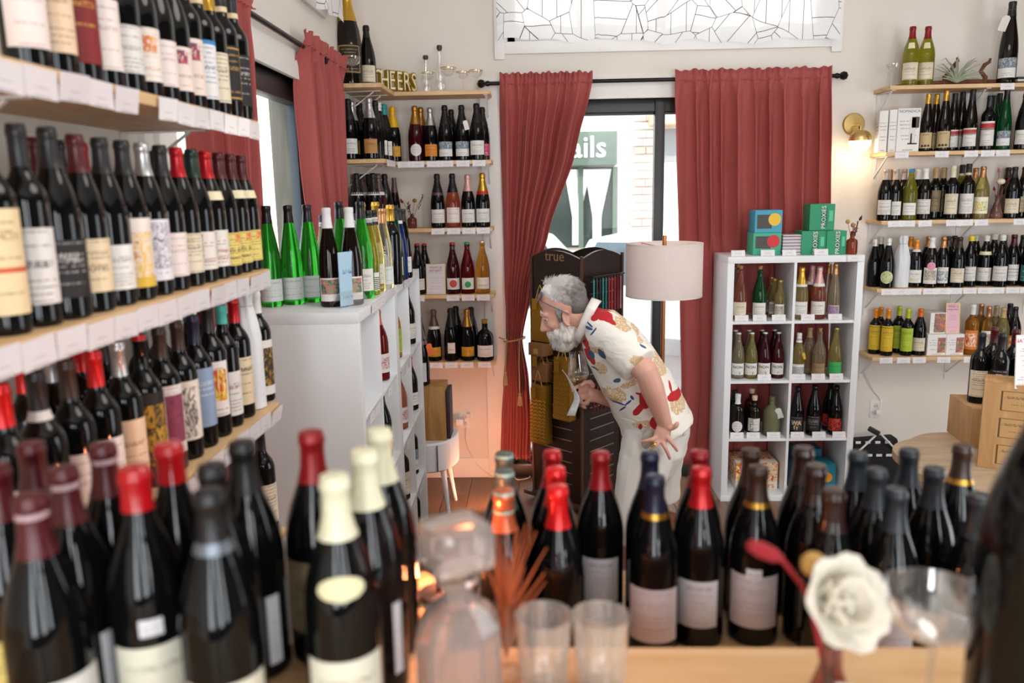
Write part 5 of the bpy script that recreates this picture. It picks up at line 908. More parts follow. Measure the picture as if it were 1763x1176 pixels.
# the small cube shelf by the curtain
GK = 'bottles in the cube shelf by the curtain'
def kp(px, r, back): Y = KY + (0.085, 0.18, 0.27)[back]; return (x_on(px, Y, KZ[r]), Y, KZ[r] + 0.0005)
for (px, r, bk, p, g, c, l, ex, s, lb) in [
    (1273, 3, 0, 'chp', 'rose', 'cork', 'cream', (), .93, 'rosé bottle with cork in the top cell of the cube shelf'), (1268, 3, 1, 'chp', 'clear', 'cork', '', (), .93, 'clear bottle behind the corked rosé in the cube shelf'), (1306, 3, 0, 'chp', 'dgreen', 'cork', 'white', (), .92, 'deep green corked bottle in the top cell of the cube shelf'),
    (1341, 3, 0, 'beer', 'yellow', 'gcx', 'art', (), 1.0, 'front little yellow bottle of the row in the cube shelf'), (1331, 3, 1, 'beer', 'yellow', 'gcx', 'art', (), 1.0, 'second little yellow bottle of the row in the cube shelf'), (1326, 3, 2, 'beer', 'yellow', 'gcx', 'art', (), 1.0, 'rearmost little yellow bottle of the row in the cube shelf'),
    (1377, 3, 0, 'chp', 'yellow', 'gf', 'white', ('wcollar',), .95, 'yellow sparkling bottle with gold foil in the cube shelf'), (1395, 3, 1, 'chp', 'pink', 'pk', '', ('wcollar',), .95, 'coral bottle behind the pink-foiled one in the cube shelf'), (1407, 3, 0, 'chp', 'rose', 'pk', 'white', ('wcollar',), .95, 'coral sparkling bottle with pink foil in the cube shelf'), (1423, 3, 1, 'rie', 'clear', 'ch', '', (), .88, 'clear slender bottle at the back of the top cube cell'), (1434, 3, 0, 'rie', 'pale', 'ch', 'lavender', (), .9, 'pale bottle with lavender print in the top cell of the cube shelf'),
    (1269.5, 2, 0, 'chp', 'pale', 'wc', 'white', (), .86, ''), (1292, 2, 0, 'chp', 'yellow', 'wc', 'white', (), .86, ''), (1314.5, 2, 0, 'chp', 'purple', 'wc', 'white', (), .86, ''), (1337.5, 2, 0, 'chp', 'wine', 'wc', 'white', (), .86, ''),
    (1264, 2, 1, 'chp', 'pale', 'wc', '', (), .86, 'pale crown-capped bottle behind the number two bottle'), (1287, 2, 1, 'chp', 'pale', 'wc', '', (), .86, 'pale crown-capped bottle behind the number three bottle'), (1309.5, 2, 1, 'chp', 'purple', 'wc', '', (), .86, 'purple crown-capped bottle behind the number five bottle'), (1332, 2, 1, 'chp', 'purple', 'wc', '', (), .86, 'dark crown-capped bottle behind the number seven bottle'),
    (1373, 2, 0, 'bur', 'yellow', 'w', 'stripes', ('bwring', 'tag_y'), .9, 'yellow bottle with black striped label in the cube shelf'), (1391, 2, 1, 'bur', 'pale', 'tan', '', ('tag_y',), .95, 'pale bottle behind the striped-label one in the cube shelf'), (1408, 2, 0, 'bur', 'pale', 'cork', 'kraft', (), .93, 'straw coloured bottle with kraft label in the cube shelf'), (1436, 2, 0, 'chp', 'yellow', 'gcx', 'green', (), .93, 'yellow bottle with bright green label in the cube shelf'),
    (1268.5, 1, 0, 'spr', 'brown', 'w', 'oval', (), .96, 'dark spirit bottle with white oval label in the cube shelf'), (1263, 1, 1, 'spr', 'dark', 'k', '', (), .96, 'dark spirit bottle at the back of the third-row cube cell'), (1297, 1, 0, 'spr', 'brown', 'wood', 'white2', ('ritual',), .92, 'brown spirit bottle lettered RITUAL in the cube shelf'), (1292, 1, 1, 'spr', 'wine', 'wood', '', (), 1.0, 'dark spirit bottle behind the RITUAL one'), (1327, 1, 0, 'jug', 'sage', '', '', ('tag_sage',), 1.05, 'matte sage green spirit bottle with a white hang tag'),
    (1370, 1, 0, 'chp', 'dark', '', 'black', ('wait',), .94, 'black bottle lettered WAIT in the cube shelf'), (1399, 1, 0, 'chp', 'dark', '', 'black', (), .97, 'black bottle with plain black label in the cube shelf'), (1441, 1, 0, 'chp', 'dark', '', 'red2', (), .95, 'black bottle with bold red print in the cube shelf'), (1431, 1, 1, 'chp', 'dark', '', 'red2', (), .96, 'black bottle behind the bold red print one')]:
    ex = list(ex)
    if not lb:
        n = {1269.5: ('2', 'two'), 1292: ('3', 'three'), 1314.5: ('5', 'five'), 1337.5: ('7', 'seven')}[px]; ex.append('non' + n[0]); lb = '%s bottle with white label numbered %s in the cube shelf' % (GDESC[g], n[1])
    q = list(kp(px, r, bk)); rr_ = max(v[0] for v in PROF[p]) * s + 0.004; lo_, hi_ = (KX + 0.038, KX + 0.377) if q[0] < KX + 0.385 else (KX + 0.393, KX + 0.732); q[0] = min(max(q[0], lo_ + rr_), hi_ - rr_)
    bottle(q, p, g, c, l, lb, GK, scale=s, extra=ex)

# near board (left foreground) and the lower tier (right foreground)
ZT, ZL = 1.262, 1.112          # display tiers of the tasting counter
GF = 'bottles on the tasting counter'
def by_cap(px, py, zb, p='bur', sc=1.0):
    h = PROF[p][-1][1] * sc; q = at_z(px, py, zb + h); return (q.x, q.y, zb)
fg = [(61, 844, 'm', 'white', ('mauveneck',), 'maroon-capped bottle nearest the long shelves on the near counter board', 10), (104, 807, 'm', 'strip', ('mauveneck',), 'maroon-capped bottle with narrow back label on the near counter board', 35), (170, 770, 'm', 'strip', ('mauveneck',), 'rear maroon-capped bottle beside the red wax tops on the near board', 40), (50, 764, 'm', '', (), 'rear maroon-capped bottle by the long shelves on the near board', 0), (4, 801, 'm', 'yellow', (), 'maroon-capped bottle cut by the edge on the near board', 0),
      (228, 807, 'rw', 'bone', ('sticker',), 'front red wax-topped bottle on the near counter board', 0), (287, 766, 'rw', '', (), 'rear red wax-topped bottle on the near counter board', 0), (361, 836, 'kg', 'bone', ('wring0',), 'front black-capped bottle with ivory label on the near counter board', 0), (370, 800, 'kg', '', (), 'middle black-capped bottle on the near counter board', 0), (411, 768, 'kg', 'strip', ('strip_r',), 'rear black-capped bottle with narrow back label on the near board', 30),
      (529, 745, 'dr', 'kraftdark', (), 'red-capped bottle with khaki label on the near counter board', -15), (581, 814, 'cr', 'bone', ('oval_n',), 'cream-capped bottle with oval neck label on the near counter board', 0), (627, 773, 'cr', '', ('strip_r',), 'middle cream-capped bottle on the near counter board', 0), (648, 746, 'cr', '', (), 'rear cream-capped bottle on the near counter board', 0)]
EXTRA['wring0'] = lambda o, p, lo: link('capsule_band', band_mesh(p, PROF[p][-1][1] - 0.062, PROF[p][-1][1] - 0.050, 90, plain('band_grey', '#6d747c', 0.35, 0.5), 'capsule_band', 0.0012), o)
def relax(pts, need):
    for _ in range(300):
        ok = True
        for a in range(len(pts)):
            for b in range(a + 1, len(pts)):
                dx, dy = pts[b][0] - pts[a][0], pts[b][1] - pts[a][1]; d = math.hypot(dx, dy)
                if d < need: ok = False; e = (need - d) / 2 / d; pts[a][0] -= dx * e; pts[a][1] -= dy * e; pts[b][0] += dx * e; pts[b][1] += dy * e
        if ok: break
    return pts
fq = relax([list(by_cap(i[0], i[1], ZT)) for i in fg], 0.0832)
for (px, py, c, l, ex, lb, tn), q in zip(fg, fq):
    bottle(q, 'bur', 'dark', c, l, lb, GF, extra=ex, rz=face_camera(q, tn))
lo_t = [(868, 781, 'gg', '', ('gbands',), 'rearmost grey ringed screw-cap bottle on the lower tier'), (868, 812, 'gg', '', ('gbands',), 'middle grey ringed screw-cap bottle on the lower tier'), (867, 842, 'or2', '', ('gbands',), 'front copper-sleeved bottle with pale green ring on the lower tier'),
        (951, 777, 'r', '', (), 'rearmost of the three red-capped bottles on the lower tier'), (957, 806, 'rb', '', (), 'middle one of the three red-capped bottles on the lower tier'), (960, 838, 'rb', '', (), 'front one of the three red-capped bottles on the lower tier'), (1033.6, 779, 'dr', 'backs', (), 'lone dark red capped bottle with grey back label on the lower tier'),
        (1119, 779, 'n', '', (), 'rear navy-capped bottle on the lower tier'), (1128, 820, 'n', 'back', ('ring',), 'front navy-capped bottle with lilac back label on the lower tier'), (1204, 777, 'dr', '', (), 'rear bottle of the two with dark red capsule on the lower tier'), (1208, 806, 'r', 'backs', (), 'front red-capped bottle with grey back label on the lower tier'), (1293, 774, 'br', '', (), 'rear brown-capped bottle on the lower tier'), (1306, 803, 'br', 'back', ('ring', 'sticker'), 'brown and gold capped bottle with lilac back label and sticker'),
        (1384, 772, 'bw', '', (), 'rearmost brown wax-topped bottle on the lower tier'), (1405, 803, 'bw', '', (), 'middle brown wax-topped bottle on the lower tier'), (1436, 845, 'bw', '', (), 'front brown wax-topped bottle behind the white paper flower'), (1478, 779, 'sl', '', (), 'rearmost slate-capped bottle beside the cube shelf on the lower tier'), (1510, 808, 'sl', '', (), 'slate-capped bottle second from the rear on the lower tier'), (1544, 842, 'sl', 'back', (), 'front slate-capped bottle behind the coupe glass'), (1566, 774, 'sl', '', (), 'rear slate-capped bottle in front of the folded black stand'), (1609, 806, 'sl', '', (), 'slate-capped bottle in front of the round wooden table'), (1658, 767, 'br', '', ('ring',), 'brown-capped bottle in front of the wooden wine crates'), (1687, 852, 'sl', 'back', (), 'slate-capped bottle farthest along the lower tier')]
lq = relax([list(by_cap(i[0], i[1], ZL)) for i in lo_t], 0.0832)
for (px, py, c, l, ex, lb), q in zip(lo_t, lq):
    bottle(q, 'bur', 'dark', c, l, lb, GF, extra=ex)

# ================================================================== PRICE CARDS
tagm = P('price_card', '#e9e6e8', '#6a6a72', 0, 6, 70); tagm2 = P('price_card_sleeve', '#e4dfe2', '#77747c', 0, 7, 71, rough=0.15)
def card_mesh(k, w=0.078, h=0.036, m=None, t=0.0012):
    key = ('card', k, w, h)
    if key not in _CACHE:
        b = MB(); b.box((-w / 2, -t, 0), (w / 2, 0, h)); _CACHE[key] = b.mesh('price_card', m or tagm, smooth=False)
    return _CACHE[key]
def card(loc, rz, label, group, tilt=0.0, w=0.078, h=0.036, m=None, roll=0.0):
    o = link('price_card', card_mesh((m or tagm).name, w, h, m), None, loc, Euler((tilt, roll, rz), 'XYZ')); return tag(o, label, 'price card', group)
for z, nm, lst in ((2.415, 'topmost', [1735]), (2.045, 'second', [1553, 1622, 1672.5, 1701, 1727]), (1.65, 'third', [1541, 1564, 1593, 1641, 1664, 1690, 1757]), (1.247, 'fourth', [1529, 1552, 1575, 1601, 1623.5, 1645, 1670, 1695, 1718, 1744, 1768]), (0.828, 'lowest', [1526, 1556, 1583, 1625, 1671])):
    for k, px in enumerate(lst): card((x_on(px, 4.797, z - 0.02), 4.7985, z - 0.037), 0, 'white price card, %s from the sconce, on the %s sconce-wall shelf edge' % (ordinal(k + 1), nm), 'price cards on the back wall shelves', tilt=-0.06, roll=random.uniform(-.03, .03))
for z, nm, lst in ((2.045, 'second', [696, 719, 746, 769, 797, 824.6]), (1.65, 'third', [754, 781, 807, 832]), (1.247, 'fourth', [720, 780, 806, 832]), (0.828, 'lowest', [751, 777, 804, 834])):
    for k, px in enumerate(sorted(lst, reverse=True)): card((x_on(px, 4.797, z - 0.02), 4.7985, z - 0.037), 0, 'white price card, %s from the curtain, on the %s corner shelf edge' % (ordinal(k + 1), nm), 'price cards on the corner shelves', tilt=-0.06, roll=random.uniform(-.03, .03))
for k in range(3): card((-0.813, 4.5 + k * 0.09, 2.045 - 0.037), PI / 2, 'white price card on the second side shelf edge, %s from the side window' % ordinal(k + 1), 'price cards on the corner shelves')
for z, nm in zip(LZ, ('top', 'middle', 'lower', 'lowest')):
    n = 16 if nm != 'lowest' else 8
    for k in range(n):
        y = LYE - 0.045 - k * 0.0815; rr = random.Random(int(z * 1000) + k)
        if nm == 'top' and k == 7: continue
        card((LXE + 0.0018, y, z - 0.043 - rr.uniform(0, 0.006)), PI / 2 , 'clear-sleeved price card, %s from the side window, %s long shelf edge' % (ordinal(k + 1), nm), 'price cards on the long shelves', tilt=rr.uniform(-0.02, 0.22) * (1 if rr.random() < .5 else 0.3), w=0.079, h=0.043, m=tagm2, roll=rr.uniform(-.04, .04))
for (zt, where, ys) in ((1.47, 'the top of', (2.85, 2.94, 3.03, 3.62, 3.71, 3.8)), (KZ[3], 'the top row of', (2.72, 2.82, 3.1, 3.2, 3.5, 3.62, 3.9)), (KZ[2], 'the second row of', (2.75, 2.85, 3.15, 3.5, 3.6, 3.88)), (KZ[1], 'the third row of', (3.5, 3.62, 3.85, 3.95))):
    for k, y in enumerate(ys):
        card((-0.592 - (y - 2.59) * 0.0122 + 0.0035, y, zt - 0.040), PI / 2 , 'white price card, %s from the counter, on %s the aisle unit' % (ordinal(k + 1), where), 'price cards on the aisle unit', tilt=0.05)
for (r, lst, nm) in ((4, [1271, 1322, 1359, 1414], 'on top of'), (3, [1277, 1308, 1341, 1391, 1438], 'in the top row of'), (2, [1316, 1375, 1409, 1440], 'in the second row of'), (1, [1269, 1297, 1332, 1373, 1410, 1445], 'in the third row of')):
    z = 1.4705 if r == 4 else KZ[r] + 0.0005
    for k, px in enumerate(lst): card((x_on(px, KY + 0.012, z), KY + 0.014, z), 0, 'white standing price card, %s from the lamp, %s the cube shelf' % (ordinal(k + 1), nm), 'price cards in the cube shelf', tilt=-0.2)
card((x_on(1471, KY - 0.002, 1.44), KY - 0.002, 1.435), 0, 'white price card stuck on the corner of the cube shelf', 'price cards in the cube shelf')

# ================================================================== TASTING COUNTER
oak = wood('oak_board', '#b98d5c', '#d9b58a', (2.2, 26, 30), 0.45); oak_d = wood('oak_panel', '#8f6a45', '#ab855c', (3, 3, 24), 0.55)
EY = at_z(1390, 1114, ZT).y; EX = at_z(1704, 1150, ZT).x
ct = empty('tasting_counter', (0.2, 1.0, 0)); tag(ct, 'two-tier oak tasting counter full of bottles', 'counter'); co = ct.location
def cp(n, lo, hi, m): return MB().box(Vector(lo) - co, Vector(hi) - co).build(n, m, ct, bevel=0.003)
cp('upper_board', (-0.125, 0.35, ZT - 0.03), (EX, EY, ZT), oak); cp('upper_board', (-0.75, 0.35, ZT - 0.03), (-0.128, 1.17, ZT), oak)
cp('lower_board', (-0.118, EY - 0.02, ZL - 0.025), (0.95, 1.47, ZL), oak); cp('riser_panel', (-0.118, EY - 0.045, ZL), (EX, EY - 0.025, ZT - 0.03), oak_d)
cp('front_panel', (-0.118, 1.42, 0), (0.95, 1.44, ZL - 0.025), oak_d); cp('side_panel', (-0.118, 0.4, 0), (-0.1, 1.42, ZL - 0.025), oak_d); cp('side_panel', (0.93, 0.4, 0), (0.948, 1.42, ZL - 0.025), oak_d)
cp('front_panel', (-0.74, 1.13, 0), (-0.13, 1.15, ZT - 0.03), oak_d); cp('side_panel', (-0.148, 0.4, 0), (-0.13, 1.13, ZT - 0.03), oak_d)

clear_m = thin_glass('clear_glass', '#ffffff', 0.09, 0.9); pinkg = plain('pink_glass', '#d79a8c', 0.05, trans=0.85, ior=1.4, vary=0.03)
cut_m = plain('cut_glass', '#f6e2da', 0.06, trans=0.78, ior=1.4, vary=0.0); ambg = plain('amber_glass', '#8a4a38', 0.08, trans=0.6, ior=1.35, vary=0.1)
glint_m = thin_glass('painted_glint_crystal', '#ffffff', 0.2, 1.0, 0.045)  # diffuse white mixed into the glass in place of rim highlights and reflections
# decanter
q = at_y(790, 1100, 0.80); dec = empty('decanter', (q.x, 0.80, ZT), 0.35); tag(dec, 'cut glass decanter with a faceted block stopper beside the tumblers', 'decanter')
MB().lathe([(0.001, 0.004), (0.040, 0.0), (0.046, 0.006), (0.048, 0.05), (0.049, 0.105), (0.046, 0.125), (0.036, 0.143), (0.022, 0.152), (0.017, 0.158), (0.017, 0.170), (0.026, 0.178), (0.027, 0.184), (0.014, 0.186), (0.013, 0.150), (0.030, 0.135), (0.041, 0.115), (0.042, 0.02), (0.001, 0.014)], 10).build('body', cut_m, dec, smooth=False)
st = MB().box((-0.033, -0.033, 0.193), (0.033, 0.033, 0.243)).build('stopper', cut_m, dec, bevel=0.009); st.rotation_euler = (0, 0, 0.2)
MB().lathe([(0.010, 0.172), (0.012, 0.19), (0.022, 0.194)], 12).build('stopper_neck', cut_m, dec)
def coupe(loc, s, label, rim=None, name='coupe_glass', m=None, group='coupe glasses', cut=False):
    o = empty(name, loc); o.scale = (s,) * 3; tag(o, label, 'glass', group); mm = m or clear_m; n = 32
    bowl = [(0.004, 0.088), (0.012, 0.090), (0.026, 0.098), (0.040, 0.112), (0.046, 0.126), (0.0478, 0.140), (0.0472, 0.140), (0.045, 0.127), (0.039, 0.114), (0.025, 0.100), (0.001, 0.092)]
    MB().lathe(bowl, n).build('bowl', mm, o)
    MB().lathe([(0.004, 0.088), (0.0032, 0.07), (0.003, 0.03), (0.0042, 0.008), (0.008, 0.004)], 14).build('stem', mm, o); MB().lathe([(0.008, 0.004), (0.030, 0.0022), (0.032, 0.001), (0.031, 0.0), (0.001, 0.0)], n).build('foot', mm, o)
    if rim: MB().lathe([(0.0480, 0.1365), (0.0483, 0.1405), (0.0470, 0.1405), (0.0470, 0.1365)], n).build('gold_rim', plain('gold_rim', '#c9a04e', 0.25, 1.0), o)
    if cut:
        for k in range(16):
            a = 2 * PI * k / 16; MB().tube([(0.0285 * math.cos(a), 0.0285 * math.sin(a), 0.0985), (0.0425 * math.cos(a + .1), 0.0425 * math.sin(a + .1), 0.113), (0.0475 * math.cos(a), 0.0475 * math.sin(a), 0.126)], 0.0009, 5).build('cut_line', mm, o)
    return o
q = at_y(1606, 1100, 0.80); coupe((q.x, 0.80, ZT), 1.15, 'large clear coupe glass on the counter beside the white paper flower', m=glint_m)
for px, lb in ((936, 'ribbed glass tumbler next to the decanter'), (1034, 'ribbed glass tumbler in front of the lone dark red bottle')):
    q = at_y(px, 1100, 0.875); t = empty('tumbler', (q.x, 0.875, ZT)); tag(t, lb, 'glass', 'tumblers on the counter')
    MB().lathe([(0.001, 0.010), (0.0235, 0.011), (0.030, 0.05), (0.0335, 0.092), (0.0348, 0.092), (0.0312, 0.05), (0.0255, 0.002), (0.024, 0.0), (0.001, 0.0)], 24).build('cup', glint_m, t)
    for k in range(12):
        a = 2 * PI * k / 12; MB().tube([(0.0262 * math.cos(a), 0.0262 * math.sin(a), 0.006), (0.031 * math.cos(a), 0.031 * math.sin(a), 0.048)], [0.003, 0.002], 6).build('flute', glint_m, t)
# dried grass in a slim vase behind the decanter
rnd = random.Random(5); q = at_y(872, 1090, 0.92); gv = empty('dried_grass_vase', (q.x, 0.90, ZT)); tag(gv, 'slim glass vase of rust coloured dried grass behind the decanter', 'vase')
MB().lathe([(0.001, 0.004), (0.022, 0.0), (0.024, 0.01), (0.016, 0.06), (0.011, 0.085), (0.013, 0.095), (0.0115, 0.095), (0.0095, 0.085), (0.014, 0.06), (0.001, 0.012)], 20).build('vase', clear_m, gv)
gr = plain('rust_grass', '#b5562a', 0.8, vary=0.25)
for k in range(34):
    a = rnd.uniform(0, 2 * PI); sp = rnd.uniform(0.004, 0.055); h = rnd.uniform(0.11, 0.20)
    MB().tube([(0, 0, 0.02), (sp * 0.25 * math.cos(a), sp * 0.25 * math.sin(a), h * 0.6), (sp * math.cos(a), sp * math.sin(a), h)], [0.0014, 0.0016, 0.0006], 5).build('grass_blade', gr, gv)
# paper flower vase
q = at_y(1432, 1120, 0.80); fv = empty('flower_vase', (q.x, 0.80, ZT)); tag(fv, 'rosy glass bud vase with a white paper flower and red bunny tail', 'vase')
MB().lathe([(0.001, 0.003), (0.028, 0.0), (0.031, 0.008), (0.030, 0.022), (0.020, 0.05), (0.012, 0.075), (0.0115, 0.095), (0.014, 0.103), (0.0125, 0.103), (0.010, 0.094), (0.0105, 0.075), (0.018, 0.05), (0.027, 0.022), (0.001, 0.012)], 24).build('vase', pinkg, fv)
petm = plain('paper_petal', '#d9d1c2', 0.85, vary=0.05, sub=0.1)
def petal(parent, c, d, up, L, W, curl, m, name='petal'):
    d = Vector(d).normalized(); up = (Vector(up) - d * Vector(up).dot(d)).normalized(); s = d.cross(up); rows = []
    for j in range(7):
        t = j / 6; w = W * math.sin(PI * (0.12 + 0.80 * t)) ; row = []
        for i in range(7):
            u = i / 6 * 2 - 1; row.append(Vector(c) + d * (L * t) + s * (w * u) + up * (curl * t * t + 0.35 * w * u * u))
        rows.append(row)
    o = MB().grid(rows).build(name, m, parent); md = o.modifiers.new('sheet', 'SOLIDIFY'); md.thickness = 0.0015; return o
hd = Vector((-0.010, -0.016, 0.156)); ax = Vector((0.25, -0.75, 0.45)).normalized(); t1_ = ax.orthogonal().normalized(); t2_ = ax.cross(t1_)
for ring, (n, L, W, open_, curl) in enumerate(((7, 0.056, 0.031, 1.25, 0.014), (6, 0.046, 0.026, 0.85, 0.018), (4, 0.03, 0.017, 0.35, 0.012))):
    for k in range(n):
        a = 2 * PI * k / n + ring * 0.4; rad = t1_ * math.cos(a) + t2_ * math.sin(a)
        petal(fv, hd, rad * math.sin(open_) + ax * math.cos(open_), ax, L, W, curl, petm)
MB().tube([(0, 0, 0.02), (0.004, 0, 0.1), hd], 0.0025, 6).build('stem', plain('stem_tan', '#a9764a', 0.8), fv)
redm = plain('bunny_tail_red', '#8f1a22', 0.9, vary=0.2, scale=200, bump=0.6)
p1 = at_y(1383, 1010, 0.80) - fv.location; p2 = at_y(1345, 962, 0.80) - fv.location; p3 = at_y(1287, 936, 0.79) - fv.location
MB().tube([(-0.003, 0, 0.05), (p1.x * 0.7, 0, p1.z * 0.85), p1, p2], 0.0028, 8).build('stem', redm, fv)
MB().tube([p2, p2.lerp(p3, .25), p2.lerp(p3, .6), p3.lerp(p2, 0.08), p3], [0.004, 0.008, 0.009, 0.006, 0.001], 12).build('bunny_tail', redm, fv)
p4 = at_y(1401, 972, 0.79) - fv.location; MB().sphere(p4, 0.0135, 14, 10).build('straw_ball', plain('straw_ball', '#b8924e', 0.9, vary=0.3, scale=250, bump=0.8), fv); MB().tube([(0, 0, 0.05), p4], 0.0016, 6).build('stem', plain('stem_tan', '#a9764a', 0.8), fv)
q = at_y(1500, 1150, 0.74); lf = empty('paper_leaf', (q.x, 0.74, ZT)); tag(lf, 'cream crumpled paper leaf lying by the flower vase', 'paper leaf')
petal(lf, (-0.035, 0.01, 0.075), (0.75, -0.15, -0.6), (0.3, -0.8, 0.5), 0.115, 0.030, 0.02, petm, 'blade'); MB().tube([(-0.035, 0.01, 0.075), (-0.05, 0.012, 0.0)], 0.003, 6).build('stem', petm, lf)
# great dark bottle at the edge of the picture
q = at_y(1828, 900, 0.70); bottle((q.x, 0.70, ZT), 'bur', 'dark', 'bw', '', 'very large dark bottle close by at the counter end', GF, scale=1.62)
struct_dummy = None
cp('upper_board', (EX + 0.004, 0.45, ZT - 0.03), (EX + 0.32, 0.90, ZT), oak_d)
# the little sunset lamp behind the decanter
sl_ = empty('sunset_lamp', (-0.150, 1.09, ZT)); tag(sl_, 'small black sunset lamp standing behind the decanter', 'lamp')
MB().lathe([(0.001, 0), (0.03, 0), (0.03, 0.008), (0.001, 0.008)], 20).build('base', black_m, sl_); MB().tube([(0, 0, 0.008), (0, 0, 0.05)], 0.004, 8).build('stem', black_m, sl_); MB().lathe([(0.012, -0.03), (0.015, -0.028), (0.016, 0.0), (0.013, 0.0), (0.012, -0.02)], 18).build('head', black_m, sl_, loc=(0, 0, 0.065), rot=(math.radians(-76), 0, 0))
fs_ = empty('sunset_lamp', (-0.222, 4.31, 0)); tag(fs_, 'small black sunset lamp on the floor near the tied curtain', 'lamp'); MB().lathe([(0.001, 0), (0.045, 0), (0.045, 0.01), (0.001, 0.01)], 20).build('base', black_m, fs_); MB().tube([(0, -0.03, 0.01), (0, -0.03, 0.06)], 0.005, 8).build('stem', black_m, fs_); MB().lathe([(0.02, -0.045), (0.026, -0.043), (0.028, 0.0), (0.024, 0.0), (0.02, -0.03)], 18).build('head', black_m, fs_, loc=(0, 0.0, 0.07), rot=(math.radians(90), 0, 0))

# ================================================================== FLOOR LAMP
LY = 4.28; lt = at_y(1144, 420, LY); lbz = at_y(1144, 508, LY).z; lr = (x_on(1210, LY, lt.z) - x_on(1078, LY, lt.z)) / 2
fl = empty('floor_lamp', (lt.x, LY, 0)); tag(fl, 'floor lamp with pale drum shade and copper pole behind the man', 'lamp')
shm = NB('lamp_shade_fabric'); n_ = shm.noise(shm.mapping(shm.coord(), (300, 300, 40)), 1, 2); cc = shm.mix(n_, lin('#eae0de'), lin('#f7efec')); shm.put(shm.b.inputs['Base Color'], cc); shm.set(Roughness=0.9)
tl = shm.new('ShaderNodeBsdfTranslucent'); shm.put(tl.inputs[0], cc); mx = shm.new('ShaderNodeMixShader'); mx.inputs[0].default_value = 0.45; shm.l.new(shm.b.outputs[0], mx.inputs[1]); shm.l.new(tl.outputs[0], mx.inputs[2]); shm.l.new(mx.outputs[0], shm.out.inputs[0])
MB().lathe([(lr, lbz), (lr, lt.z), (lr - 0.003, lt.z), (lr - 0.003, lbz), (lr, lbz)], 48).build('shade', shm.m, fl)
rimm = plain('shade_rim', '#d8cfc9', 0.8)
for zz in (lbz, lt.z): MB().lathe([(lr + .0008, zz - 0.005), (lr + .0008, zz + 0.005), (lr - 0.0038, zz + 0.005), (lr - 0.0038, zz - 0.005), (lr + .0008, zz - 0.005)], 48).build('shade_rim', rimm, fl)
cop = plain('copper_pole', '#b87848', 0.3, 0.9)
MB().tube([(0, 0, 0.02), (0, 0, lt.z + 0.045)], 0.0115, 14).build('pole', cop, fl); MB().lathe([(0.001, 0), (0.14, 0), (0.14, 0.012), (0.13, 0.018), (0.001, 0.022)], 36).build('base', cop, fl)
for k in range(3):
    a = 2 * PI * k / 3; MB().tube([(0, 0, lt.z - 0.02), (lr * math.cos(a), lr * math.sin(a), lt.z - 0.004)], 0.0025, 6).build('spider_arm', cop, fl)
MB().sphere((0.05, 0, (lt.z + lbz) / 2), 0.03, 14, 10).build('bulb', plain('bulb_glow', '#ffd9ae', 0.4, emit=3.0, vary=0), fl)
lamp('floor_lamp_glow', 'POINT', (lt.x + 0.07, LY, (lt.z + lbz) / 2), 1.6, (1, 0.75, 0.55), shadow_soft_size=0.04)

# ================================================================== SCONCE
sp = at_y(1469, 214, YB); sc_ = empty('wall_sconce', (sp.x, YB, sp.z)); tag(sc_, 'brass wall sconce with a glowing white globe', 'sconce'); br = plain('brass_satin', '#d8b878', 0.35, 1.0)
MB().lathe([(0.001, 0), (0.066, 0), (0.066, 0.008), (0.060, 0.014), (0.001, 0.016)], 36).build('back_plate', br, sc_, rot=(PI / 2, 0, 0))
MB().tube([(0, -0.01, -0.01), (0, -0.10, -0.01), (0, -0.115, -0.02), (0, -0.12, -0.05)], 0.006, 10).build('arm', br, sc_)
MB().lathe([(0.064, -0.105), (0.064, -0.09), (0.058, -0.07), (0.042, -0.052), (0.02, -0.044), (0.001, -0.043)], 32, (0, -0.12, 0)).build('dome', br, sc_)
MB().lathe([(0.0625, -0.105), (0.060, -0.125), (0.050, -0.147), (0.032, -0.161), (0.001, -0.167)], 32, (0, -0.12, 0)).build('globe', plain('globe_glow', '#fff3dc', 0.4, emit=3.2, vary=0), sc_)
MB().box((-0.009, -0.118, -0.035), (0.004, -0.108, -0.02)).build('switch', black_m, sc_)
lamp('sconce_glow', 'POINT', (sp.x - 0.01, YB - 0.16, sp.z - 0.20), 2.0, (1, 0.70, 0.36), shadow_soft_size=0.05)

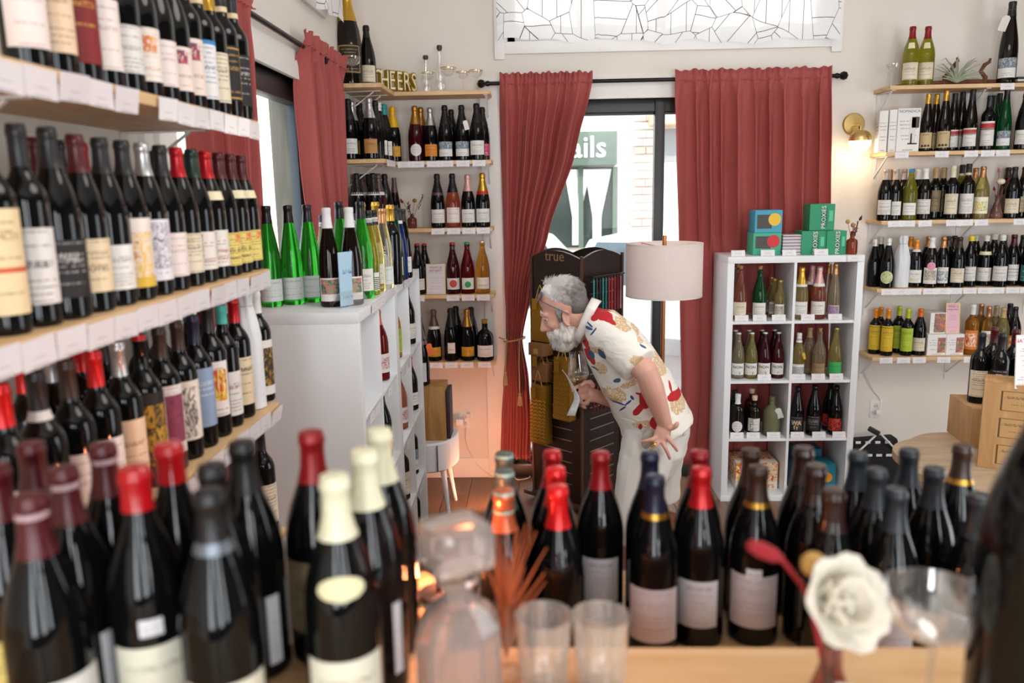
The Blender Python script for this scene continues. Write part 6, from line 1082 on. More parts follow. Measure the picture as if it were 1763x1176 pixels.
# ================================================================== DISPLAY SPINNER
A = Vector((0.249, 4.394, 0)); dl = Vector((-0.74, 0.672, 0)).normalized(); dr = Vector((0.672, 0.74, 0)).normalized(); SW = 0.375
sp_ = empty('display_spinner', A + (dl + dr) * SW / 2); tag(sp_, 'dark brown slatted spinner rack lettered true, hung with gold gift bags', 'display rack')
brn = wood('espresso_panel', '#20140f', '#2c1d17', (30, 30, 3), 0.45); edg = plain('walnut_edge', '#54392a', 0.5); sil = plain('slot_silver', '#b9b2aa', 0.3, 0.9)
S0 = sp_.location.copy(); ztop = 1.50
def face_panel(p, d, nrm, name):
    """slatted panel from p along d, outward normal nrm"""
    p, d, nrm = Vector(p), Vector(d), Vector(nrm); z0 = 0.06; n = 16
    arch = [p + d * (SW * i / n) + Vector((0, 0, ztop - 0.02 + 0.045 * math.sin(PI * i / n))) for i in range(n + 1)]
    pts = [p + Vector((0, 0, z0)), p + d * SW + Vector((0, 0, z0))] + arch[::-1]
    o = MB().prism([q - S0 - nrm * 0.016 for q in pts], nrm * 0.016).build(name, brn, sp_, smooth=False)
    for k in range(19):
        zz = 0.16 + k * 0.066
        if zz > ztop - 0.1: break
        a, b = p + d * (SW * 0.2) + Vector((0, 0, zz)), p + d * (SW * 0.8) + Vector((0, 0, zz))
        MB().hexa([a - S0, b - S0, b + nrm * 0.0025 - S0, a + nrm * 0.0025 - S0] + [x + Vector((0, 0, 0.005)) - S0 for x in (a, b, b + nrm * 0.0025, a + nrm * 0.0025)]).build('slot_channel', sil, o, smooth=False)
    return o
nl_ = Vector((-dl.y, dl.x, 0)); nl_ = -nl_ if nl_.y > 0 else nl_; nr_ = Vector((dr.y, -dr.x, 0)); nr_ = -nr_ if nr_.y > 0 else nr_
f1 = face_panel(A, dl, nl_, 'panel'); f2_ = face_panel(A, dr, nr_, 'panel'); face_panel(A + dl * SW, dr, -dl * -1 if False else dl, 'panel'); face_panel(A + dr * SW, dl, dr, 'panel')
for p in (A, A + dl * SW, A + dr * SW): MB().box(p - S0 + Vector((-0.007, -0.007, 0.05)), p - S0 + Vector((0.007, 0.007, ztop + 0.0)), Matrix.Rotation(0.75, 3, 'Z')).build('corner_post', edg, sp_)
MB().prism([A - (dl + dr) * 0.03 - S0 + Vector((0, 0, 0.03)), A + dr * (SW + 0.06) - dl * .03 - S0 + Vector((0, 0, 0.03)), A + (dl + dr) * (SW + 0.03) - S0 + Vector((0, 0, 0.03)), A + dl * (SW + 0.06) - dr * .03 - S0 + Vector((0, 0, 0.03))], (0, 0, 0.022)).build('base_board', edg, sp_, smooth=False)
MB().lathe([(0.001, 0), (0.2, 0), (0.2, 0.03), (0.001, 0.03)], 28).build('turntable', black_m, sp_)
tc = at_y(957, 441, 4.52)
c_ = A + dl * (SW * 0.52) + nl_ * 0.002
text_obj('lettering', 'true', 0.085, plain('lettering_bronze', '#9a7a58', 0.5, 0.3), sp_, lambda x, y, z: c_ - S0 - dl * x + nl_ * z + Vector((0, 0, tc.z - 0.002 + y)), depth=0.001)
goldm = plain('gold_foil_paper', '#cf9f36', 0.35, 0.75, vary=0.15, scale=40, bump=0.1); kraft = plain('kraft_card', '#8a5f38', 0.7, vary=0.1); dgold = plain('dull_gold_paper', '#a87c26', 0.45, 0.5, vary=0.12, scale=30)
rib = plain('gold_ribbon', '#c79d4e', 0.6, 0.2)
def gift_bag(label, t, ztop_, w, h, d, m, deco=None):
    """paper bag hung on the slats of the facing panel: t = place along the panel"""
    c = A + dl * (SW * t) + nl_ * (0.012 + d / 2); root = empty('gift_bag', (c.x, c.y, ztop_ - h), math.atan2(nl_.y, nl_.x) + PI / 2); tag(root, label, 'gift bag', 'gift bags on the spinner')
    k = MB(); k.hexa([(-w / 2, -d / 2, 0), (w / 2, -d / 2, 0), (w / 2, d / 2, 0), (-w / 2, d / 2, 0), (-w / 2, -d / 2 * .6, h), (w / 2, -d / 2 * .6, h), (w / 2, d / 2, h), (-w / 2, d / 2, h)]); k.build('bag_body', m, root, bevel=0.002)
    for y in (-d / 2 * .6 - 0.001, d / 2 - 0.012): MB().tube([(-w * .28, y, h - 0.01), (-w * .1, y, h + 0.06), (0.0, y, h + 0.085), (w * .1, y, h + 0.06), (w * .28, y, h - 0.01)], 0.003, 6).build('handle', rib, root)
    if deco == 'zig':
        for r in range(12):
            zz = 0.02 + r * (h * 0.72 / 12); f = zz / h; yy = -d / 2 * (1 - .4 * f) - 0.0015
            MB().tube([(-w / 2 + w * i / 8, yy, zz + (0.009 if i % 2 else 0)) for i in range(9)], 0.0035, 5).build('embossed_zigzag', goldm, root)
    if deco == 'hex':
        for r in range(9):
            for i in range(4):
                zz = 0.02 + r * 0.028; xx = -w / 2 + w * (i + 0.5 + (0.5 if r % 2 else 0)) / 4.6; f = zz / h
                MB().lathe([(0.009, 0), (0.012, 0.0018), (0.009, 0.002)], 6).build('embossed_cell', goldm, root, smooth=False, loc=(xx, -d / 2 * (1 - .4 * f) - 0.0006, zz), rot=(PI / 2, 0, 0))
    MB().box((-w * .36, -d / 2 - 0.008, h * .78), (-w * .36 + 0.036, -d / 2 - 0.006, h * .78 + 0.06)).build('gift_card', goldm, root)
    return root
zz = lambda py: at_y(940, py, 4.5).z
gift_bag('gold gift bag embossed with zigzags low on the spinner', 0.72, zz(664), 0.115, 0.355, 0.07, kraft if False else dgold, 'zig'); gift_bag('tall gold gift bag with a honeycomb pattern beside the zigzag bag', 0.25, zz(612), 0.125, 0.36, 0.06, dgold, 'hex'); gift_bag('brown paper gift bag with gold ribbon handles above the zigzag bag', 0.70, zz(625), 0.115, 0.112, 0.06, kraft); gift_bag('tall olive gold gift bag behind the bearded man face', 0.68, zz(517), 0.13, 0.24, 0.06, dgold)
c = A + dl * (SW * .68) + nl_ * 0.06; bx = empty('gift_box', (c.x, c.y, zz(612)), math.atan2(nl_.y, nl_.x) + PI / 2); tag(bx, 'small brown gift box on the spinner below the beard', 'box'); MB().box((-0.055, -0.045, 0), (0.055, 0.045, 0.072)).build('carton', kraft, bx, bevel=0.002); MB().box((-0.015, -0.047, 0.012), (0.02, -0.0455, 0.042)).build('window_print', rib, bx)
# hooks with hanging openers on the other face
cols = ['#1f8f8c', '#17393c', '#0f0f12', '#1f8f8c', '#1f7f80', '#b3202a', '#c9303a', '#b3202a', '#a31c28', '#d98a9a']
for row, (z0, L, cl) in enumerate(((at_y(1030, 474, 4.5).z, 0.20, cols), (at_y(1035, 655, 4.5).z, 0.16, ['#6d1420', '#7d1a26', '#5a101a', '#7d1a26', '#8a2030', '#6d1420', '#a04a5a', '#d08a98']))):
    hb = A + dr * 0.05 + nr_ * 0.05 + Vector((0, 0, z0))
    MB().tube([A + dr * 0.04 - S0 + nr_ * 0.045 + Vector((0, 0, z0)), A + dr * (SW - 0.04) - S0 + nr_ * 0.045 + Vector((0, 0, z0))], 0.005, 8).build('hanging_bar', black_m, sp_)
    for s in (0.05, SW - 0.05): MB().tube([A + dr * s - S0 + Vector((0, 0, z0)), A + dr * s - S0 + nr_ * 0.05 + Vector((0, 0, z0))], 0.004, 6).build('hook', black_m, sp_)
    for k, hx in enumerate(cl):
        c = A + dr * (0.045 + (SW - 0.1) * k / len(cl)) + nr_ * 0.05; m = plain('strap_' + hx, hx, 0.5)
        o = MB().box((-0.009, -0.004, -L), (0.009, 0.004, -0.012)).build('hanging_strap', m, None, bevel=0.002, loc=(c.x, c.y, z0), rot=(0, 0, math.atan2(nr_.y, nr_.x) + PI / 2 + 0.9))
        tag(o, '%s strap hanging %s from the corner, %s bar of the spinner' % (['teal', 'dark teal', 'black', 'teal', 'sea green', 'red', 'scarlet', 'red', 'crimson', 'pink'][k] if row == 0 else ['wine red', 'maroon', 'dark maroon', 'maroon', 'berry', 'wine red', 'dusty rose', 'pale pink'][k], ordinal(k + 1), ('upper', 'lower')[row]), 'strap', 'straps on the spinner hooks')
        MB().lathe([(0.005, -0.001), (0.007, 0), (0.005, 0.001)], 10).build('eyelet', sil, o, loc=(0, 0, -0.006), rot=(PI / 2, 0, 0))

# ================================================================== BOXES, SIGNS, ORNAMENTS
def carton(label, px0, px1, z0, h, Y, dep, m, extra=None, rz=0.0, cat='box', name='carton', group=None, side=None):
    x0, x1 = x_on(px0, Y, z0), x_on(px1, Y, z0); o = empty(name, ((x0 + x1) / 2, Y, z0), rz); w = x1 - x0
    MB().box((-w / 2, 0, 0), (w / 2, dep, h)).build('box_body', side or m, o, bevel=0.0015); rows = [[(-w / 2 + 0.001, -0.0012, 0.001), (w / 2 - 0.001, -0.0012, 0.001)], [(-w / 2 + 0.001, -0.0012, h - 0.001), (w / 2 - 0.001, -0.0012, h - 0.001)]]
    MB().grid(rows).build('printed_front', m, o, smooth=False)
    if extra: extra(o, w, h)
    return tag(o, label, cat, group)
def disc(x, z, r, m): return lambda o, w, h: MB().lathe([(0.0005, 0), (r, 0), (r, 0.0008), (0.0005, 0.0008)], 24).build('printed_disc', m, o, loc=(x * w, -0.0015, z * h), rot=(PI / 2, 0, 0))
def many(*f): return lambda o, w, h: [g(o, w, h) for g in f]
def letters(s, size, m, x, z, rot=0.0, bold=0.0):
    def f(o, w, h):
        ca, sa = math.cos(rot), math.sin(rot); return text_obj('lettering', s, size, m, o, lambda a, b, c: (x * w + a * ca - b * sa, -0.0024, z * h + a * sa + b * ca), bold=bold)
    return f
def block(x0, x1, z0, z1, m): return lambda o, w, h: MB().box((x0 * w, -0.0020, z0 * h), (x1 * w, -0.0013, z1 * h)).build('printed_panel', m, o)
grey_d = plain('print_charcoal', '#4a4645', 0.6); KT = 1.4705
carton('turquoise carton with a yellow disc, top of its stack on the cube shelf', 1299, 1346, KT + 0.129, 0.128, KY + 0.09, 0.14, plain('box_turquoise', '#3f9cb8', 0.5), many(block(-0.42, 0.12, 0.18, 0.8, grey_d), disc(0.22, 0.58, 0.036, plain('print_sun', '#e6c03a', 0.6))), group='cartons on the cube shelf')
carton('green carton with a red disc, bottom of its stack on the cube shelf', 1296, 1344, KT, 0.128, KY + 0.085, 0.14, plain('box_green', '#3fa889', 0.5), many(block(-0.42, 0.12, 0.3, 0.85, grey_d), disc(0.22, 0.62, 0.036, plain('print_scarlet', '#cf3038', 0.6))), group='cartons on the cube shelf')
carton('small lilac-white striped carton between the cartons on the cube shelf', 1347, 1382, KT, 0.115, KY + 0.08, 0.10, paper('box_stripe', '#cfc4cb', '#3b3340', 0, 11, 80, bands=tuple((0.1 + k * .16, 0.14 + k * .16, '#4a4452') for k in range(6)), text=False), group='cartons on the cube shelf')
pg = plain('box_emerald', '#1f8f63', 0.4); pg2 = plain('box_emerald_dark', '#14694a', 0.4)
def prox(o, w, h): (block(-0.05, 0.2, 0.12, 0.85, pg2)(o, w, h), letters('PROXIES', 0.034, ink_w, 0.06, 0.5, PI / 2)(o, w, h), block(0.27, 0.42, 0.35, 0.75, plain('print_pale_green', '#5fbf96', 0.6))(o, w, h))
carton('emerald carton standing on top of the two others on the cube shelf', 1393, 1436, KT + 0.136, 0.15, KY + 0.10, 0.12, pg, prox, group='emerald cartons on the cube shelf'); carton('emerald carton beside the striped carton, under the third', 1379, 1421, KT, 0.135, KY + 0.07, 0.13, pg, prox, group='emerald cartons on the cube shelf'); carton('emerald carton beside the amber vase on the cube shelf', 1422, 1456, KT, 0.135, KY + 0.06, 0.13, pg, prox, group='emerald cartons on the cube shelf')
fl_m = paper('box_red_floral', '#e8dccb', '#b3322a', 0, 9, 81, art=('#c9261c', '#e8b23a', '#e8dccb', '#c9261c', '#d98a2a'), art_box=(0, 1, 0.28, 1), text=False)
carton('red and yellow floral carton on the bottom of the cube shelf', 1266, 1338, KZ[0] + 0.0005, 0.17, KY + 0.10, 0.22, fl_m, letters('ers', 0.05, plain('print_orange', '#d8661f', 0.6), 0.3, 0.14), side=fl_m)
tb = plain('box_teal', '#1f7d90', 0.5, vary=0.1); ob = disc(0.2, 0.5, 0.03, plain('print_amber', '#e09a1e', 0.6))
carton('teal carton with an amber disc on the bottom of the cube shelf', 1391, 1437, KZ[0] + 0.0005, 0.16, KY + 0.08, 0.15, tb, ob, rz=0.0); carton('teal carton behind and above the other teal one', 1367, 1412, KZ[0] + 0.0005, 0.205, KY + 0.245, 0.13, tb, ob); carton('dark teal carton beside the cube shelf divider', 1362, 1389, KZ[0] + 0.0005, 0.15, KY + 0.085, 0.15, plain('box_teal_dark', '#12414c', 0.5))
nm = paper('box_white_print', '#e8e5e1', '#6a6664', 0, 12, 82)
def nomad(o, w, h): (letters('NOMADICA', w * 0.17, plain('print_grey', '#6b6765', 0.6), 0.0, 0.93)(o, w, h), block(0.12, 0.45, 0.55, 0.8, plain('print_umber', '#4d3f38', 0.6))(o, w, h), block(0.02, 0.3, 0.18, 0.78, plain('print_bone', '#d8d4cd', 0.6))(o, w, h), block(0.1, 0.16, 0.2, 0.42, ink)(o, w, h), block(-0.02, 0.4, 0.17, 0.2, ink)(o, w, h))
carton('white NOMADICA carton facing out on the second sconce-wall shelf', 1542, 1581, 2.0455, 0.245, 4.83, 0.12, nm, nomad, group='white cartons on the sconce wall'); carton('white carton nearest the sconce on the second shelf', 1511, 1525, 2.0455, 0.235, 4.84, 0.11, nm, rz=-0.2, group='white cartons on the sconce wall'); carton('white carton between the other two on the second sconce-wall shelf', 1528, 1540.5, 2.0455, 0.24, 4.84, 0.11, nm, rz=-0.12, group='white cartons on the sconce wall')
fm = paper('box_fruit', '#eceae8', '#777', 0, 9, 83, art=('#d2452c', '#e88a6a', '#5a7a3a', '#b04a8a', '#e9b34a'), art_box=(0.25, 0.98, 0.05, 0.97)); fm2 = paper('box_fruit_b', '#eceae8', '#777', 0, 9, 84, art=('#d2452c', '#e88a6a', '#5a7a3a', '#b04a8a', '#e9b34a'), art_box=(0.55, 0.98, 0.12, 0.85))
wh = plain('box_white', '#e9e7e4', 0.5)
carton('white carton with fruit picture, top of the stack on the lowest shelf', 1600, 1627, 0.8285 + 0.132, 0.128, 4.86, 0.12, fm, side=wh, group='fruit cartons'); carton('white fruit carton under the stack, beside the orange-capped bottle', 1595, 1627, 0.8285, 0.131, 4.84, 0.12, fm2, side=wh, group='fruit cartons'); carton('white fruit carton under the pink sign', 1627.5, 1658, 0.8285, 0.131, 4.84, 0.12, fm2, side=wh, group='fruit cartons')
def sign(name, label, px0, px1, py0, py1, Y, m, frame, txts, base=True, lean=-0.12):
    a, b = at_y(px0, py1, Y), at_y(px1, py0, Y); w, h = b.x - a.x, b.z - a.z; o = empty(name, (a.x + w / 2, Y, a.z)); o.rotation_euler = (lean, 0, 0); tag(o, label, 'sign')
    MB().grid([[(-w / 2, 0, 0.0), (w / 2, 0, 0.0)], [(-w / 2, 0, h), (w / 2, 0, h)]]).build('sign_sheet', m, o, smooth=False); MB().box((-w / 2, 0.0006, 0), (w / 2, 0.003, h)).build('backing', wh, o)
    for lo, hi in (((-w / 2 - .003, -.002, 0), (-w / 2, .004, h)), ((w / 2, -.002, 0), (w / 2 + .003, .004, h)), ((-w / 2 - .003, -.002, h), (w / 2 + .003, .004, h + .003)), ((-w / 2 - .003, -.002, -.003), (w / 2 + .003, .004, 0))): MB().box(lo, hi).build('frame', frame, o)
    for (s, sz, m2, zz_) in txts: text_obj('lettering', s, sz, m2, o, lambda x, y, z: (x, -0.001, h * zz_ + y))
    return o
mag = plain('print_magenta', '#a8477a', 0.6); goldf = plain('sign_gold_frame', '#c9a75a', 0.35, 0.8)
sign('table_sign', 'gold framed WHAT IS PET-NAT sign between bottles on the fourth corner shelf', 735, 765, 455, 509, 4.85, paper('sheet_petnat', '#ece4e6', '#8a7a86', 0, 26, 90), goldf, [('WHAT IS', 0.019, mag, 0.9), ('PET-NAT?', 0.019, mag, 0.79)])
sign('table_sign', 'pink gold-framed sign about orange wine on the fruit cartons', 1629, 1655, 523, 573, 4.87, paper('sheet_orange', '#e9bcc8', '#a8657c', 0, 24, 91), goldf, [('What is', 0.02, mag, 0.9), ('orange wine?', 0.0135, mag, 0.8)])
# top corner shelf: carafes, coupes, gold letters
z0 = SHZ[0] + 0.0005
for (px, h, lb) in ((735, 0.20, 'slender clear carafe with dark stopper on the topmost corner shelf'), (759, 0.25, 'round clear decanter with dark stopper on the topmost corner shelf')):
    o = empty('carafe', (x_on(px, 4.95, z0), 4.95, z0)); tag(o, lb, 'carafe', 'carafes on the corner shelf'); s = h / 0.2
    pf = [(0.001, 0.003), (0.03, 0), (0.034, 0.01), (0.03, 0.08), (0.02, 0.13), (0.016, 0.16), (0.016, 0.195), (0.018, 0.2), (0.0155, 0.197), (0.014, 0.16), (0.001, 0.012)] if px == 735 else [(0.001, 0.003), (0.035, 0), (0.042, 0.02), (0.045, 0.08), (0.034, 0.115), (0.018, 0.135), (0.015, 0.16), (0.016, 0.195), (0.014, 0.195), (0.013, 0.16), (0.001, 0.012)]
    MB().lathe([(r, z * s) for r, z in pf], 24).build('vessel', clear_m, o); MB().lathe([(0.001, 0.198 * s), (0.012, 0.198 * s), (0.017, 0.21 * s), (0.014, 0.222 * s), (0.001, 0.224 * s)], 16).build('stopper', plain('stopper_walnut', '#43261f', 0.4), o)
for k, (px, s) in enumerate(((738, 0.80), (773, 0.98), (797, 0.80), (820, 0.85))): coupe((x_on(px, 4.87, z0), 4.87, z0), s, 'gold-rimmed coupe, %s from the carafes on the topmost corner shelf' % ordinal(k + 1), rim=True)
coupe((x_on(607, 4.43, z0), 4.435, z0), 1.0, 'cut crystal coupe in front of the giant gold-foiled bottle', cut=True)
coupe((x_on(1534, 4.9, 2.4155), 4.9, 2.4155), 0.93, 'clear coupe at the sconce end of the topmost shelf', group='coupe glasses')
ch = empty('letter_ornament', (x_on(684, 4.80, z0), 4.82, z0)); tag(ch, 'gold balloon letters spelling CHEERS on the topmost corner shelf', 'ornament')
dch = Vector((0.70, 0.72, 0)).normalized(); nch = Vector((dch.y, -dch.x, 0))
for k, L in enumerate('CHEERS'):
    b_ = dch * ((k - 2.9) * 0.052)
    text_obj('letter', L, 0.15, plain('gold_letter', '#c2a136', 0.3, 0.8), ch, lambda x, y, z: b_ + dch * (x * 0.62) + nch * z + Vector((0, 0, 0.056 + y)), depth=0.014, bold=0.004)
    text_obj('letter_face', L, 0.15, plain('letter_cream', '#efe6c0', 0.5), ch, lambda x, y, z: b_ + dch * (x * 0.60) + nch * (0.0165 + z) + Vector((0, 0, 0.056 + y)), bold=-0.0015)
# bud vases with dried stems
def bud_vase(label, loc, prof, m, stems, s=1.0):
    o = empty('bud_vase', loc); tag(o, label, 'vase', 'bud vases with dried stems'); o.scale = (s,) * 3; MB().lathe(prof, 20).build('vase', m, o)
    for (dx, dy, h, kind, col) in stems:
        z_ = prof[0][1] + 0.05; MB().tube([(0, 0, 0.03), (dx * .4, dy * .4, h * .6), (dx, dy, h)], 0.0014, 5).build('stem', plain('dry_stem', '#6d4c34', 0.9), o); mm = plain('dry_' + col, col, 0.9, vary=0.3, scale=120, bump=0.5)
        if kind == 'ball': MB().sphere((dx, dy, h), 0.013, 10, 8).build('seed_head', mm, o)
        if kind == 'bud': MB().tube([(dx, dy, h - 0.008), (dx * 1.15, dy, h), (dx * 1.35, dy, h + 0.02)], [0.004, 0.009, 0.001], 8).build('bud', mm, o)
        if kind == 'sprig':
            rr = random.Random(int(h * 1e4))
            for k in range(9):
                t = 0.55 + 0.05 * k; b = Vector((dx * t, dy * t, h * t)); e = b + Vector((rr.uniform(-.014, .014), rr.uniform(-.01, .01), 0.014)); MB().tube([b, b.lerp(e, .5), e], [0.001, 0.0035, 0.0005], 6).build('leaf', mm, o)
        if kind == 'fluff': MB().sphere((dx, dy, h), 0.024, 14, 8, (1, 1, 0.75)).build('flower_head', mm, o)
sq_v = [(0.001, 0.003), (0.026, 0.0), (0.029, 0.006), (0.029, 0.052), (0.024, 0.062), (0.011, 0.068), (0.010, 0.082), (0.012, 0.086), (0.0095, 0.085), (0.0085, 0.07), (0.001, 0.06)]
bud_vase('mocha glass bud vase of dried stems on the third corner shelf', (x_on(710, 4.87, 1.6505), 4.87, 1.6505), sq_v, ambg, [(-0.05, 0, 0.16, 'bud', '#7d1f24'), (-0.02, 0.01, 0.155, 'sprig', '#3d2b3a'), (0.02, 0, 0.165, 'ball', '#8a6a3c'), (0.075, 0.0, 0.2, 'sprig', '#6d4634'), (-0.015, -0.01, 0.12, 'bud', '#4a1f22')])
bud_vase('ribbed rust glass bud vase of dried stems on the cube shelf', (x_on(1465.5, KY + 0.06, KT), KY + 0.06, KT), [(0.001, 0.003), (0.029, 0), (0.031, 0.006), (0.031, 0.07), (0.028, 0.082), (0.012, 0.092), (0.0105, 0.125), (0.0125, 0.13), (0.0095, 0.128), (0.001, 0.09)], plain('rust_glass', '#a5482c', 0.12, trans=0.6, ior=1.35), [(-0.03, 0, 0.185, 'ball', '#b8954e'), (0.0, 0, 0.165, 'ball', '#a87a4a'), (0.025, 0, 0.185, 'sprig', '#5a2a26'), (0.035, 0, 0.20, 'bud', '#4a1f22'), (0.01, 0.01, 0.175, 'sprig', '#6d2a2a')])
bud_vase('pink fluted bud vase with a pale dried bloom on the third sconce-wall shelf', (x_on(1714, 4.87, 1.6505), 4.87, 1.6505), [(0.001, 0.003), (0.032, 0), (0.036, 0.008), (0.034, 0.03), (0.022, 0.075), (0.012, 0.10), (0.011, 0.125), (0.016, 0.135), (0.013, 0.134), (0.001, 0.10)], pinkg, [(0.0, -0.02, 0.215, 'fluff', '#e4d6c0'), (0.05, 0, 0.225, 'bud', '#8a1f2c'), (-0.005, 0, 0.275, 'bud', '#b56a5a'), (0.03, 0.01, 0.185, 'sprig', '#7d4a40'), (-0.02, 0, 0.17, 'bud', '#6d1f28')])
# driftwood with air plant
dw = empty('driftwood', (x_on(1650, 4.9, 2.4155), 4.9, 2.4155)); tag(dw, 'twisted brown driftwood lying on the topmost sconce-wall shelf', 'driftwood'); dm = wood('drift_bark', '#4a2a1c', '#7d4a30', (30, 30, 8), 0.8)
MB().tube([(-0.36, 0, 0.008), (-0.25, 0.0, 0.013), (-0.1, -0.01, 0.016), (0.1, -0.005, 0.018), (0.26, 0, 0.015), (0.36, 0.0, 0.008)], [0.006, 0.014, 0.017, 0.018, 0.014, 0.006], 9).build('log', dm, dw)
for x, pts in ((-0.07, [(0, 0, .01), (-.015, 0, .05), (.02, 0, .085), (.04, 0, .12), (.055, 0, .14), (.05, 0, .16)]), (0.14, [(0, 0, .01), (.01, 0, .045), (-.02, 0, .08), (.0, 0, .115), (.025, 0, .13), (.03, 0, .15)])): MB().tube([Vector(p) + Vector((x, 0, 0)) for p in pts], [0.016, 0.013, 0.012, 0.012, 0.010, 0.006], 9).build('twisted_branch', dm, dw)
ap = empty('air_plant', (x_on(1645, 4.86, 2.4155), 4.852, 2.432)); tag(ap, 'spiky grey-green air plant on the driftwood', 'plant'); am = plain('air_plant_leaf', '#98a086', 0.7, vary=0.2); rnd = random.Random(11)
for k in range(20):
    a = PI * (0.03 + 0.94 * k / 19) + rnd.uniform(-.08, .08); L = rnd.uniform(.10, .19); dy = rnd.uniform(-.06, .03); lift = math.sin(a)
    MB().tube([(0, 0, 0.0), (math.cos(a) * L * .35, dy * .4, .012 + lift * L * .45), (math.cos(a) * L * .75, dy, .014 + lift * L * .72), (math.cos(a) * L, dy * 1.3, 0.012 + lift * L * (.85 if k % 3 else .65))], [0.006, 0.0045, 0.0028, 0.0006], 6).build('leaf', am, ap)
for k in range(3):
    o = MB().box((0, 0, k * 0.013), (0.2, 0.12, k * 0.013 + 0.011)).build('book', plain('book_%d' % k, ('#3a3d46', '#d8d4cc', '#2a2c30')[k], 0.6), loc=(x_on(1748, 4.86, 2.416), 4.84, 2.4155), rot=(0, 0, 0.05 * k)); tag(o, ('charcoal book at the bottom of the pile by the tall bottle', 'white book in the middle of the pile by the tall bottle', 'black book on top of the pile by the tall bottle')[k], 'book', 'books on the topmost shelf')
# tissue-wrapped bottles
def wrapped(label, loc, s, rz=0):
    rnd = random.Random(8); mb = MB(); rows = []
    prof = [(0.02, 0.0), (0.043, 0.002), (0.044, 0.05), (0.044, 0.15), (0.042, 0.19), (0.034, 0.225), (0.026, 0.255), (0.022, 0.275), (0.026, 0.295), (0.018, 0.318), (0.004, 0.322)]
    for r, z in prof:
        rows.append([((r + 0.0025 * math.sin(a * 7 + z * 30) * (1 + z * 4) * 0.6 + 0.0012 * math.sin(a * 13)) * math.cos(a), (r + 0.0025 * math.sin(a * 7 + z * 30) * (1 + z * 4) * .6) * math.sin(a), z) for a in [2 * PI * i / 40 for i in range(41)]])
    o = mb.grid(rows).build('wrapped_bottle', plain('tissue_paper', '#dfe1e6', 0.8, vary=0.05, scale=40, bump=0.3, sub=0.1), loc=loc, rot=(0, 0, rz)); o.scale = (s,) * 3; MB().tube([(0.0245 * math.cos(a), 0.0245 * math.sin(a), 0.268) for a in [2 * PI * i / 20 for i in range(21)]], 0.0022, 6, cap=False).build('twine', plain('twine', '#c9c3b8', 0.9), o); return tag(o, label, 'bottle', 'bottles wrapped in white tissue')
wrapped('white tissue-wrapped bottle on the fourth sconce-wall shelf', (x_on(1550, 4.866, 1.2475), 4.866, 1.2475), 0.98); wrapped('white tissue-wrapped bottle near the end of the lower long shelf', (LXR[0], [q[1] for q in SKIPPED if q[0] == 'lower long shelf'][0], LZ[2] + .0005), 1.04).scale = (0.82, 0.82, 1.04)
# pale blue table sign and white arch ornament on the aisle unit
q = at_z(605, 527, 1.47); ts_ = empty('table_sign', (q.x, q.y, 1.4705), math.radians(62)); tag(ts_, 'pale blue table sign in an acrylic holder on the aisle unit', 'sign')
MB().box((-0.055, -0.0015, 0.004), (0.055, 0.0015, 0.19)).build('sign_sheet', P('sheet_blue', '#a9cbe0', '#3f6d92', 0.6, 9, 92), ts_); MB().hexa([(-0.055, -0.045, 0), (0.055, -0.045, 0), (0.055, -0.042, 0), (-0.055, -0.042, 0), (-0.055, -0.004, 0.055), (0.055, -0.004, 0.055), (0.055, -0.001, 0.055), (-0.055, -0.001, 0.055)]).build('acrylic_foot', clear_m, ts_, smooth=False); MB().hexa([(-0.055, 0.045, 0), (0.055, 0.045, 0), (0.055, 0.042, 0), (-0.055, 0.042, 0), (-0.055, 0.004, 0.055), (0.055, 0.004, 0.055), (0.055, 0.001, 0.055), (-0.055, 0.001, 0.055)]).build('acrylic_foot', clear_m, ts_, smooth=False)
q = at_z(664, 491, 1.47); ar = empty('arch_ornament', (q.x + .02, q.y, 1.4705), math.radians(20)); tag(ar, 'small white arch ornament with dried red flowers on the aisle unit', 'ornament')
MB().prism([(-0.035, 0, 0)] + [(-0.035 * math.cos(PI * i / 10), 0, 0.10 + 0.035 * math.sin(PI * i / 10)) for i in range(11)] + [(0.035, 0, 0), (0.02, 0, 0)] + [(0.02 * math.cos(PI * i / 8), 0, 0.09 + 0.02 * math.sin(PI * i / 8)) for i in range(9)] + [(-0.02, 0, 0)], (0, 0.03, 0)).build('arch', wh, ar, smooth=False)
for k in range(6): MB().sphere((0.02 * math.cos(k * 2.2), 0.015, 0.145 + 0.008 * (k % 3)), 0.007, 8, 6).build('flower', plain('dry_red', '#b3222c', 0.9), ar)

# ================================================================== WHITE SIDE TABLE AND WINE BOX
TY = 4.42; tq = at_y(752, 752, TY); st_ = empty('side_table', (x_on(742, TY, 0.5) , TY + 0.03, 0)); tag(st_, 'white oval side table with drawer and splayed legs in the corner', 'table'); tzt = at_y(752, 748, TY).z; tzb = at_y(752, 797, TY).z
MB().lathe([(0.001, tzb), (0.20, tzb), (0.215, tzb + 0.01), (0.215, tzt - 0.01), (0.205, tzt), (0.001, tzt)], 44, sx=0.72).build('drum', white_m, st_); MB().box((0.055, -0.216, tzb + 0.012), (0.058, -0.200, tzt - 0.012)).build('drawer_gap', grey_d, st_)
for sx in (-1, 1):
    for sy in (-1, 1): MB().tube([(0.07 * sx, 0.1 * sy, tzb), (0.11 * sx, 0.17 * sy, 0)], [0.018, 0.010], 12).build('leg', white_m, st_)
wb = wood('pine_crate', '#96662f', '#c0935a', (22, 22, 2.2), 0.55); bxr = empty('wine_box', (x_on(745, TY - .06, tzt), TY - 0.03, tzt + 0.0005), 0.0); tag(bxr, 'honey pine wine box standing on the white side table', 'wooden box')
bh = at_y(745, 664, TY - .09).z - tzt; bw = x_on(770, TY - .09, 0.7) - x_on(719, TY - .09, 0.7)
